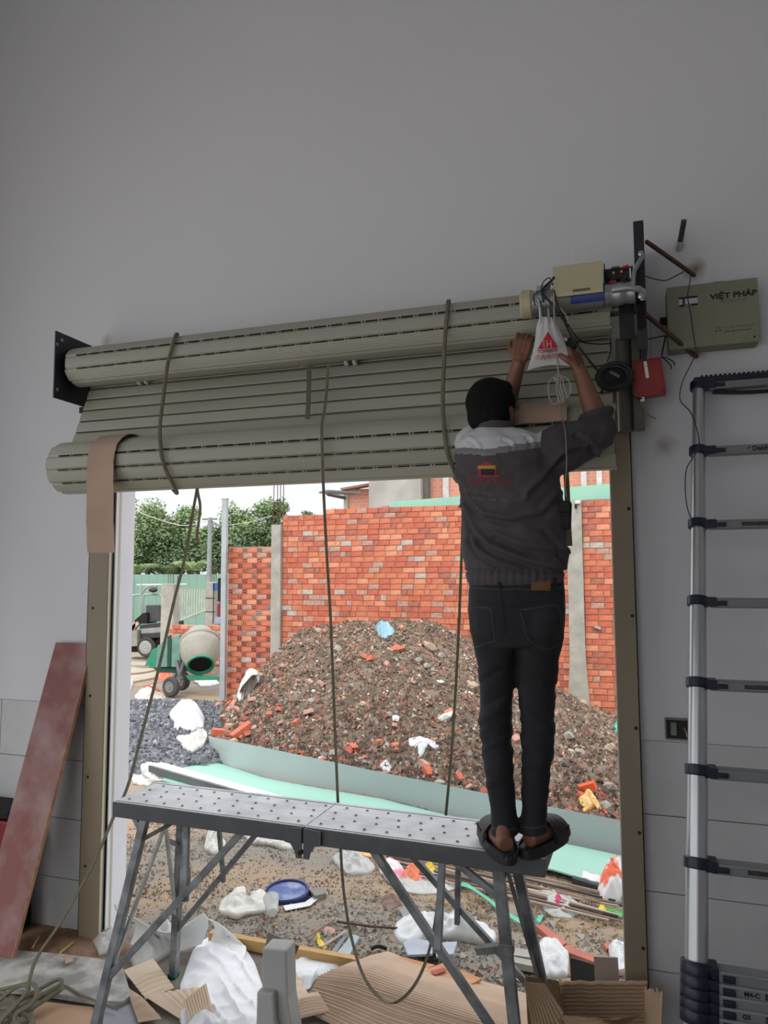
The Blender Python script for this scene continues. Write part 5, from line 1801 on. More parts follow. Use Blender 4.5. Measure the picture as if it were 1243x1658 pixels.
# ================================================================== trees
M_leaf = [mat('mid green leaves', (108, 134, 84), .6, scale=1.2, rgb2=(142, 164, 108), edge=(.35, .65)), mat('dark green leaves', (74, 94, 62), .65, scale=1.5, rgb2=(104, 126, 82), edge=(.35, .65)),
          mat('pale green leaves', (132, 152, 98), .6, scale=1.5, rgb2=(160, 178, 122), edge=(.35, .65))]
M_bark = mat('grey bark', (96, 84, 70), .9, bump=.3)
def tree(label, px, py, rx, ry, Y, lm, n, leaf=.13, seed=0, clumps=14):
    r = random.Random(seed)
    c = P(px, py, Y)
    s = (P(px + 10, py, Y) - c).length / 10
    RX, RZ_ = rx * s, ry * s
    t = thing('tree', label, 'tree', (c.x, Y, -.46))
    cl = []
    for _ in range(clumps):
        a, e = r.uniform(0, 2 * PI), r.uniform(-.7, 1)
        rr = r.uniform(.35, .85)
        cl.append(Vector((c.x + RX * rr * math.cos(a) * math.cos(e), Y + RX * rr * math.sin(a) * math.cos(e), c.z + RZ_ * rr * math.sin(e))))
    cl.append(c)
    b = MB()
    k = 0
    for _ in range(n):
        p0 = r.choice(cl)
        d = Vector((r.gauss(0, 1), r.gauss(0, 1), r.gauss(0, 1))); d.normalize()
        rad = .34 * min(RX, RZ_) * (1 + .7 * r.random())
        p = p0 + d * rad * r.random() ** .35
        u = Vector((r.uniform(-1, 1), r.uniform(-1, 1), r.uniform(-.6, .6))).normalized()
        w = (d + Vector((0, 0, .6))).cross(u)
        if w.length < .01: continue
        w.normalize()
        L = leaf * r.uniform(.6, 1.3)
        b.v.extend([p - u * L * .5, p + w * L * .28, p + u * L * .5, p - w * L * .28])
        b.f.append((k, k + 1, k + 2, k + 3)); k += 4
    me = bpy.data.meshes.new('foliage')
    org = full_org(t)
    me.from_pydata([tuple(v - org) for v in b.v], [], b.f)
    me.materials.append(lm)
    o = bpy.data.objects.new('foliage', me); COL.objects.link(o); o.parent = t; o['kind'] = 'stuff'
    ORG[o.name] = Vector((0, 0, 0))
    tb_ = MB(); tb_.tube([(c.x, Y, -.5), (c.x + .08, Y, (c.z - .46) * .45), (c.x, Y, c.z)], [.13, .10, .05], 8)
    for q_ in cl[:6]: tb_.tube([(c.x + .03, Y, c.z - RZ_ * .5), ((c.x + q_.x) / 2, (Y + q_.y) / 2, (c.z + q_.z) / 2 - .1), q_], [.05, .035, .015], 5)
    tb_.build('trunk', M_bark, t)
for k, (lab_, px, py, rx, ry, Y, li, n) in enumerate((
    ('tall mid green tree at the far left, its top near the roller', 238, 846, 36, 42, 25, 0, 3600),
    ('mid green tree in the second place from the left, above the fence', 285, 858, 30, 42, 26, 0, 3000),
    ('pointed green tree left of the utility pole', 305, 850, 20, 36, 28, 0, 1800),
    ('dark tree behind the far left fence corner', 215, 880, 34, 40, 27, 1, 2600),
    ('dark green tree filling the gap left of the utility pole', 265, 885, 38, 32, 24, 1, 3000),
    ('dark green tree right of the utility pole', 345, 880, 26, 36, 27, 1, 2200),
    ('bushy green tree left behind the low brick wall', 392, 850, 30, 38, 27, 0, 3200),
    ('bushy green tree behind the column rebar', 440, 842, 28, 38, 28, 0, 3000),
    ('green tree low behind the low brick wall', 415, 872, 34, 24, 25, 1, 2400),
    ('small green treetop just above the left end of the long wall', 502, 838, 14, 14, 34, 0, 800),
    ('small yellow green treetop beside the long middle strap', 545, 836, 11, 12, 32, 2, 700))):
    tree(lab_, px, py, rx, ry, Y, M_leaf[li], n, seed=k + 20, leaf=.15)
def shrub(label, px, py, rx, ry, Y, lm, n, seed):
    r = random.Random(seed)
    c = P(px, py, Y); s = (P(px + 10, py, Y) - c).length / 10
    t = thing('palm_shrub', label, 'shrub', (c.x, Y, -.46))
    for f in range(n):
        a = r.uniform(0, 2 * PI); L = rx * s * r.uniform(.7, 1.15)
        d = Vector((math.cos(a), math.sin(a), 0))
        pts_ = [Vector((c.x, Y, c.z - ry * s * .6)) + d * (L * q_) + Vector((0, 0, ry * s * 1.7 * (q_ - q_ * q_ * .75))) for q_ in (0, .25, .5, .75, 1)]
        b = MB()
        pp = catmull(pts_, 4)
        side = d.cross(Vector((0, 0, 1)))
        for i in range(2, len(pp) - 1):
            for sg in (-1, 1):
                o_ = pp[i]; tip = o_ + side * sg * (.34 * (1 - i / len(pp)) + .1) + Vector((0, 0, -.10)) + d * .12
                w = (pp[i + 1] - o_) * .4
                b.add([o_, o_ + w, tip], [(0, 1, 2)])
        b.tube(pp, .012, 4)
        b.build('frond', lm, t, smooth=0)
    MB().tube([(c.x, Y, -.5), (c.x, Y, c.z - ry * s * .5)], .08, 8).build('stem', M_bark, t)
shrub('pale green palm shrub left of the pole, above the fence', 222, 912, 34, 26, 22, M_leaf[2], 16, 1)
shrub('yellow green palm shrub beside the utility pole', 312, 908, 32, 26, 21.5, M_leaf[2], 18, 2)
shrub('darker palm shrub in the middle of the fence top', 268, 914, 34, 26, 22.5, M_leaf[1], 18, 3)
# undergrowth filling below the crowns behind the fence
for k, (px, py, rx, ry, Y, li) in enumerate(((225, 915, 36, 22, 23.5, 1), (285, 915, 40, 24, 23.5, 1), (340, 905, 34, 34, 24, 1), (240, 890, 30, 26, 23.8, 0), (320, 880, 26, 28, 25.5, 0), (375, 900, 30, 30, 25, 1))):
    tree(('undergrowth bush number %s behind the fence' % k) if 0 else ('dark bush behind the fence at its far left', 'dark bush behind the middle of the fence', 'dark bush behind the utility pole', 'mid green bush above the loader', 'mid green bush just left of the pole top', 'dark bush beside the steel post')[k], px, py, rx, ry, Y, M_leaf[li], 2200, seed=60 + k, leaf=.16)

# utility pole and wires
pb, ptp = P(337, 1000, 16), P(340, 838, 16)
t = thing('utility_pole', 'slim grey utility pole standing beyond the steel post', 'pole', (pb.x, 16, -.46))
MB().tube([(pb.x, 16, -.46), ptp], [.085, .062], 10).build('shaft', mat('pole concrete', (150, 156, 160), .8), t)
MB().box(ptp + Vector((0, -.02, -.05)), (.5, .05, .05)).build('cross_arm', M_steel, t, smooth=0)
for dx in (-.2, 0, .2): MB().tube([ptp + Vector((dx, 0, 0)), ptp + Vector((dx, 0, .12))], .03, 6).build('insulator', M_white, t)
for lab_, p_, rr in (('white cable sagging from the upper left to the utility pole', [(150, 775, 12), (213, 822, 13), (260, 842, 14), (300, 851, 15), (340, 842, 16)], .014),
                     ('thin cable running from the utility pole behind the steel post', [(340, 842, 16), (362, 850, 17), (400, 846, 19), (440, 835, 21)], .010)):
    wire('cable', lab_, p_, rr, mat('pale cable', (214, 216, 214), .6))

# ================================================================== rubble heap
sil = [(322, 1196), (345, 1172), (372, 1142), (400, 1112), (430, 1078), (460, 1046), (490, 1024), (520, 1013), (560, 1009), (600, 1007), (640, 1004), (700, 1012), (745, 1034), (800, 1064), (900, 1120), (950, 1142), (1010, 1166), (1100, 1200)]
RYd = 6.6
ridge_pts = [P(a, b_, RYd) for a, b_ in sil]
rx_, rz_ = [p.x for p in ridge_pts], [p.z for p in ridge_pts]
bot = [(327, 1197), (336, 1229), (371, 1246), (428, 1260), (620, 1292), (715, 1317), (906, 1367), (1009, 1388)]
topl = [(327, 1188), (345, 1194), (380, 1201), (440, 1213), (620, 1251), (715, 1270), (883, 1305), (1007, 1329)]
botw = [PG(a, b_) for a, b_ in bot]
sheet_x, sheet_y = [p.x for p in botw], [p.y for p in botw]
def interp(x, xs, ys):
    o_ = sorted(zip(xs, ys)); return float(np.interp(x, [a for a, _ in o_], [b_ for _, b_ in o_]))
def sheet_Y(x): return interp(x, sheet_x, sheet_y) if x < .0 else interp(0, sheet_x, sheet_y) - .35 * x
def mound(x, y):
    ys = sheet_Y(x) + .08
    zr = interp(x, rx_, rz_)
    g = ground_z(x, max(.2, y))
    if y <= ys: return g + .02
    s = min(1, (y - ys) / (RYd - ys))
    base = ground_z(x, ys) + .10
    if zr < base + .1: base = zr - .1 + .1 * s
    z = base + (zr - base) * (.88 * s + .12 * math.sin(s * PI / 2))
    if y > RYd: z = zr - .35 * ((y - RYd) / (WY - RYd)) ** 1.5
    bump = .06 * fbm(x * 1.7, y * 1.7, 4) + .035 * fbm(x * 5, y * 5, 7)
    return z + bump * min(1, s * 4) * (1 if zr > -.2 else .4)
M_soil = mat('brown rubble soil', (126, 110, 94), .95, scale=5, rgb2=(96, 82, 70), edge=(.4, .6), bump=.8, bscale=28)
heap = thing('rubble_heap', 'large heap of brown soil, brick bits and stones against the brick wall', 'rubble', (-2.6, 5.5, -.3))
b = MB()
nx, ny = 210, 130
def mf(u, v):
    x = -6.3 + 7.6 * u
    ys = sheet_Y(x) + .08
    y = ys + (WY + .02 - ys) * v
    z = mound(x, y + 1e-4) + .02 * fbm(x * 14, y * 14, 2) + .012 * fbm(x * 34, y * 34, 9)
    return (x, y, z)
b.grid(nx, ny, mf)
b.build('soil', M_soil, heap, smooth=70)
def onheap(r):
    x = r.uniform(-6.1, 1.0); ys = sheet_Y(x) + .1
    return x, ys + (RYd + .3 - ys) * r.random() ** 1.0
def lowheap(r):
    x = r.uniform(-5.6, 1.0); ys = sheet_Y(x) + .1
    return x, ys + (RYd + .3 - ys) * r.random() ** 2.2
M_h = dict(brown=mat('brown clods', (124, 106, 90), .95), dark=mat('dark clods', (98, 84, 74), .95), tan=mat('tan chips', (176, 156, 134), .95), brick=mat('brick chips', (186, 118, 98), .95), pink=mat('pale brick chips', (196, 138, 116), .95), white=mat('white chips', (214, 208, 198), .9), grey=mat('grey stones', (158, 152, 144), .9))
for nm, key, n, fnr, s, sd in (('clods', 'brown', 9000, onheap, .030, 11), ('clods', 'dark', 5500, lowheap, .030, 12), ('chips', 'tan', 4600, onheap, .022, 13), ('brick_chips', 'brick', 3600, lowheap, .022, 14),
                               ('brick_chips', 'brick', 1500, onheap, .020, 18), ('brick_chips', 'pink', 900, onheap, .024, 15), ('white_chips', 'white', 900, onheap, .020, 16), ('stones', 'grey', 1500, lowheap, .030, 17)):
    scatter(nm, M_h[key], n, fnr, s, heap, mound, sd, .8, .006)
r = random.Random(99)
def lump(s, r, flat=.7):
    "an irregular stone, 20 faces"
    bm = bmesh.new(); bmesh.ops.create_icosphere(bm, subdivisions=1, radius=1)
    k = Vector((r.uniform(.7, 1.3), r.uniform(.6, 1.1), r.uniform(.45, .8) * flat / .7))
    for v in bm.verts: v.co = Vector((v.co.x * k.x, v.co.y * k.y, v.co.z * k.z)) * s * r.uniform(.75, 1.2)
    me = bpy.data.meshes.new('stone'); bm.to_mesh(me); bm.free(); return me
lumps = [lump(1, r) for _ in range(8)]
stone_mats = [M_h['grey'], M_h['tan'], M_h['brown'], M_conc]
stone_meshes = []
for i, me in enumerate(lumps):
    me2 = me.copy(); me2.materials.append(stone_mats[i % 4]); stone_meshes.append(me2)
org = full_org(heap)
def put(name, me, x, y, z, s, parent, org_, r):
    o = bpy.data.objects.new(name, me); COL.objects.link(o); o.parent = parent
    o.location = Vector((x, y, z)) - org_
    o.scale = (s, s, s); o.rotation_euler = (r.uniform(-.6, .6), r.uniform(-.6, .6), r.uniform(0, 6.3))
    return o
for k in range(90):
    x, y = lowheap(r) if k % 2 else onheap(r)
    s = r.uniform(.035, .085)
    put('stone', r.choice(stone_meshes), x, y, mound(x, y) + s * .25, s, heap, org, r)
bf = []
for k in range(4):
    b = MB()
    L, h_ = r.uniform(.08, .17), r.uniform(.04, .08)
    b.add([(-L / 2, -.04, -h_ / 2), (L / 2, -.04, -h_ / 2), (L / 2 * r.uniform(.5, 1), .04, -h_ / 2), (-L / 2, .04, -h_ / 2), (-L / 2 * r.uniform(.6, 1), -.04, h_ / 2), (L / 2 * r.uniform(.5, 1), -.04, h_ / 2), (L / 2 * r.uniform(.3, 1), .04, h_ / 2), (-L / 2, .04, h_ / 2)],
          [(3, 2, 1, 0), (4, 5, 6, 7), (0, 1, 5, 4), (1, 2, 6, 5), (2, 3, 7, 6), (3, 0, 4, 7)])
    o = b.build('brick_fragment', M_b[(1, 4, 3, 4)[k]], None, smooth=0, loc=(0, 0, 0)); bf.append(o.data); bpy.data.objects.remove(o)
for k in range(110):
    x, y = lowheap(r)
    if k < 40: x = -5.6 + 1.9 * r.random(); ys = sheet_Y(x) + .12; y = ys + .9 * r.random() ** 1.5
    put('brick_fragment', r.choice(bf), x, y, mound(x, y) + .03, r.uniform(.35, .9), heap, org, r)
M_chunk = dict(w=mat('white tile piece', (226, 228, 222), .5), o=mat('orange brick piece', (222, 96, 52), .85))
def march(px, py, zf, t0, t1, st=.02):
    d = ray(px, py); tt = t0
    while tt < t1:
        p = CAM + d * tt
        if p.z < zf(p.x, p.y): return p
        tt += st
    return CAM + d * t1
def on_left(px, py, dz=0.0):
    return march(px, py, lambda x, y: max(gz(x, y) + .01, mound(x, y) if y > sheet_Y(x) + .1 and x > -6.2 else -9), 4.5, 15)
def on_mound(px, py):
    "the point of the heap seen at this pixel"
    d = ray(px, py); lo = None
    tt = 5.0
    while tt < 14:
        p = CAM + d * tt
        if p.y > sheet_Y(p.x) and p.z < mound(p.x, p.y): return p
        tt += .02
    return CAM + d * 9
for px, py, s, m_, nm in ((600, 1068, .10, M_b[1], 'brick_fragment'), (640, 1053, .12, M_b[1], 'brick_fragment'), (650, 1018, .07, M_b[0], 'brick_fragment'), (622, 1078, .10, M_b[3], 'brick_fragment'), (695, 1050, .13, stone_mats[1], 'stone'),
                          (765, 1112, .10, stone_mats[1], 'stone'), (516, 1022, .09, stone_mats[1], 'stone'), (626, 1122, .05, M_chunk['w'], 'white_chip'), (713, 1106, .055, M_chunk['w'], 'white_chip'), (760, 1124, .05, M_chunk['w'], 'white_chip'),
                          (720, 1165, .09, M_chunk['w'], 'white_tile_piece'), (728, 1156, .11, M_b[2], 'brick_fragment'), (484, 1136, .05, M_chunk['w'], 'white_chip'), (508, 1120, .04, M_chunk['w'], 'white_chip'), (640, 1164, .06, M_chunk['w'], 'white_chip'),
                          (570, 1217, .10, M_b[1], 'brick_fragment'), (642, 1208, .07, M_b[0], 'brick_fragment'), (613, 1202, .07, M_b[0], 'brick_fragment'), (522, 1232, .07, M_chunk['w'], 'white_chip'), (443, 1216, .06, stone_mats[0], 'stone'), (472, 1212, .07, stone_mats[0], 'stone'),
                          (970, 1255, .09, stone_mats[2], 'stone'), (985, 1277, .09, stone_mats[0], 'stone'), (925, 1218, .04, M_chunk['w'], 'white_chip'), (934, 1215, .04, M_chunk['w'], 'white_chip'), (985, 1215, .10, stone_mats[1], 'stone'), (948, 1278, .12, M_chunk['o'], 'brick_fragment'), (940, 1290, .08, M_b[1], 'brick_fragment'), (975, 1290, .07, M_b[1], 'brick_fragment')):
    p = on_mound(px, py)
    me = r.choice(lumps if nm != 'brick_fragment' else bf).copy(); me.materials.clear(); me.materials.append(m_)
    put(nm, me, p.x, p.y, p.z + s * .1, s if nm != 'brick_fragment' else s * 9, heap, org, r)
M_br4 = M_b[0]
def hollow_brick(name, label, px, py, yaw, pitch, s=1.0, n=(2, 2)):
    p = on_mound(px, py) if py < 1300 else PG(px, py, .04)
    t = thing(name, label, 'brick', (p.x, p.y, p.z))
    M = (Matrix.Rotation(yaw, 3, 'Z') @ Matrix.Rotation(pitch, 3, 'Y'))
    MB().box(p + Vector((0, 0, .03)), (.18 * s, .08 * s, .08 * s), M).build('block', M_b[1], t, smooth=0, bev=.003)
    for i in (-1, 1):
        for j in (-1, 1):
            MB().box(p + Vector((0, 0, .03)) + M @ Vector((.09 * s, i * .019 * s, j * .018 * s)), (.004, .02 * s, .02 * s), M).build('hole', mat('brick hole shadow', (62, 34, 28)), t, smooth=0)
hollow_brick('hollow_brick', 'red hollow brick lying at the heap\'s left foot, beside the white sack', 342, 1182, -1.2, .1, 1.3)
hollow_brick('hollow_brick', 'red hollow brick low on the heap left of the long middle strap', 572, 1216, -1.0, .1, .8)
hollow_brick('hollow_brick', 'orange brick on the heap\'s left foot near the grey sheet corner', 358, 1192, .4, .1, 1.2)
hollow_brick('hollow_brick', 'orange brick leaning on others above the grey sheet, left side', 392, 1190, .9, -.5, 1.4)

def gz(x, y):
    g = ground_z(x, max(.2, y))
    e = 1 - ((x + 5.9) / 2.2) ** 2 - ((y - 5.0) / 2.7) ** 2
    return g + (.34 * max(0, e) ** .7 if e > 0 else -.02) + .02 * fbm(x * 5, y * 5)

# ================================================================== flexible things: sacks, film, rags
def outline(poly, n=36):
    pts_ = [Vector((a, b_, 0)) for a, b_ in poly]
    per = [(pts_[(i + 1) % len(pts_)] - pts_[i]).length for i in range(len(pts_))]
    tot = sum(per); out = []
    for k in range(n):
        s = tot * k / n; i = 0
        while s > per[i]: s -= per[i]; i += 1
        out.append(pts_[i].lerp(pts_[(i + 1) % len(pts_)], s / per[i]))
    sm = []
    for k in range(n): sm.append(out[k] * .5 + out[k - 1] * .25 + out[(k + 1) % n] * .25)
    return sm
def rag(name, label, cat, poly, h, m, seed=0, wr=.4, puff=1.0, surf=None, thick=.004, parent=None, nr=22, n=72, freq=9, sheet=False):
    "a crumpled sheet or sack lying on the ground inside this outline of the photograph"
    surf = surf or (lambda a, b_: PG(a, b_))
    h = h * .62
    ol = outline(poly, n)
    cx = sum(p.x for p in ol) / n; cy = sum(p.y for p in ol) / n
    base = [surf(p.x, p.y) for p in ol]
    c0 = surf(cx, cy)
    v, f = [c0 + Vector((0, 0, h))], []
    for i in range(1, nr + 1):
        t_ = i / nr
        for k in range(n):
            p = c0.lerp(base[k], t_)
            prof = max(0, 1 - t_ ** (1.2 * puff + .3)) if not sheet else (1 - t_ ** 5)
            nz = noise.noise(Vector((p.x * freq + seed * 3.1, p.y * freq, seed))) + .6 * (1 - 2 * abs(noise.noise(Vector((p.x * freq * 1.7, p.y * freq * 1.7 + seed, 3)))) + .3 * (1 - 2 * abs(noise.noise(Vector((p.x * freq * 4, p.y * freq * 4, seed + 3))))))
            z = h * prof * (1 + 1.5 * wr * nz) + min(.014, h * .35) * (1 + nz) * (t_ < 1)
            if True:
                ca, sa = math.cos(seed), math.sin(seed)
                a_ = p.x * ca + p.y * sa; b2 = -p.x * sa + p.y * ca
                w_ = a_ * 16 + 1.6 * noise.noise(Vector((p.x * 3, p.y * 3, seed)))
                f1 = 1 - 2 * abs(noise.noise(Vector((w_ * .8, b2 * 2.2, seed))))
                f2 = 1 - 2 * abs(noise.noise(Vector((b2 * 13 + p.x * 3, a_ * 3, seed + 9))))
                if not sheet: z += min(.016, h * .30) * (1.1 * f1 ** 3 + .7 * max(0, f2) ** 2 - .4) * (1 - t_ ** 6)
                else: z = h * prof * (.5 + .5 * math.cos(t_ * 2)) + (.016 * f1 ** 3 + .008 * max(0, f2) ** 2) * (1 - t_ ** 8) + .006
            v.append(p + Vector((0, 0, max(.001, z))))
    for k in range(n): f.append((0, 1 + k, 1 + (k + 1) % n))
    for i in range(nr - 1):
        for k in range(n):
            a = 1 + i * n; k2 = (k + 1) % n
            f.append((a + k, a + n + k, a + n + k2, a + k2))
    b = MB().add(v, f)
    o = b.build(name, m, parent, smooth=60)
    if thick:
        md = o.modifiers.new('cloth thickness', 'SOLIDIFY'); md.thickness = thick; md.offset = -1
    if parent is None: tag(o, label, cat)
    return o
M_sack = mat('white woven sack', (216, 214, 206), .7, var=.06, scale=4, bump=.2, bscale=60)
M_film = mat('crumpled clear film', (222, 222, 218), .25, var=.05, alpha=.62, bump=.3, bscale=30)
M_wfilm = mat('white plastic film', (226, 228, 228), .35, var=.05, bump=.2, bscale=30)
M_orange = mat('orange plastic', (232, 100, 60), .45, var=.06)
M_pinkp = mat('pink plastic', (226, 62, 112), .4)
M_yel = mat('yellow plastic', (232, 200, 40), .4)
M_gp = mat('green plastic', (60, 170, 100), .4)
M_strapg = mat('mint strapping', (90, 190, 160), .5)
rag('plastic_sack', 'bulging white plastic sack on the gravel at the left foot of the rubble heap', 'sack', [(272, 1152), (282, 1142), (300, 1137), (322, 1142), (332, 1158), (330, 1172), (312, 1178), (290, 1172)], .26, M_wfilm, 1, .12, 1.6, surf=lambda a, b_: on_left(a, b_ + 8))
rag('plastic_bottle', 'small white crushed bottle in front of the bulging white sack', 'bottle', [(282, 1166), (290, 1164), (293, 1176), (288, 1184), (281, 1180)], .06, M_wfilm, 2, .1, 1.5, surf=on_left)
rag('white_sack', 'long whitish sack lying on the left slope of the rubble heap', 'sack', [(382, 1128), (392, 1108), (408, 1090), (420, 1090), (420, 1104), (402, 1124), (388, 1136)], .26, M_sack, 3, .1, 1.5, surf=lambda a, b_: on_mound(a, b_ + 3))
rag('pink_cloth', 'strip of pink cloth trailing down from the long whitish sack', 'cloth', [(368, 1148), (380, 1130), (387, 1133), (378, 1146), (370, 1158)], .04, mat('faded pink cloth', (214, 142, 128), .8), 4, .2, 1, surf=on_mound)
rag('blue_bag', 'pale blue plastic bag on the very top of the rubble heap', 'bag', [(606, 1012), (614, 1003), (622, 1006), (640, 1016), (638, 1022), (626, 1030), (614, 1028)], .12, mat('pale blue plastic', (150, 190, 208), .4, var=.1), 5, .5, 1.2, surf=lambda a, b_: on_mound(a, max(1012, b_ + 6)))
rag('plastic_bag', 'torn white plastic bag low on the middle of the heap', 'bag', [(660, 1200), (676, 1196), (694, 1200), (712, 1206), (708, 1214), (690, 1212), (684, 1226), (676, 1232), (676, 1214), (662, 1210)], .05, M_wfilm, 6, .6, 1, surf=on_mound)
rag('plastic_bag', 'small white scrap of bag at the heap\'s lower edge above the grey sheet', 'bag', [(614, 1246), (626, 1240), (636, 1248), (630, 1256), (616, 1254)], .05, M_wfilm, 7, .6, 1, surf=lambda a, b_: on_mound(a, b_ - 4))
rag('food_wrapper', 'crumpled yellow and orange wrapper on the heap at the right, above the grey sheet', 'wrapper', [(935, 1300), (942, 1292), (958, 1292), (968, 1302), (976, 1316), (960, 1312), (944, 1318)], .06, mat('yellow orange foil', (244, 176, 84), .4, rgb2=(240, 214, 150), scale=30), 8, .6, 1, surf=lambda a, b_: on_mound(a, b_ - 2))
rag('red_cloth', 'salmon red strip of plastic beside the yellow wrapper', 'wrapper', [(952, 1296), (962, 1298), (986, 1320), (982, 1322), (962, 1306)], .03, mat('salmon plastic', (222, 120, 104), .5), 9, .3, 1, surf=lambda a, b_: on_mound(a, b_ - 2))
rag('green_bag', 'mint green bag half buried at the right edge of the heap', 'bag', [(990, 1180), (1000, 1170), (1012, 1172), (1014, 1186), (1000, 1190)], .07, M_strapg, 10, .4, 1, surf=on_mound)
rag('white_sheet', 'crumpled whitish tarp at the left end of the grey sheet', 'tarp', [(284, 1196), (294, 1204), (304, 1204), (320, 1192), (336, 1186), (336, 1196), (328, 1212), (310, 1220), (296, 1212)], .10, M_sack, 11, .5, 1, surf=on_left)
rag('plastic_bag', 'crumpled white bag on the dark gravel beside the left end of the steel profile', 'bag', [(226, 1242), (240, 1238), (252, 1246), (276, 1250), (292, 1256), (276, 1266), (250, 1268), (230, 1256)], .09, M_wfilm, 12, .5, 1, surf=on_left)
rag('white_rag', 'white folded sheet lying just behind the left end of the platform', 'cloth', [(209, 1258), (216, 1256), (236, 1262), (252, 1268), (240, 1274), (216, 1270)], .05, M_sack, 13, .3, 1, surf=on_left)
rag('orange_sack', 'red and white sack on the ground at the far left behind the gravel', 'sack', [(216, 1130), (228, 1118), (248, 1112), (258, 1118), (250, 1132), (232, 1134)], .12, mat('red white sack', (224, 90, 70), .6, rgb2=(230, 226, 222), scale=2.2, edge=(.48, .52)), 14, .3, 1.2)
rag('dirty_rag', 'brownish grey rag heap beside the mixer wheel', 'cloth', [(214, 1142), (232, 1134), (252, 1120), (268, 1126), (272, 1142), (250, 1148), (226, 1148)], .10, mat('dirty cloth', (168, 148, 134), .8, rgb2=(206, 196, 186), scale=6), 15, .6, 1)
rag('white_bag', 'small white bag on the dirt right of the mixer', 'bag', [(320, 1108), (332, 1104), (350, 1102), (356, 1108), (340, 1112), (324, 1112)], .10, M_wfilm, 16, .4, 1)
rag('grey_bag', 'grey and white bag on the far left edge beside the doorway jamb', 'bag', [(200, 1106), (210, 1100), (216, 1108), (212, 1118), (202, 1120)], .16, M_wfilm, 17, .5, 1)
# middle ground on the dirt
rag('cloth_bag', 'crumpled white cloth bag on the dirt, left of the round blue lid', 'cloth', [(352, 1476), (356, 1464), (372, 1462), (376, 1446), (396, 1440), (400, 1452), (398, 1470), (416, 1468), (424, 1450), (438, 1452), (440, 1470), (424, 1480), (396, 1484), (384, 1490), (364, 1484)], .055, M_sack, 20, .5, 1.1)
rag('white_rag', 'white rag standing on the dirt between the left platform legs', 'cloth', [(330, 1376), (334, 1356), (342, 1346), (346, 1360), (350, 1370), (366, 1372), (364, 1382), (344, 1386)], .10, M_sack, 21, .4, 1)
rag('white_rag', 'flattened white rag behind the platform\'s centre hinge', 'cloth', [(388, 1350), (404, 1346), (430, 1352), (450, 1354), (470, 1364), (484, 1376), (460, 1378), (438, 1370), (408, 1368)], .06, M_sack, 22, .5, 1)
rag('plastic_bag', 'clear crumpled plastic bag under the platform, right of its centre hinge', 'bag', [(536, 1392), (552, 1386), (566, 1390), (592, 1394), (610, 1408), (600, 1416), (572, 1420), (548, 1408)], .06, M_film, 23, .6, 1)
rag('food_wrapper', 'orange paper sheet under the platform, at the end of the thin sticks', 'wrapper', [(574, 1380), (588, 1378), (602, 1384), (606, 1390), (590, 1388)], .02, mat('light orange paper', (244, 182, 122), .6), 24, .3, 1)
rag('food_wrapper', 'second orange paper scrap, further right under the platform', 'wrapper', [(628, 1392), (640, 1388), (652, 1390), (650, 1394), (636, 1398)], .02, mat('light orange paper', (244, 182, 122)), 25, .3, 1)
rag('plastic_sheet', 'wide clear plastic sheet on the dirt under the orange and yellow bags', 'plastic sheet', [(610, 1404), (640, 1398), (700, 1410), (742, 1418), (740, 1440), (714, 1448), (680, 1450), (650, 1444), (628, 1430)], .012, M_film, 26, .6, .8, sheet=True)
rag('plastic_bag', 'white and pink plastic bag at the left of the clear sheet', 'bag', [(612, 1402), (626, 1398), (648, 1404), (656, 1420), (646, 1432), (628, 1426), (614, 1414)], .06, mat('white pink plastic', (232, 228, 230), .4, rgb2=(238, 150, 176), scale=9, edge=(.55, .62)), 27, .5, 1)
rag('orange_bag', 'orange net bag on the clear plastic sheet under the platform', 'bag', [(650, 1418), (660, 1409), (676, 1410), (686, 1418), (684, 1430), (668, 1432), (654, 1428)], .06, mat('orange net', (236, 104, 62), .5, rgb2=(240, 150, 110), scale=60), 28, .5, 1)
rag('yellow_bag', 'bright yellow bag on the clear sheet, right of the orange net bag', 'bag', [(686, 1408), (696, 1406), (708, 1412), (706, 1420), (696, 1422), (688, 1416)], .05, M_yel, 29, .5, 1)
rag('plastic_cap', 'small red plastic cap beside the white and pink bag', 'plastic scrap', [(640, 1424), (646, 1420), (651, 1424), (650, 1430), (643, 1431)], .03, mat('crimson plastic', (226, 40, 76), .4), 30, .1, 1.4)  # a loose red cap
rag('plastic_bag', 'clear plastic bag with a pink knot lying right of the platform leg', 'bag', [(862, 1436), (884, 1440), (908, 1452), (936, 1462), (944, 1476), (926, 1490), (894, 1486), (878, 1474), (880, 1456)], .05, M_film, 31, .7, 1, sheet=True)
rag('pink_scrap', 'bright pink plastic scrap on the clear bag right of the platform', 'plastic scrap', [(896, 1464), (904, 1461), (911, 1466), (909, 1474), (900, 1475)], .055, M_pinkp, 32, .4, 1.2)
rag('cement_bag', 'orange and white printed bag at the lower right beside the mint sheet', 'bag', [(966, 1450), (972, 1428), (984, 1420), (1016, 1424), (1020, 1462), (1000, 1466), (976, 1466)], .22, mat('orange white print bag', (238, 106, 60), .5, rgb2=(236, 234, 232), scale=3.2, edge=(.49, .52)), 33, .2, 1.3)
rag('drink_bottle', 'green and yellow crushed drink bottle below the orange and white bag', 'bottle', [(968, 1478), (976, 1472), (1008, 1478), (1014, 1486), (1000, 1490), (976, 1486)], .03, mat('green label', (70, 160, 60), .4), 34, .15, 1.2)
rag('bottle_label', 'yellow end of the crushed bottle below the orange and white bag', 'bottle', [(966, 1480), (970, 1473), (980, 1472), (983, 1480), (978, 1487), (969, 1486)], .045, M_yel, 35, .1, 1.4)
rag('green_scrap', 'tiny green plastic scrap left of the crushed drink bottle', 'plastic scrap', [(954, 1484), (962, 1482), (964, 1488), (956, 1490)], .02, M_gp, 36, .3, 1)
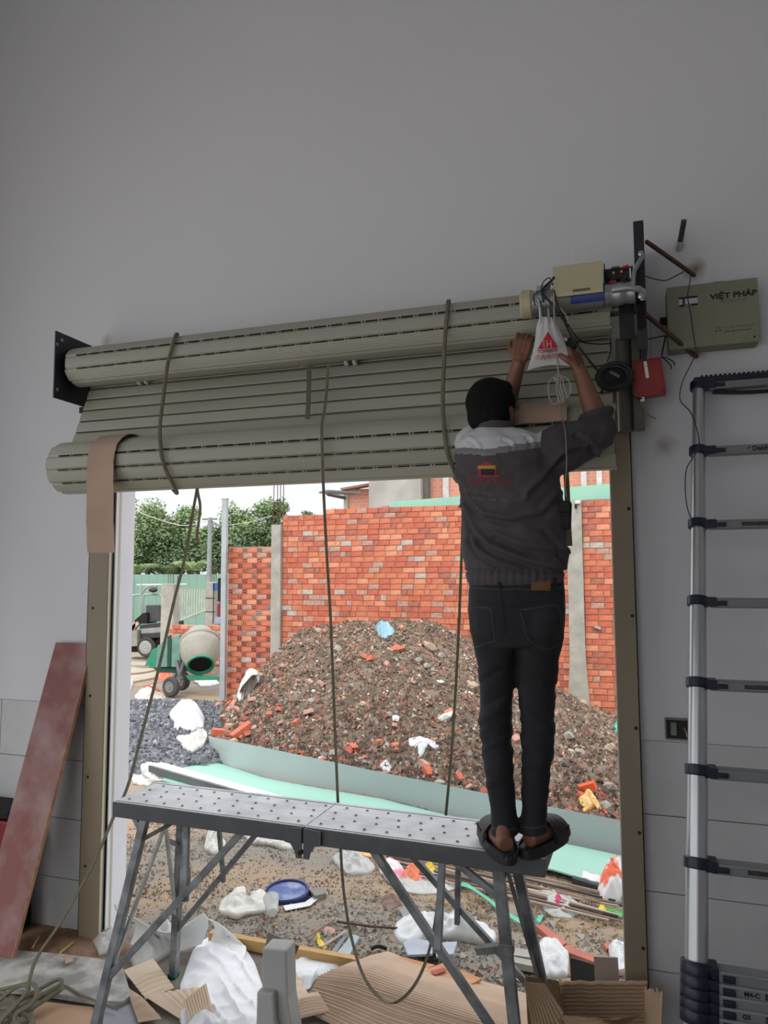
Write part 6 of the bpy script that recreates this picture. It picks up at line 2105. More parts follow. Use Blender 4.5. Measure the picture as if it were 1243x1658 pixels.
rag('wrapped_bundle', 'bundle wrapped in white film lying across the doorway behind the platform legs', 'bundle', [(634, 1512), (642, 1494), (668, 1490), (720, 1490), (780, 1500), (806, 1516), (800, 1532), (760, 1528), (700, 1520), (672, 1540), (648, 1530)], .09, M_wfilm, 37, .35, 1.2)
rag('white_bag', 'white cloth bag inside the right end of the doorway, behind the open box', 'bag', [(866, 1540), (880, 1524), (900, 1528), (922, 1548), (920, 1584), (880, 1586), (866, 1566)], .06, M_wfilm, 38, .35, 1.1)
rag('white_bag', 'white film beside the right rail foot, behind the grey card', 'bag', [(984, 1540), (996, 1528), (1014, 1534), (1016, 1580), (992, 1582)], .06, M_wfilm, 39, .35, 1.1)
rag('brown_rag', 'dull brown rag on the dirt in the middle, left of the brace', 'cloth', [(616, 1458), (630, 1450), (646, 1456), (650, 1468), (634, 1474), (620, 1470)], .04, mat('dull brown cloth', (136, 112, 100), .9), 40, .4, 1)
rag('glove', 'yellow and pink work glove scrap near the wooden strip', 'glove', [(518, 1506), (530, 1502), (544, 1506), (540, 1514), (526, 1514)], .02, mat('pinkish glove', (206, 160, 150), .8), 41, .4, 1)
rag('yellow_scrap', 'yellow tape scrap standing beside the pinkish glove', 'tape', [(511, 1514), (516, 1512), (518, 1526), (530, 1536), (524, 1540), (513, 1530)], .02, M_yel, 42, .3, 1)
# gravel
t = thing('gravel_pile', 'low pile of dark blue grey gravel at the left, in front of the mixer', 'gravel', (-5.9, 5.0, -.3))
M_grav = mat('dark gravel', (110, 112, 117), .8, var=.4, scale=25, bump=.6)
b = MB(); b.grid(60, 70, lambda u, v: (-8.1 + 4.1 * u, 2.3 + 5.4 * v, gz(-8.1 + 4.1 * u, 2.3 + 5.4 * v)))
b.build('gravel_bed', M_grav, t, smooth=60)
def ongr(r):
    while True:
        x, y = r.uniform(-8.0, -3.8), r.uniform(2.4, 7.6)
        if ((x + 5.9) / 2.15) ** 2 + ((y - 5.0) / 2.65) ** 2 < 1: return x, y
scatter('gravel', M_grav, 8000, ongr, .030, t, gz, 31, .8, .004)
scatter('gravel', mat('pale gravel', (176, 178, 184), .85), 1500, ongr, .024, t, gz, 32, .8, .006)

# ================================================================== sheet metal in the yard
M_gsheet = mat('grey-backed sheet metal', (166, 176, 174), .45, var=.05, scale=1)
t = thing('metal_sheet', 'long grey metal sheet standing on edge in front of the rubble heap', 'metal sheet', (-2.2, 2.9, -.25))
def shf(u, v):
    px = 327 + (1040 - 327) * u
    pb_ = float(np.interp(px, [a for a, _ in bot] + [1040], [b_ for _, b_ in bot] + [1395]))
    pt_ = float(np.interp(px, [a for a, _ in topl] + [1040], [b_ for _, b_ in topl] + [1336]))
    p0 = PG(px, pb_)
    p1 = P(px, pt_, p0.y + .05)
    return p0.lerp(p1, v)
MB().grid(60, 1, shf, .004).build('sheet', M_gsheet, t, smooth=20)
t = thing('metal_sheet', 'mint green metal sheet lying flat on the ground behind the platform', 'metal sheet', (-2.2, 2.4, -.2))
lowl = [(262, 1264), (300, 1278), (500, 1330), (700, 1370), (890, 1408), (1009, 1447), (1040, 1456)]
upl = [(318, 1214), (345, 1236), (428, 1262), (620, 1294), (715, 1319), (906, 1369), (1040, 1397)]
def mtf(u, v):
    i = u * 6; k = min(5, int(i)); f = i - k
    a = Vector((upl[k][0] * (1 - f) + upl[k + 1][0] * f, upl[k][1] * (1 - f) + upl[k + 1][1] * f, 0))
    c_ = Vector((lowl[k][0] * (1 - f) + lowl[k + 1][0] * f, lowl[k][1] * (1 - f) + lowl[k + 1][1] * f, 0))
    p0, p1 = PG(a.x, a.y, .012), PG(c_.x, c_.y, .04)
    return p0.lerp(p1, v) + Vector((0, 0, .01 * math.sin(u * 9) - .0))
MB().grid(40, 8, mtf, .010).build('sheet', mat('mint sheet face', (154, 200, 182), .45, var=.04, scale=1), t, smooth=30)
def edge_f(u, v):
    uu = .74 + .26 * u
    return Vector(mtf(uu, 1.0)) + Vector((0, .0 + .10 * v, .012)) + Vector((0, 0, .004 * math.sin(u * 60)))
MB().grid(30, 3, edge_f, .004).build('protective_film', M_wfilm, t, smooth=30)
d0, d1 = Vector(mtf(.72, 1)), Vector(mtf(1, 1))
MB().bar(d0 + Vector((0, -.015, -.02)), d1 + Vector((0, -.015, -.02)), .03, .05).build('dark_edge', mat('dark foam edge', (62, 66, 68), .7), t, smooth=0)
t = thing('steel_profile', 'long whitish steel profile with a dark side, lying across the mint sheet', 'metal profile', tuple(PG(350, 1262)))
a_, c_ = PG(252, 1240, .10), PG(475, 1304, .10)
MB().bar(a_, c_, .12, .05).build('channel', mat('whitish coated steel', (206, 208, 206), .5, var=.1), t, smooth=0)
MB().bar(a_ + Vector((-.03, -.065, -.012)), c_ + Vector((-.03, -.065, -.012)), .012, .06).build('dark_flange', mat('dark flange', (92, 96, 98), .6), t, smooth=0)
scatter('gravel', M_grav, 160, lambda r: (lambda p: (p.x, p.y))(PG(300 + 38 * r.random() + 0, 1234 + 12 * r.random())), .03, t, lambda x, y: ground_z(x, y) + .05, 44, .8, .01)
# bundle of thin sticks and rods behind the right legs
t = thing('stick_bundle', 'bundle of long thin brown battens and rods lying behind the platform, right side', 'sticks', tuple(PG(820, 1430)))
rs = random.Random(5)
M_stick = [mat('weathered batten', (150, 128, 110), .9, bump=.2), mat('dark rod', (72, 66, 62), .7), mat('pale batten', (190, 176, 160), .9)]
for k in range(13):
    o_ = k * 3.6
    a_ = PG(600 + rs.uniform(-10, 60) + k * 4, 1374 + o_ * .9, .03); c_ = PG(1014 + rs.uniform(-50, 10), 1452 + o_ * 1.0 + rs.uniform(-4, 4), .03)
    MB().tube([a_, a_.lerp(c_, .5) + Vector((0, 0, rs.uniform(-.01, .015))), c_], rs.choice([.006, .009, .012]), 6).build('stick', M_stick[k % 3], t)

# planks, slabs and boards by their four corners
def slab(name, label, cat, c4, m, thick=.03, lift=.0, surf=None, bev=.002, parent=None, obj_name='board', hs=None):
    surf = surf or PG
    hs = hs or [0] * len(c4)
    top_ = [surf(x, y, lift + thick) + Vector((0, 0, h)) for (x, y), h in zip(c4, hs)]
    n = len(top_)
    v = top_ + [p - Vector((0, 0, thick)) for p in top_]
    f = [tuple(range(n)), tuple(reversed(range(n, 2 * n)))] + [(i, n + i, n + (i + 1) % n, (i + 1) % n) for i in range(n)]
    o = MB().add(v, f).build(name, m, parent, smooth=0, bev=bev)
    if parent is None: tag(o, label, cat)
    return o
M_redt = mat('terracotta plate', (190, 112, 96), .8, var=.12, scale=8)
slab('terracotta_plate', 'long terracotta coloured board on the dirt right of the platform legs', 'board', [(862, 1494), (872, 1490), (918, 1526), (906, 1532)], M_redt, .025)
slab('terracotta_plate', 'second terracotta board, lower, leading towards the right rail', 'board', [(904, 1536), (918, 1530), (985, 1556), (980, 1564)], M_redt, .02)
slab('terracotta_chip', 'small terracotta chip on the dirt near the right rail', 'board', [(976, 1528), (984, 1524), (990, 1532), (982, 1536)], M_redt, .015)
slab('grey_tile', 'small grey tile piece on the dirt in the middle, behind the brace', 'tile', [(646, 1472), (660, 1468), (668, 1484), (656, 1490)], mat('grey tile piece', (140, 146, 146), .6), .02)
slab('grey_block', 'low grey block right of the round blue lid', 'block', [(500, 1440), (526, 1436), (528, 1446), (510, 1450)], mat('grey block', (132, 132, 124), .8), .035)
slab('paper_strip', 'torn white paper strip in front of the round blue lid', 'paper', [(458, 1466), (494, 1460), (510, 1448), (518, 1452), (502, 1466), (462, 1474)], M_wfilm, .004, .01)
slab('steel_channel', 'flat pale grey steel channel on the dirt beside the wooden strip', 'metal profile', [(540, 1548), (570, 1512), (582, 1516), (562, 1552)], mat('pale grey steel', (160, 172, 176), .5), .02)
slab('steel_channel', 'narrow second grey channel left of the flat pale one', 'metal profile', [(532, 1544), (558, 1512), (562, 1514), (540, 1548)], mat('mid grey steel', (122, 132, 136), .5), .02)
t = MB().tube([PG(520, 1534, .02), PG(560, 1508, .03)], .006, 6).build('thin_stick', M_stick[2]); tag(t, 'short pale stick beside the yellow tape scrap', 'stick')
t = MB().tube([PG(545, 1492, .02), PG(600, 1500, .02), PG(658, 1504, .03)], .006, 6).build('thin_rod', M_rust); tag(t, 'thin rusty rod on the dirt leading to the wrapped bundle', 'rod')
t = MB().tube([PG(496, 1518, .02), PG(520, 1502, .02), PG(542, 1488, .02)], .005, 6).build('thin_stick', M_stick[0]); tag(t, 'thin twig on the dirt between the glove and the blue lid', 'stick')
t = MB().tube(catmull([PG(600, 1536, .02), PG(612, 1532, .03), PG(626, 1536, .02)], 5), .009, 6).build('hose', M_blk); tag(t, 'short curved black hose piece behind the big cardboard', 'hose')
o = MB().ribbon(catmull([PG(744, 1430, .02), PG(760, 1436, .06), PG(790, 1456, .03), PG(815, 1476, .02), PG(850, 1496, .04)], 5), .03, .003, side=(0, 1, 0)).build('green_strap', M_strapg, None, smooth=30); tag(o, 'mint green plastic strap winding behind the right platform leg', 'strap')
o = MB().ribbon(catmull([PG(866, 1498, .02), PG(872, 1490, .04), PG(876, 1482, .03)], 4), .025, .003).build('green_strap', M_strapg, None, smooth=30); tag(o, 'short mint green strap end beside the terracotta board', 'strap')
# blue lid
c = PG(464, 1447, .02)
t = thing('bucket_lid', 'round dark blue bucket lid lying on the dirt with dust on it', 'lid', (c.x, c.y, c.z - .02))
rr = (PG(500, 1447) - PG(428, 1447)).length / 2
Mt = Matrix.Translation(c) @ Matrix.Rotation(.06, 4, 'X')
MB().lathe([(rr * .97, -.02), (rr, -.012), (rr, .02), (rr * .96, .026), (rr * .90, .024), (rr * .88, .012), (rr * .5, .012), (.001, .013)], Mt, 40).build('rim', mat('dark blue plastic', (40, 56, 108), .45, var=.1), t)
MB().lathe([(rr * .86, .0135), (.001, .0145)], Mt, 40, cap=False).build('dusty_centre', mat('dusty blue plastic', (84, 100, 152), .7, rgb2=(150, 160, 192), scale=12, edge=(.45, .7)), t)
# clear plastic cup
c = PG(441, 1492, .0)
t = thing('plastic_cup', 'clear plastic cup lying on the dirt in front of the white cloth bag', 'cup', (c.x, c.y, c.z))
u_ = (PG(438, 1462, .05) - c)
Mt = frame(c + Vector((0, 0, .04)), (1, 0, 0), u_.cross(Vector((1, 0, 0))) * -1)
Mt = Matrix.Translation(c + Vector((0, 0, .045))) @ Vector((0, 0, 1)).rotation_difference(u_.normalized()).to_matrix().to_4x4()
MB().lathe([(.026, 0), (.027, .002), (.042, .10), (.044, .102), (.041, .10), (.026, .006), (.001, .005)], Mt, 24, cap=False).build('cup', mat('frosted cup', (225, 228, 226), .2, alpha=.6, var=0), t)

# ================================================================== machines
# cement mixer
mx = thing('cement_mixer', 'cement mixer with a grey drum, green frame and rubber wheels beyond the gravel', 'cement mixer', tuple(PG(300, 1125)))
M_mg = mat('green mixer paint', (52, 138, 110), .55, var=.12); M_drum = mat('cement-caked drum', (160, 156, 144), .85, var=.1, scale=5, bump=.3)
MYY = 8.6
dc = P(324, 1050, MYY)
axis = Vector((.42, -.62, -.62)).normalized()
Md = Matrix.Translation(dc) @ Vector((0, 0, 1)).rotation_difference(axis).to_matrix().to_4x4()
MB().lathe([(.12, -.42), (.22, -.40), (.33, -.20), (.365, -.12), (.365, -.02), (.37, 0), (.365, .02), (.345, .16), (.27, .34), (.22, .40)], Md, 36, cap=False).build('drum', M_drum, mx)
MB().lathe([(.222, .385), (.245, .39), (.245, .43), (.215, .43), (.20, .38)], Md, 36, cap=False).build('mouth_ring', M_mg, mx)
MB().lathe([(.215, .36), (.01, .30)], Md, 30, cap=False).build('drum_inside', mat('drum interior', (26, 25, 24), .9), mx)
MB().lathe([(.365, -.16), (.385, -.14), (.385, -.10), (.365, -.08)], Md, 36, cap=False).build('gear_ring', M_drum, mx)
h = P(265, 1075, MYY - .1)
def pbox(name, c4, Y, dep, m, parent=mx, bev=.004):
    p = [P(x, y, Y) for x, y in c4]; n = len(p)
    v = p + [q_ + Vector((0, dep, 0)) for q_ in p]
    return MB().add(v, [tuple(range(n)), tuple(reversed(range(n, 2 * n)))] + [(i, n + i, n + (i + 1) % n, (i + 1) % n) for i in range(n)]).build(name, m, parent, smooth=0, bev=bev)
pbox('motor_cover', [(240, 1080), (262, 1040), (262, 1078), (255, 1082)], MYY - .1, .3, M_mg)
pbox('motor_housing', [(255, 1045), (290, 1028), (292, 1078), (288, 1080), (252, 1080)], MYY - .15, .32, mat('dull mixer housing', (110, 150, 134), .6, var=.15))
pbox('housing_side', [(271, 1030), (277, 1028), (276, 1080), (270, 1080)], MYY - .17, .02, mat('dark green paint', (30, 72, 58), .6))
pbox('cover_flap', [(234, 1078), (246, 1052), (258, 1046), (252, 1080)], MYY - .05, .25, M_mg)
pbox('chassis', [(247, 1081), (292, 1081), (290, 1090), (256, 1089)], MYY - .1, .35, mat('dark green paint', (30, 72, 58)))
pbox('frame_arm', [(288, 1040), (296, 1030), (304, 1026), (298, 1040), (294, 1060), (289, 1062)], MYY - .1, .1, M_mg)
pbox('frame_bar', [(300, 1094), (356, 1095), (356, 1101), (306, 1102)], MYY - .3, .1, M_mg)
MB().bar(P(286, 1070, MYY - .2), P(294, 1100, MYY - .3), .06, .06, up=(0, 1, 0)).build('axle_strut', mat('grey strut', (110, 110, 106), .6), mx, smooth=0)
MB().tube([P(290, 1098, MYY - .3), P(298, 1070, MYY - .3)], .03, 8).build('lever', M_steel, mx)
M_tyre = mat('grey rubber tyre', (74, 74, 74), .85, var=.1)
for px, py, Y in ((277, 1112, MYY - .45), (294, 1102, MYY - .05)):
    c = P(px, py, Y)
    Mw = Matrix.Translation(c) @ Vector((0, 0, 1)).rotation_difference(Vector((-.15, -1, 0)).normalized()).to_matrix().to_4x4()
    MB().lathe([(.10, -.05), (.15, -.055), (.175, -.035), (.18, 0), (.175, .035), (.15, .055), (.10, .05)], Mw, 28).build('wheel', M_tyre, mx)
    MB().lathe([(.10, .045), (.095, .056), (.05, .050), (.045, .062), (.001, .064)], Mw, 24, cap=False).build('hub', mat('dusty grey hub', (128, 128, 122), .7), mx)
# bricks and bags around the mixer
bw = thing('brick_foundation', 'low run of red brick foundation behind the cement mixer', 'wall', tuple(P(318, 1022, 10.2)))
r2 = random.Random(8)
x0, x1 = P(279, 1018, 10.2).x, P(372, 1018, 10.2).x
z0, z1 = -.46, P(318, 1012, 10.2).z
MB().box(((x0 + x1) / 2, 10.35, (z0 + z1 - .02) / 2), (x1 - x0, .25, z1 - .02 - z0)).build('mortar', mat('grey brown mortar', (150, 136, 122)), bw, smooth=0)
zz = z1 - .05; row = 0; org = full_org(bw)
while zz > -.1:
    x = x0 - .1 * (row % 2)
    while x < x1:
        o = bpy.data.objects.new('brick', r2.choice(brick_me[:5])); COL.objects.link(o); o.parent = bw; o.location = Vector((x + .1, 10.23, zz)) - org
        x += .193
    zz -= .0895; row += 1
rag('orange_sack', 'orange sack lying under the mixer chassis', 'sack', [(252, 1092), (262, 1090), (282, 1096), (276, 1102), (256, 1102)], .10, M_orange, 50, .2, 1.2)
rag('printed_sack', 'red and white printed sack under the mixer drum, left side', 'sack', [(290, 1092), (300, 1080), (312, 1090), (318, 1100), (300, 1102)], .22, mat('red white sack', (224, 90, 70)), 51, .4, 1.2)
rag('printed_sack', 'red and white printed sack under the mixer drum, right side', 'sack', [(312, 1104), (330, 1098), (350, 1100), (356, 1108), (330, 1110)], .12, mat('red white sack', (224, 90, 70)), 52, .4, 1.2)
slab('road_slab', 'flat pale concrete slab on the ground at the far left', 'slab', [(195, 1078), (262, 1084), (272, 1092), (212, 1104), (190, 1106)], mat('pale road concrete', (176, 166, 150), .9), .05)
slab('road_slab', 'second pale concrete slab behind the first, at the far left', 'slab', [(190, 1062), (240, 1064), (262, 1078), (192, 1076)], mat('pale road concrete', (176, 166, 150)), .05)
for k in range(5):
    a_ = PG(200, 1106 + 1.5 * k, .03); c_ = PG(262, 1085 + 1.5 * k, .03)
t = MB().tube(catmull([PG(196, 1092, .05), PG(230, 1090, .05), PG(268, 1082, .06)], 4), .03, 6).build('timber', M_stick[0]); tag(t, 'long timber lying between the two pale slabs', 'timber')
# three wheeled loader
LYY = 12.6
ld = thing('cargo_tricycle', 'dark three wheeled cargo loader with tubular frame beyond the mixer', 'vehicle', tuple(PG(235, 1066)))
M_ldk = mat('dark machine paint', (58, 56, 56), .6, var=.15); M_pipe = mat('pale tube frame', (150, 164, 156), .5)
pbox('engine_cover', [(236, 980), (258, 980), (260, 1006), (236, 1008)], LYY, .5, mat('charcoal cover', (72, 72, 76), .6), ld)
pbox('seat', [(218, 1004), (232, 992), (238, 992), (238, 1010), (218, 1010)], LYY - .1, .4, M_dark, ld)
pbox('bed_rail', [(226, 1012), (268, 1008), (268, 1016), (226, 1018)], LYY - .2, .8, M_ldk, ld)
pbox('bed_side', [(228, 1018), (268, 1014), (268, 1024), (228, 1026)], LYY - .2, .8, mat('grey bed side', (150, 148, 148), .6), ld)
pbox('bed_floor', [(226, 1025), (268, 1022), (266, 1032), (230, 1034)], LYY - .2, .8, M_ldk, ld)
pbox('tipper_box', [(196, 1024), (222, 1020), (222, 1046), (196, 1048)], LYY - .3, .7, mat('grey tipper box', (150, 150, 140), .7), ld)
pbox('chassis', [(200, 1046), (222, 1044), (240, 1034), (256, 1034), (238, 1056), (200, 1056)], LYY, .5, mat('dark underside', (40, 38, 36), .8), ld)
for px, py, Y, s_ in ((237, 1048, LYY - .3, 1.0), (246, 1046, LYY + .7, 1.0)):
    c = P(px, py, Y)
    Mw = Matrix.Translation(c) @ Vector((0, 0, 1)).rotation_difference(Vector((.1, -1, 0)).normalized()).to_matrix().to_4x4()
    MB().lathe([(.14, -.05), (.22, -.06), (.25, 0), (.22, .06), (.14, .05)], Mw, 24).build('wheel', M_ldk, ld)
    MB().lathe([(.17, .055), (.15, .065), (.03, .05), (.001, .07)], Mw, 20, cap=False).build('hub', mat('pale hub', (160, 160, 156), .6), ld)
for p_ in ([(213, 1008), (213, 968), (217, 964), (228, 963)], [(229, 1006), (229, 945)], [(232, 990), (232, 968), (236, 963), (258, 963), (262, 970), (262, 1004)], [(231, 960), (236, 952), (246, 948), (254, 950)]):
    MB().tube(catmull([P(x, y, LYY) for x, y in p_], 4) if len(p_) > 2 else [P(x, y, LYY) for x, y in p_], .028, 8).build('roll_bar', M_pipe, ld)
MB().tube([P(222, 947, LYY), P(302, 946, LYY)], .022, 6).build('canopy_rail', mat('white rail', (220, 228, 222), .5), ld)
MB().ell(P(248, 955, LYY - .1), (.12, .1, .07), 12).build('lamp_cluster', M_ldk, ld)
for k in range(9):
    p = P(200 + 2.6 * k, 1016 - 4 * math.sin(k), LYY - .1)
    MB().box(p, (.18, .1, .09), Matrix.Rotation(k * .7, 3, 'Y')).build('load_brick', M_b[(3, 2, 5)[k % 3]], ld, smooth=0)
# concrete pillars
def pillar(label, px0, px1, yt, Y, extra=True):
    x0, x1 = P(px0, 1000, Y).x, P(px1, 1000, Y).x
    z1 = P((px0 + px1) / 2, yt, Y).z
    t = thing('concrete_pillar', label, 'column', ((x0 + x1) / 2, Y, -.46))
    MB().box(((x0 + x1) / 2, Y, (z1 - .46) / 2), (x1 - x0, .25, z1 + .46)).build('shaft', M_conc, t, smooth=0, bev=.01)
    for dx in (.3, .5, .7): MB().tube([(x0 + (x1 - x0) * dx, Y, z1 - .02), (x0 + (x1 - x0) * dx, Y, z1 + .35)], .008, 5).build('rebar', M_rust, t)
    return t
pillar('square grey concrete pillar beside the dark loader', 265, 285, 945, 11.6)
t = pillar('stout grey concrete pillar with cable bands, just left of the steel post', 337, 354, 942, 10.9)
for y in (968, 990): MB().box(P(345, y, 10.9), (.24, .27, .012)).build('band', M_dark, t, smooth=0)
MB().tube([P(346, 945, 10.7), P(345, 1010, 10.7)], .012, 6).build('conduit', M_blk, t)
MB().box(P(349, 950, 10.72), (.12, .03, .16)).build('blue_cloth', mat('blue cloth', (60, 100, 160), .8), t, smooth=0)
t = thing('hanging_cloth', 'dark red and black work clothes hung between the stout pillar and steel post', 'clothes', tuple(P(356, 1000, 10.6)))
MB().tube([(P(356, 1004, 10.6).x, 10.66, -.46), P(356, 935, 10.66)], .02, 6).build('pole', M_steel, t); MB().box(P(356, 955, 10.6), (.08, .05, .5)).build('black_jacket', M_dark, t, smooth=0); MB().box(P(356, 988, 10.6), (.09, .06, .28)).build('red_shirt', mat('dark red cloth', (130, 44, 58), .8), t, smooth=0)
MB().box(P(354, 1004, 10.6), (.16, .06, .14)).build('grey_bag', mat('bluish grey cloth', (150, 164, 184), .8), t, smooth=0)
slab('plank_stack', 'low stack of yellow and red boards in front of the picket fence end', 'boards', [(324, 985), (340, 984), (342, 992), (326, 993)], mat('yellow red boards', (214, 170, 96), .8, rgb2=(200, 110, 86), scale=6), .12, lift=.2)
slab('yard_slab', 'pale flat yard slab behind the brick foundation', 'slab', [(290, 1008), (310, 1001), (352, 1000), (356, 1010)], mat('pale slab', (206, 200, 180), .9), .05, lift=.15)
# ================================================================== inside the doorway: board, slab, cardboard
def PF(px, py, dz=0.0): return PZ(px, py, dz)
M_ply = mat('worn red formwork board', (138, 90, 86), .7, scale=5, rgb2=(172, 146, 142), edge=(.42, .72), bump=.15, bscale=30)
TLp, TRp = P(90, 1040, -.03), P(150, 1042, -.03)
BRp = PZ(16, 1567, .0); BLp = BRp + (TLp - TRp)
BLp.z = .0
nrm = (TRp - TLp).cross(BRp - TRp).normalized()
if nrm.y > 0: nrm = -nrm
b = MB()
fr = [TLp, TRp, BRp, BLp]
bk = [p + nrm * -.020 for p in fr]
lead = thing('formwork_board', 'tall worn reddish formwork board leaning on the wall left of the doorway', 'board', tuple((BRp + BLp) / 2))
b.add(fr + bk, [(0, 1, 2, 3), (7, 6, 5, 4), (0, 4, 5, 1), (1, 5, 6, 2), (2, 6, 7, 3), (3, 7, 4, 0)])
b.build('panel', M_ply, lead, smooth=0, bev=.001)
eb = MB()
for a_, c_ in ((TRp, BRp),):
    eb.bar(a_ + nrm * .0015 - nrm * .01, c_ + nrm * .0015 - nrm * .01, .004, .021, up=tuple(nrm))
eb.build('worn_edge', mat('raw plywood edge', (160, 122, 96), .8, var=.2, scale=30), lead, smooth=0)
def onboard(u, v): return TLp.lerp(TRp, u).lerp(BLp.lerp(BRp, u), v)
c = P(2, 1340, -.22)
t = thing('tool_case', 'red and black tool case peeking from behind the leaning board at left edge', 'case', (c.x - .12, -.16, P(2, 1372, -.2).z - .02))
MB().box((c.x - .14, -.12, P(2, 1350, -.2).z), (.33, .18, .13)).build('red_body', mat('red plastic case', (120, 30, 40), .4), t, smooth=0, bev=.01)
MB().box((c.x - .14, -.12, P(2, 1318, -.2).z), (.35, .19, .04)).build('black_lid', M_dark, t, smooth=0, bev=.01)
MB().box((c.x - .14, -.10, P(2, 1372, -.2).z * .5), (.3, .16, P(2, 1372, -.2).z)).build('dark_base', M_dark, t, smooth=0)

# reddish dirt patch
rag('dirt_patch', '', '', [(20, 1500), (60, 1492), (140, 1495), (200, 1510), (215, 1540), (180, 1556), (100, 1548), (40, 1540)], .012, mat('reddish brown dirt', (128, 92, 72), .95, scale=14, rgb2=(150, 124, 102), bump=.4), 60, .5, .8, surf=PF, thick=0)['kind'] = 'stuff'
o = bpy.context.scene.objects['dirt_patch']; o['label'] = 'reddish brown dirt and dust along the wall foot at left'; o['category'] = 'dirt'
for k, p_ in enumerate((((52, 1535), (62, 1517)), ((96, 1544), (118, 1526)))):
    t = MB().tube([PF(*p_[0], .02), PF(*p_[1], .02)], .005, 5).build('wood_splinter', mat('yellow splinter', (196, 168, 104), .8)); tag(t, ('short yellow wood splinter nearest the leaning board', 'longer yellow wood splinter on the dirt patch')[k], 'splinter')
slab('card_scrap', 'small tan cardboard scrap on the grey slab', 'cardboard', [(104, 1548), (120, 1546), (118, 1556), (106, 1560)], M_card, .004, .05, surf=PF)
rag('bubble_wrap', 'clump of clear bubble wrap at the foot of the left rail', 'plastic sheet', [(146, 1512), (160, 1506), (184, 1512), (200, 1530), (190, 1546), (160, 1550), (150, 1530)], .05, M_film, 61, .7, 1, surf=PF)
# grey stone slab
M_stone = mat('grey dusty slab', (186, 184, 178), .85, scale=9, rgb2=(138, 136, 132), edge=(.4, .6), bump=.4, bscale=25)
def upright(name, label, cat, c4, Y, m):
    a = [P(x, y, Y) for x, y in c4]
    n = len(a); v = a + [q_ + Vector((0, .008, 0)) for q_ in a]
    o = MB().add(v, [tuple(range(n)), tuple(reversed(range(n, 2 * n)))] + [(i, n + i, n + (i + 1) % n, (i + 1) % n) for i in range(n)]).build(name, m, None, smooth=0)
    tag(o, label, cat)
slab('stone_slab', 'large flat grey slab on the floor at lower left, under the rope', 'slab', [(24, 1538), (100, 1544), (196, 1556), (212, 1610), (198, 1622), (150, 1618), (60, 1604), (-60, 1594), (-60, 1540)], M_stone, .022, .012, surf=PF)
slab('brown_board', 'pale brown board under the slab in the lower left corner', 'board', [(60, 1620), (150, 1630), (160, 1665), (140, 1700), (20, 1700), (50, 1650)], mat('pale brown board', (186, 152, 124), .85, var=.1), .012, 0, surf=PF)
slab('board', 'smooth bluish grey panel beneath the platform\'s left foot', 'board', [(170, 1628), (214, 1618), (230, 1660), (220, 1700), (160, 1700)], mat('bluish grey panel', (150, 152, 160), .6), .012, .0, surf=PF)
# rope coil
rc = thing('rope_coil', 'loose coil of olive webbing rope on the floor in the lower left corner', 'rope', tuple(PF(40, 1620)))
rr_ = random.Random(12)
def loopz(pts_, r=.0095):
    MB().tube(catmull([PF(x, y, z) for x, y, z in pts_], 5), r, 7, flat=.7).build('rope_turn', M_strap, rc)
loopz([(0, 1620, .06), (18, 1604, .09), (34, 1596, .11), (46, 1600, .11), (34, 1618, .10), (14, 1640, .08), (0, 1655, .06)])
loopz([(-10, 1605, .06), (20, 1598, .08), (50, 1592, .12), (60, 1606, .12), (50, 1626, .10), (28, 1640, .08), (24, 1655, .06), (36, 1668, .05), (56, 1660, .05)])
loopz([(8, 1646, .06), (30, 1622, .08), (60, 1604, .09), (88, 1588, .10), (98, 1586, .10), (98, 1594, .09), (80, 1606, .08), (50, 1622, .07), (20, 1640, .06)])
loopz([(12, 1650, .05), (40, 1630, .07), (66, 1612, .08), (92, 1598, .08), (100, 1600, .08), (86, 1610, .07), (52, 1632, .06), (30, 1644, .05)])
loopz([(98, 1594, .05), (110, 1598, .04), (130, 1610, .04), (150, 1618, .04), (190, 1634, .03)], .006)
loopz([(-20, 1640, .04), (10, 1632, .06), (34, 1640, .06), (52, 1652, .05), (50, 1664, .05), (30, 1670, .05), (10, 1664, .05)])
loopz([(-20, 1612, .05), (0, 1606, .06), (20, 1616, .07), (26, 1634, .06), (14, 1654, .05), (-6, 1664, .04)])

# corrugated cardboard pieces
M_corr = mat('light corrugated card', (212, 190, 166), .85, var=.06, bump=.08)
M_corr2 = mat('brown corrugated card', (184, 158, 136), .85, var=.08, scale=6, bump=.08)
def corr(name, label, c4, m, ridges=14, amp=.003, dz=(0, 0, 0, 0), sag=.0, along=True, surf=PF, thick=.003, flatpart=0.0, nseg=10, group=None):
    "corrugated sheet between four corners (tl, tr, br, bl)"
    t = thing(name, label, 'cardboard', tuple(surf(*c4[2])))
    cs = [surf(x, y, z) for (x, y), z in zip(c4, dz)]
    nn = (cs[1] - cs[0]).cross(cs[3] - cs[0]).normalized()
    if nn.z < 0: nn = -nn
    def fn(u, v):
        p = cs[0].lerp(cs[1], u).lerp(cs[3].lerp(cs[2], u), v)
        w = v if along else u
        a = amp * (1 if w > flatpart else 0) * math.sin(w * ridges * 2 * PI)
        return p + nn * a + Vector((0, 0, sag * math.sin(u * PI) * math.sin(v * PI) + .004 * noise.noise(p * 6)))
    N = ridges * 5
    if along: MB().grid(nseg, N, fn, thick).build('sheet', m, t, smooth=50)
    else: MB().grid(N, nseg, fn, thick).build('sheet', m, t, smooth=50)
    return t
corr('cardboard_piece', 'light cardboard piece under the left platform brace, flat with few ridges', [(200, 1572), (248, 1552), (282, 1600), (236, 1618)], M_corr, 8, .003, (.03, .05, .02, .02), .01, flatpart=.4)
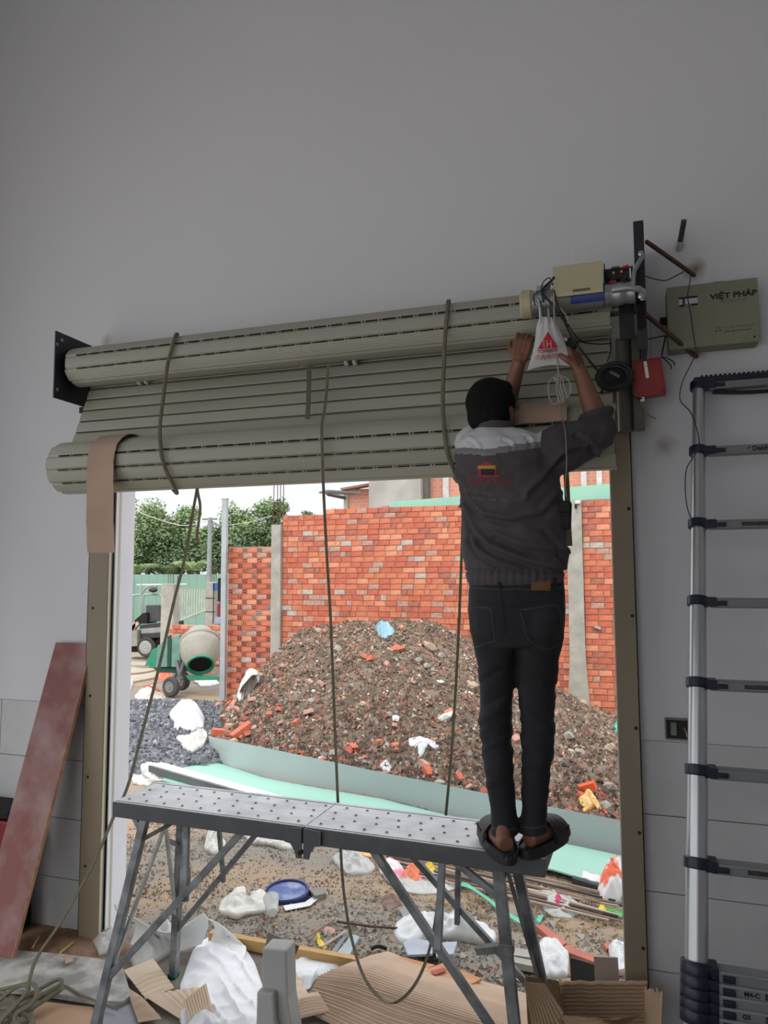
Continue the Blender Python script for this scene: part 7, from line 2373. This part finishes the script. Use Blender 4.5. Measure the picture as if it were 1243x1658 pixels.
corr('cardboard_piece', 'light ridged cardboard piece just right of the first, overlapping it', [(232, 1612), (322, 1598), (330, 1640), (300, 1655)], M_corr, 7, .003, (.02, .04, .02, .02), .01, along=False, flatpart=.3)
corr('cardboard_piece', 'ridged light cardboard flap standing on the silvery wrap', [(297, 1620), (334, 1592), (345, 1640), (310, 1662)], M_corr, 9, .003, (.08, .1, .05, .03), 0, along=False)
corr('cardboard_piece', 'darker folded cardboard flap below the first light piece, at lower left', [(206, 1600), (232, 1618), (262, 1650), (224, 1656)], M_corr2, 4, .002, (.03, .03, .02, .02), .02)
corr('cardboard_piece', 'light ridged cardboard piece between the grey foam block and the big sheet', [(462, 1618), (514, 1606), (534, 1638), (464, 1654)], M_corr, 8, .003, (.05, .06, .03, .03), .01, flatpart=.2)
corr('cardboard_piece', 'narrow light cardboard strip behind the grey foam block', [(468, 1560), (478, 1572), (500, 1612), (466, 1620)], M_corr, 4, .002, (.05, .05, .05, .05), 0)
# the big brown sheet: smooth hump at the back, tight ridges in front
big = thing('cardboard_sheet', 'large brown corrugated cardboard sheet spread over the floor in the centre', 'cardboard', tuple(PF(650, 1640)))
rowsb = [[(600, 1548), (628, 1541), (690, 1566), (790, 1592), (860, 1612), (868, 1640)],
         [(560, 1562), (606, 1562), (680, 1590), (770, 1616), (850, 1640), (862, 1665)],
         [(516, 1582), (580, 1590), (660, 1618), (750, 1646), (830, 1668), (850, 1690)],
         [(506, 1600), (560, 1616), (640, 1648), (730, 1676), (800, 1694), (840, 1710)],
         [(500, 1640), (540, 1660), (600, 1690), (700, 1710), (790, 1725), (830, 1735)]]
hz = [.02, .10, .10, .06, .02]
def bf_(u, v):
    i = u * 5; a = min(4, int(i)); fu = i - a
    j = v * 4; c_ = min(3, int(j)); fv = j - c_
    def g(r_, k): return Vector((rowsb[r_][k][0], rowsb[r_][k][1], 0))
    p = (g(c_, a) * (1 - fu) + g(c_, a + 1) * fu) * (1 - fv) + (g(c_ + 1, a) * (1 - fu) + g(c_ + 1, a + 1) * fu) * fv
    z = hz[c_] * (1 - fv) + hz[c_ + 1] * fv
    z *= .5 + .5 * math.sin(min(1, u * 1.2 + .1) * PI * .8)
    return PF(p.x, p.y, z)
NB = 260
def bfr(u, v):
    p = Vector(bf_(u, v))
    amp = .0035 * min(1, max(0, (v - .25 - .25 * u) / .15)) + .0006
    return p + Vector((0, 0, amp * math.sin(v * 34 * 2 * PI)))
MB().grid(24, NB, bfr, .003).build('sheet', M_corr2, big, smooth=50)
# orange plywood pieces
M_opl = mat('orange plywood', (206, 158, 118), .8, scale=3, rgb2=(188, 128, 92), stretch=(1, 6, 1), bump=.1)
slab('plywood_piece', 'orange plywood piece with a pale stripe behind the big cardboard sheet', 'board', [(596, 1572), (648, 1548), (704, 1562), (650, 1592)], M_opl, .012, .02, surf=PF)
slab('plywood_piece', 'larger orange plywood piece, beside the right platform leg', 'board', [(640, 1590), (718, 1558), (780, 1584), (726, 1612)], M_opl, .012, .04, surf=PF)
slab('red_strip', 'narrow dull red strip across the plywood', 'board', [(696, 1572), (718, 1566), (724, 1570), (704, 1578)], mat('dull red paint', (176, 86, 76), .7), .004, .06, surf=PF)
slab('board', 'pale bluish panel piece leaning behind the plywood, left half', 'board', [(652, 1526), (668, 1518), (700, 1524), (700, 1544), (660, 1546)], mat('pale bluish board', (176, 182, 194), .7), .012, .05)
slab('board', 'pale bluish panel piece behind the plywood, right half', 'board', [(704, 1526), (740, 1524), (734, 1544), (706, 1548)], mat('pale bluish board', (176, 182, 194)), .012, .05)
upright('rubber_sheet', 'dark panel leaning between the white bag and the grey card', 'board', [(922, 1550), (962, 1562), (970, 1640), (926, 1640)], .08, mat('dark rubber sheet', (62, 66, 64), .7))
upright('grey_card', 'upright pinkish grey card behind the open cardboard box', 'cardboard', [(961, 1549), (1000, 1551), (1006, 1650), (966, 1650)], .0, mat('pinkish grey card', (178, 164, 154), .8))
slab('dark_strip', 'dark metal strip on the threshold right of the right leg', 'metal strip', [(838, 1556), (872, 1566), (872, 1574), (836, 1562)], M_dark, .02, .01)
slab('grey_strip', 'grey concrete strip lying on the threshold beyond the right leg', 'strip', [(826, 1532), (868, 1540), (870, 1552), (830, 1546)], M_conc, .03, .01)
slab('grey_strip', 'second grey strip in front of the first, beyond the right leg', 'strip', [(828, 1548), (870, 1556), (870, 1566), (832, 1558)], M_conc, .03, .02)
slab('black_strip', 'black angled strip in front of the wrapped bundle', 'strip', [(664, 1532), (700, 1528), (728, 1534), (704, 1544), (672, 1544)], mat('dark grey strip', (70, 72, 74), .6), .02, .02)
# yellow wooden strip across the threshold
t = thing('wooden_strip', 'long yellowish wooden strip across the threshold', 'timber', tuple(PF(480, 1545)))
MB().bar(PF(340, 1516, .03), PF(578, 1560, .03), .035, .05).build('strip', mat('yellowish wood', (196, 158, 104), .8, scale=8, var=.12, stretch=(.3, 1, 1)), t, smooth=0, bev=.002)
# curved white plastic shells
M_pvc = mat('white pvc shell', (238, 238, 236), .35, var=.04)
def shell(label, A, B, C_, D_, hA, depth, seed=0):
    "curved half pipe: rim from A over low point C_ to B (pixels), reaching down/forward to D_"
    t = thing('plastic_shell', label, 'plastic shell', tuple(PF(*D_)))
    rim = catmull([PF(A[0], A[1], hA[0]), PF(C_[0], C_[1], hA[1]), PF(B[0], B[1], hA[2])], 12)
    base = catmull([PF(A[0] + 6, A[1] + depth, .02), PF(D_[0], D_[1], .0), PF(B[0] - 4, B[1] + depth, .02)], 12)
    def fn(u, v):
        i = u * (len(rim) - 1); k = min(len(rim) - 2, int(i)); f = i - k
        a = rim[k].lerp(rim[k + 1], f); c_ = base[k].lerp(base[k + 1], f)
        return a.lerp(c_, v) + Vector((0, .05 * math.sin(v * PI), 0))
    MB().grid(24, 8, fn, .006).build('shell', M_pvc, t, smooth=60)
shell('white curved plastic shell on the threshold, left piece', (206, 1478), (330, 1478), (270, 1508), (265, 1545), (.22, .12, .22), 50)
shell('white curved plastic shell on the threshold, right piece', (336, 1486), (392, 1528), (362, 1500), (352, 1550), (.22, .10, .05), 40)
shell('small curved plastic end piece beside the left jamb', (186, 1464), (200, 1480), (190, 1474), (190, 1510), (.25, .2, .15), 40)
# silvery wrap
M_sil = mat('silvery white foam wrap', (240, 242, 245), .45, scale=10, var=.05, bump=.35, bscale=22)
rag('foam_wrap', 'wide crumpled silvery white foam wrap spread over the floor left of centre', 'foam sheet', [(312, 1540), (336, 1518), (360, 1520), (396, 1534), (412, 1560), (426, 1600), (432, 1680), (300, 1690), (300, 1640), (290, 1600)], .05, M_sil, 70, .45, 1.0, surf=PF, nr=40, n=120, freq=8, sheet=True)
rag('foam_wrap', 'piece of silvery white foam wrap right of the grey foam block', 'foam sheet', [(470, 1556), (500, 1552), (556, 1560), (580, 1564), (540, 1576), (512, 1588), (500, 1606), (480, 1600)], .03, M_sil, 71, .35, 1.0, surf=PF, sheet=True)
rag('foam_wrap', 'crumpled silvery scrap at the bottom edge, left of centre', 'foam sheet', [(290, 1650), (320, 1636), (350, 1650), (356, 1690), (300, 1695)], .06, M_sil, 72, .6, 1.0, surf=PF)
rag('clear_film', 'crumpled clear film over the left plastic shell', 'plastic sheet', [(206, 1550), (232, 1530), (262, 1510), (300, 1500), (300, 1530), (270, 1550), (240, 1570), (215, 1570)], .07, M_film, 73, .7, 1.0, surf=PF)
# foam blocks
t = thing('foam_block', 'upright grey foam corner block standing in the centre foreground', 'foam block', tuple(PF(445, 1680)))
M_foam = mat('grey foam', (172, 172, 170), .8, var=.04, scale=5)
def post(name, px0, px1, yt, yb, Y, dep, m, lean=0):
    a0, a1 = P(px0, yt, Y), P(px1, yt + 3, Y)
    b0, b1 = P(px0 - 4 + lean, yb, Y - .02), P(px1 + 14 + lean, yb, Y - .02)
    m0, m1 = P(px0 - 1, (yt + yb) / 2, Y - .01), P(px1 + 2, (yt + yb) / 2 + 2, Y - .01)
    fr_ = [a0, a1, m1, b1, b0, m0]; n = 6
    v = fr_ + [p + Vector((0, dep, 0)) for p in fr_]
    MB().add(v, [(0, 1, 2, 5), (5, 2, 3, 4), (11, 8, 7, 6), (10, 9, 8, 11)] + [(i, n + i, n + (i + 1) % n, (i + 1) % n) for i in range(n)]).build(name, m, t, smooth=0, bev=.008)
post('tall_block', 424, 463, 1536, 1700, -.42, .09, M_foam)
post('low_block', 415, 442, 1606, 1700, -.46, .04, M_foam)
t2 = thing('foam_flap', 'darker grey folded card leaning behind the upright foam block', 'cardboard', tuple(PF(466, 1600)))
pp = [P(434, 1510, -.3), P(484, 1532, -.3), P(468, 1570, -.32), P(462, 1616, -.34), P(452, 1600, -.34), P(462, 1560, -.32), P(428, 1536, -.31)]
v = pp + [p + Vector((0, .008, 0)) for p in pp]
n = len(pp)
MB().add(v, [tuple(range(n)), tuple(reversed(range(n, 2 * n)))] + [(i, n + i, n + (i + 1) % n, (i + 1) % n) for i in range(n)]).build('card', mat('taupe card', (128, 120, 110), .8), t2, smooth=0)
# open cardboard box at lower right
bxx = thing('cardboard_box', 'open brown corrugated cardboard box with torn edges at the lower right', 'box', tuple(PF(960, 1700)))
def panel(name, c4, Ys, m, ridges, vert=True, torn=0.0, amp=.003, seed=0):
    cs = [P(x, y, Y) for (x, y), Y in zip(c4, Ys)]
    nn = (cs[1] - cs[0]).cross(cs[3] - cs[0]).normalized()
    def fn(u, v):
        p = cs[0].lerp(cs[1], u).lerp(cs[3].lerp(cs[2], u), v)
        w = v if not vert else u
        a = amp * math.sin(w * ridges * 2 * PI)
        k = torn * (noise.noise(Vector((u * 9 + seed, 0, 0))) * (1 - v) + .6 * noise.noise(Vector((u * 25, seed, 0))) * (1 - v))
        return p + nn * a + Vector((0, 0, k))
    if vert: MB().grid(ridges * 5, 14, fn, .004).build(name, m, bxx, smooth=50)
    else: MB().grid(30, ridges * 5, fn, .004).build(name, m, bxx, smooth=50)
M_box = mat('brown box card', (160, 134, 108), .85, var=.06, scale=5)
panel('back_panel', [(900, 1588), (1048, 1588), (1048, 1700), (906, 1700)], [-.14, -.14, -.20, -.20], M_box, 17, False, .006, seed=1)
panel('side_panel', [(850, 1580), (902, 1587), (912, 1640), (856, 1700)], [-.45, -.16, -.16, -.45], M_box, 12, True, .006, seed=2)
panel('torn_panel', [(1044, 1600), (1074, 1606), (1070, 1700), (1046, 1700)], [-.16, -.30, -.34, -.2], M_box, 5, True, .03, seed=5)
panel('front_flap', [(848, 1590), (880, 1592), (912, 1640), (868, 1700)], [-.50, -.50, -.52, -.55], M_box, 10, True, .004, seed=7)
panel('inner_flap', [(905, 1645), (1000, 1650), (1044, 1640), (940, 1700)], [-.30, -.30, -.20, -.45], mat('plain inner card', (140, 110, 84), .85), 4, False, .002, .0005, seed=9)
# ================================================================== groups of look-alikes
GROUPS = {'guide_rail': 'guide rails of the doorway', 'tree': 'trees beyond the fence', 'palm_shrub': 'palm shrubs along the fence', 'brick_wall': 'orange brick walls across the yard',
          'concrete_column': 'concrete columns between the brick walls', 'concrete_pillar': 'concrete pillars in the far yard', 'hollow_brick': 'loose bricks at the foot of the heap',
          'cardboard_piece': 'cardboard pieces on the floor', 'foam_wrap': 'silvery foam wrap on the floor', 'plastic_shell': 'curved white plastic shells', 'plywood_piece': 'orange plywood pieces',
          'terracotta_plate': 'terracotta boards on the dirt', 'green_strap': 'mint green straps', 'motor_cable': 'cables on the shutter motor', 'cable': 'loose cables and wires', 'tie_strap': 'straps tied round the rolls',
          'long_strap': 'long webbing straps', 'strap_tail': 'loose strap ends', 'bracing_rod': 'rusty bracing rods', 'plastic_bag': 'discarded plastic bags', 'white_bag': 'white bags', 'white_rag': 'white rags on the dirt',
          'food_wrapper': 'discarded wrappers', 'printed_sack': 'printed sacks under the mixer', 'orange_sack': 'orange sacks', 'road_slab': 'pale slabs at the far left', 'steel_channel': 'grey steel channels on the dirt',
          'grey_strip': 'grey strips on the threshold', 'wood_splinter': 'wood splinters on the floor', 'metal_sheet': 'mint and grey metal sheets', 'board': 'bluish boards behind the plywood'}
for o in list(scene.objects):
    if o.parent is None and 'label' in o and 'group' not in o:
        base = o.name.split('.')[0]
        if base in GROUPS: o['group'] = GROUPS[base]
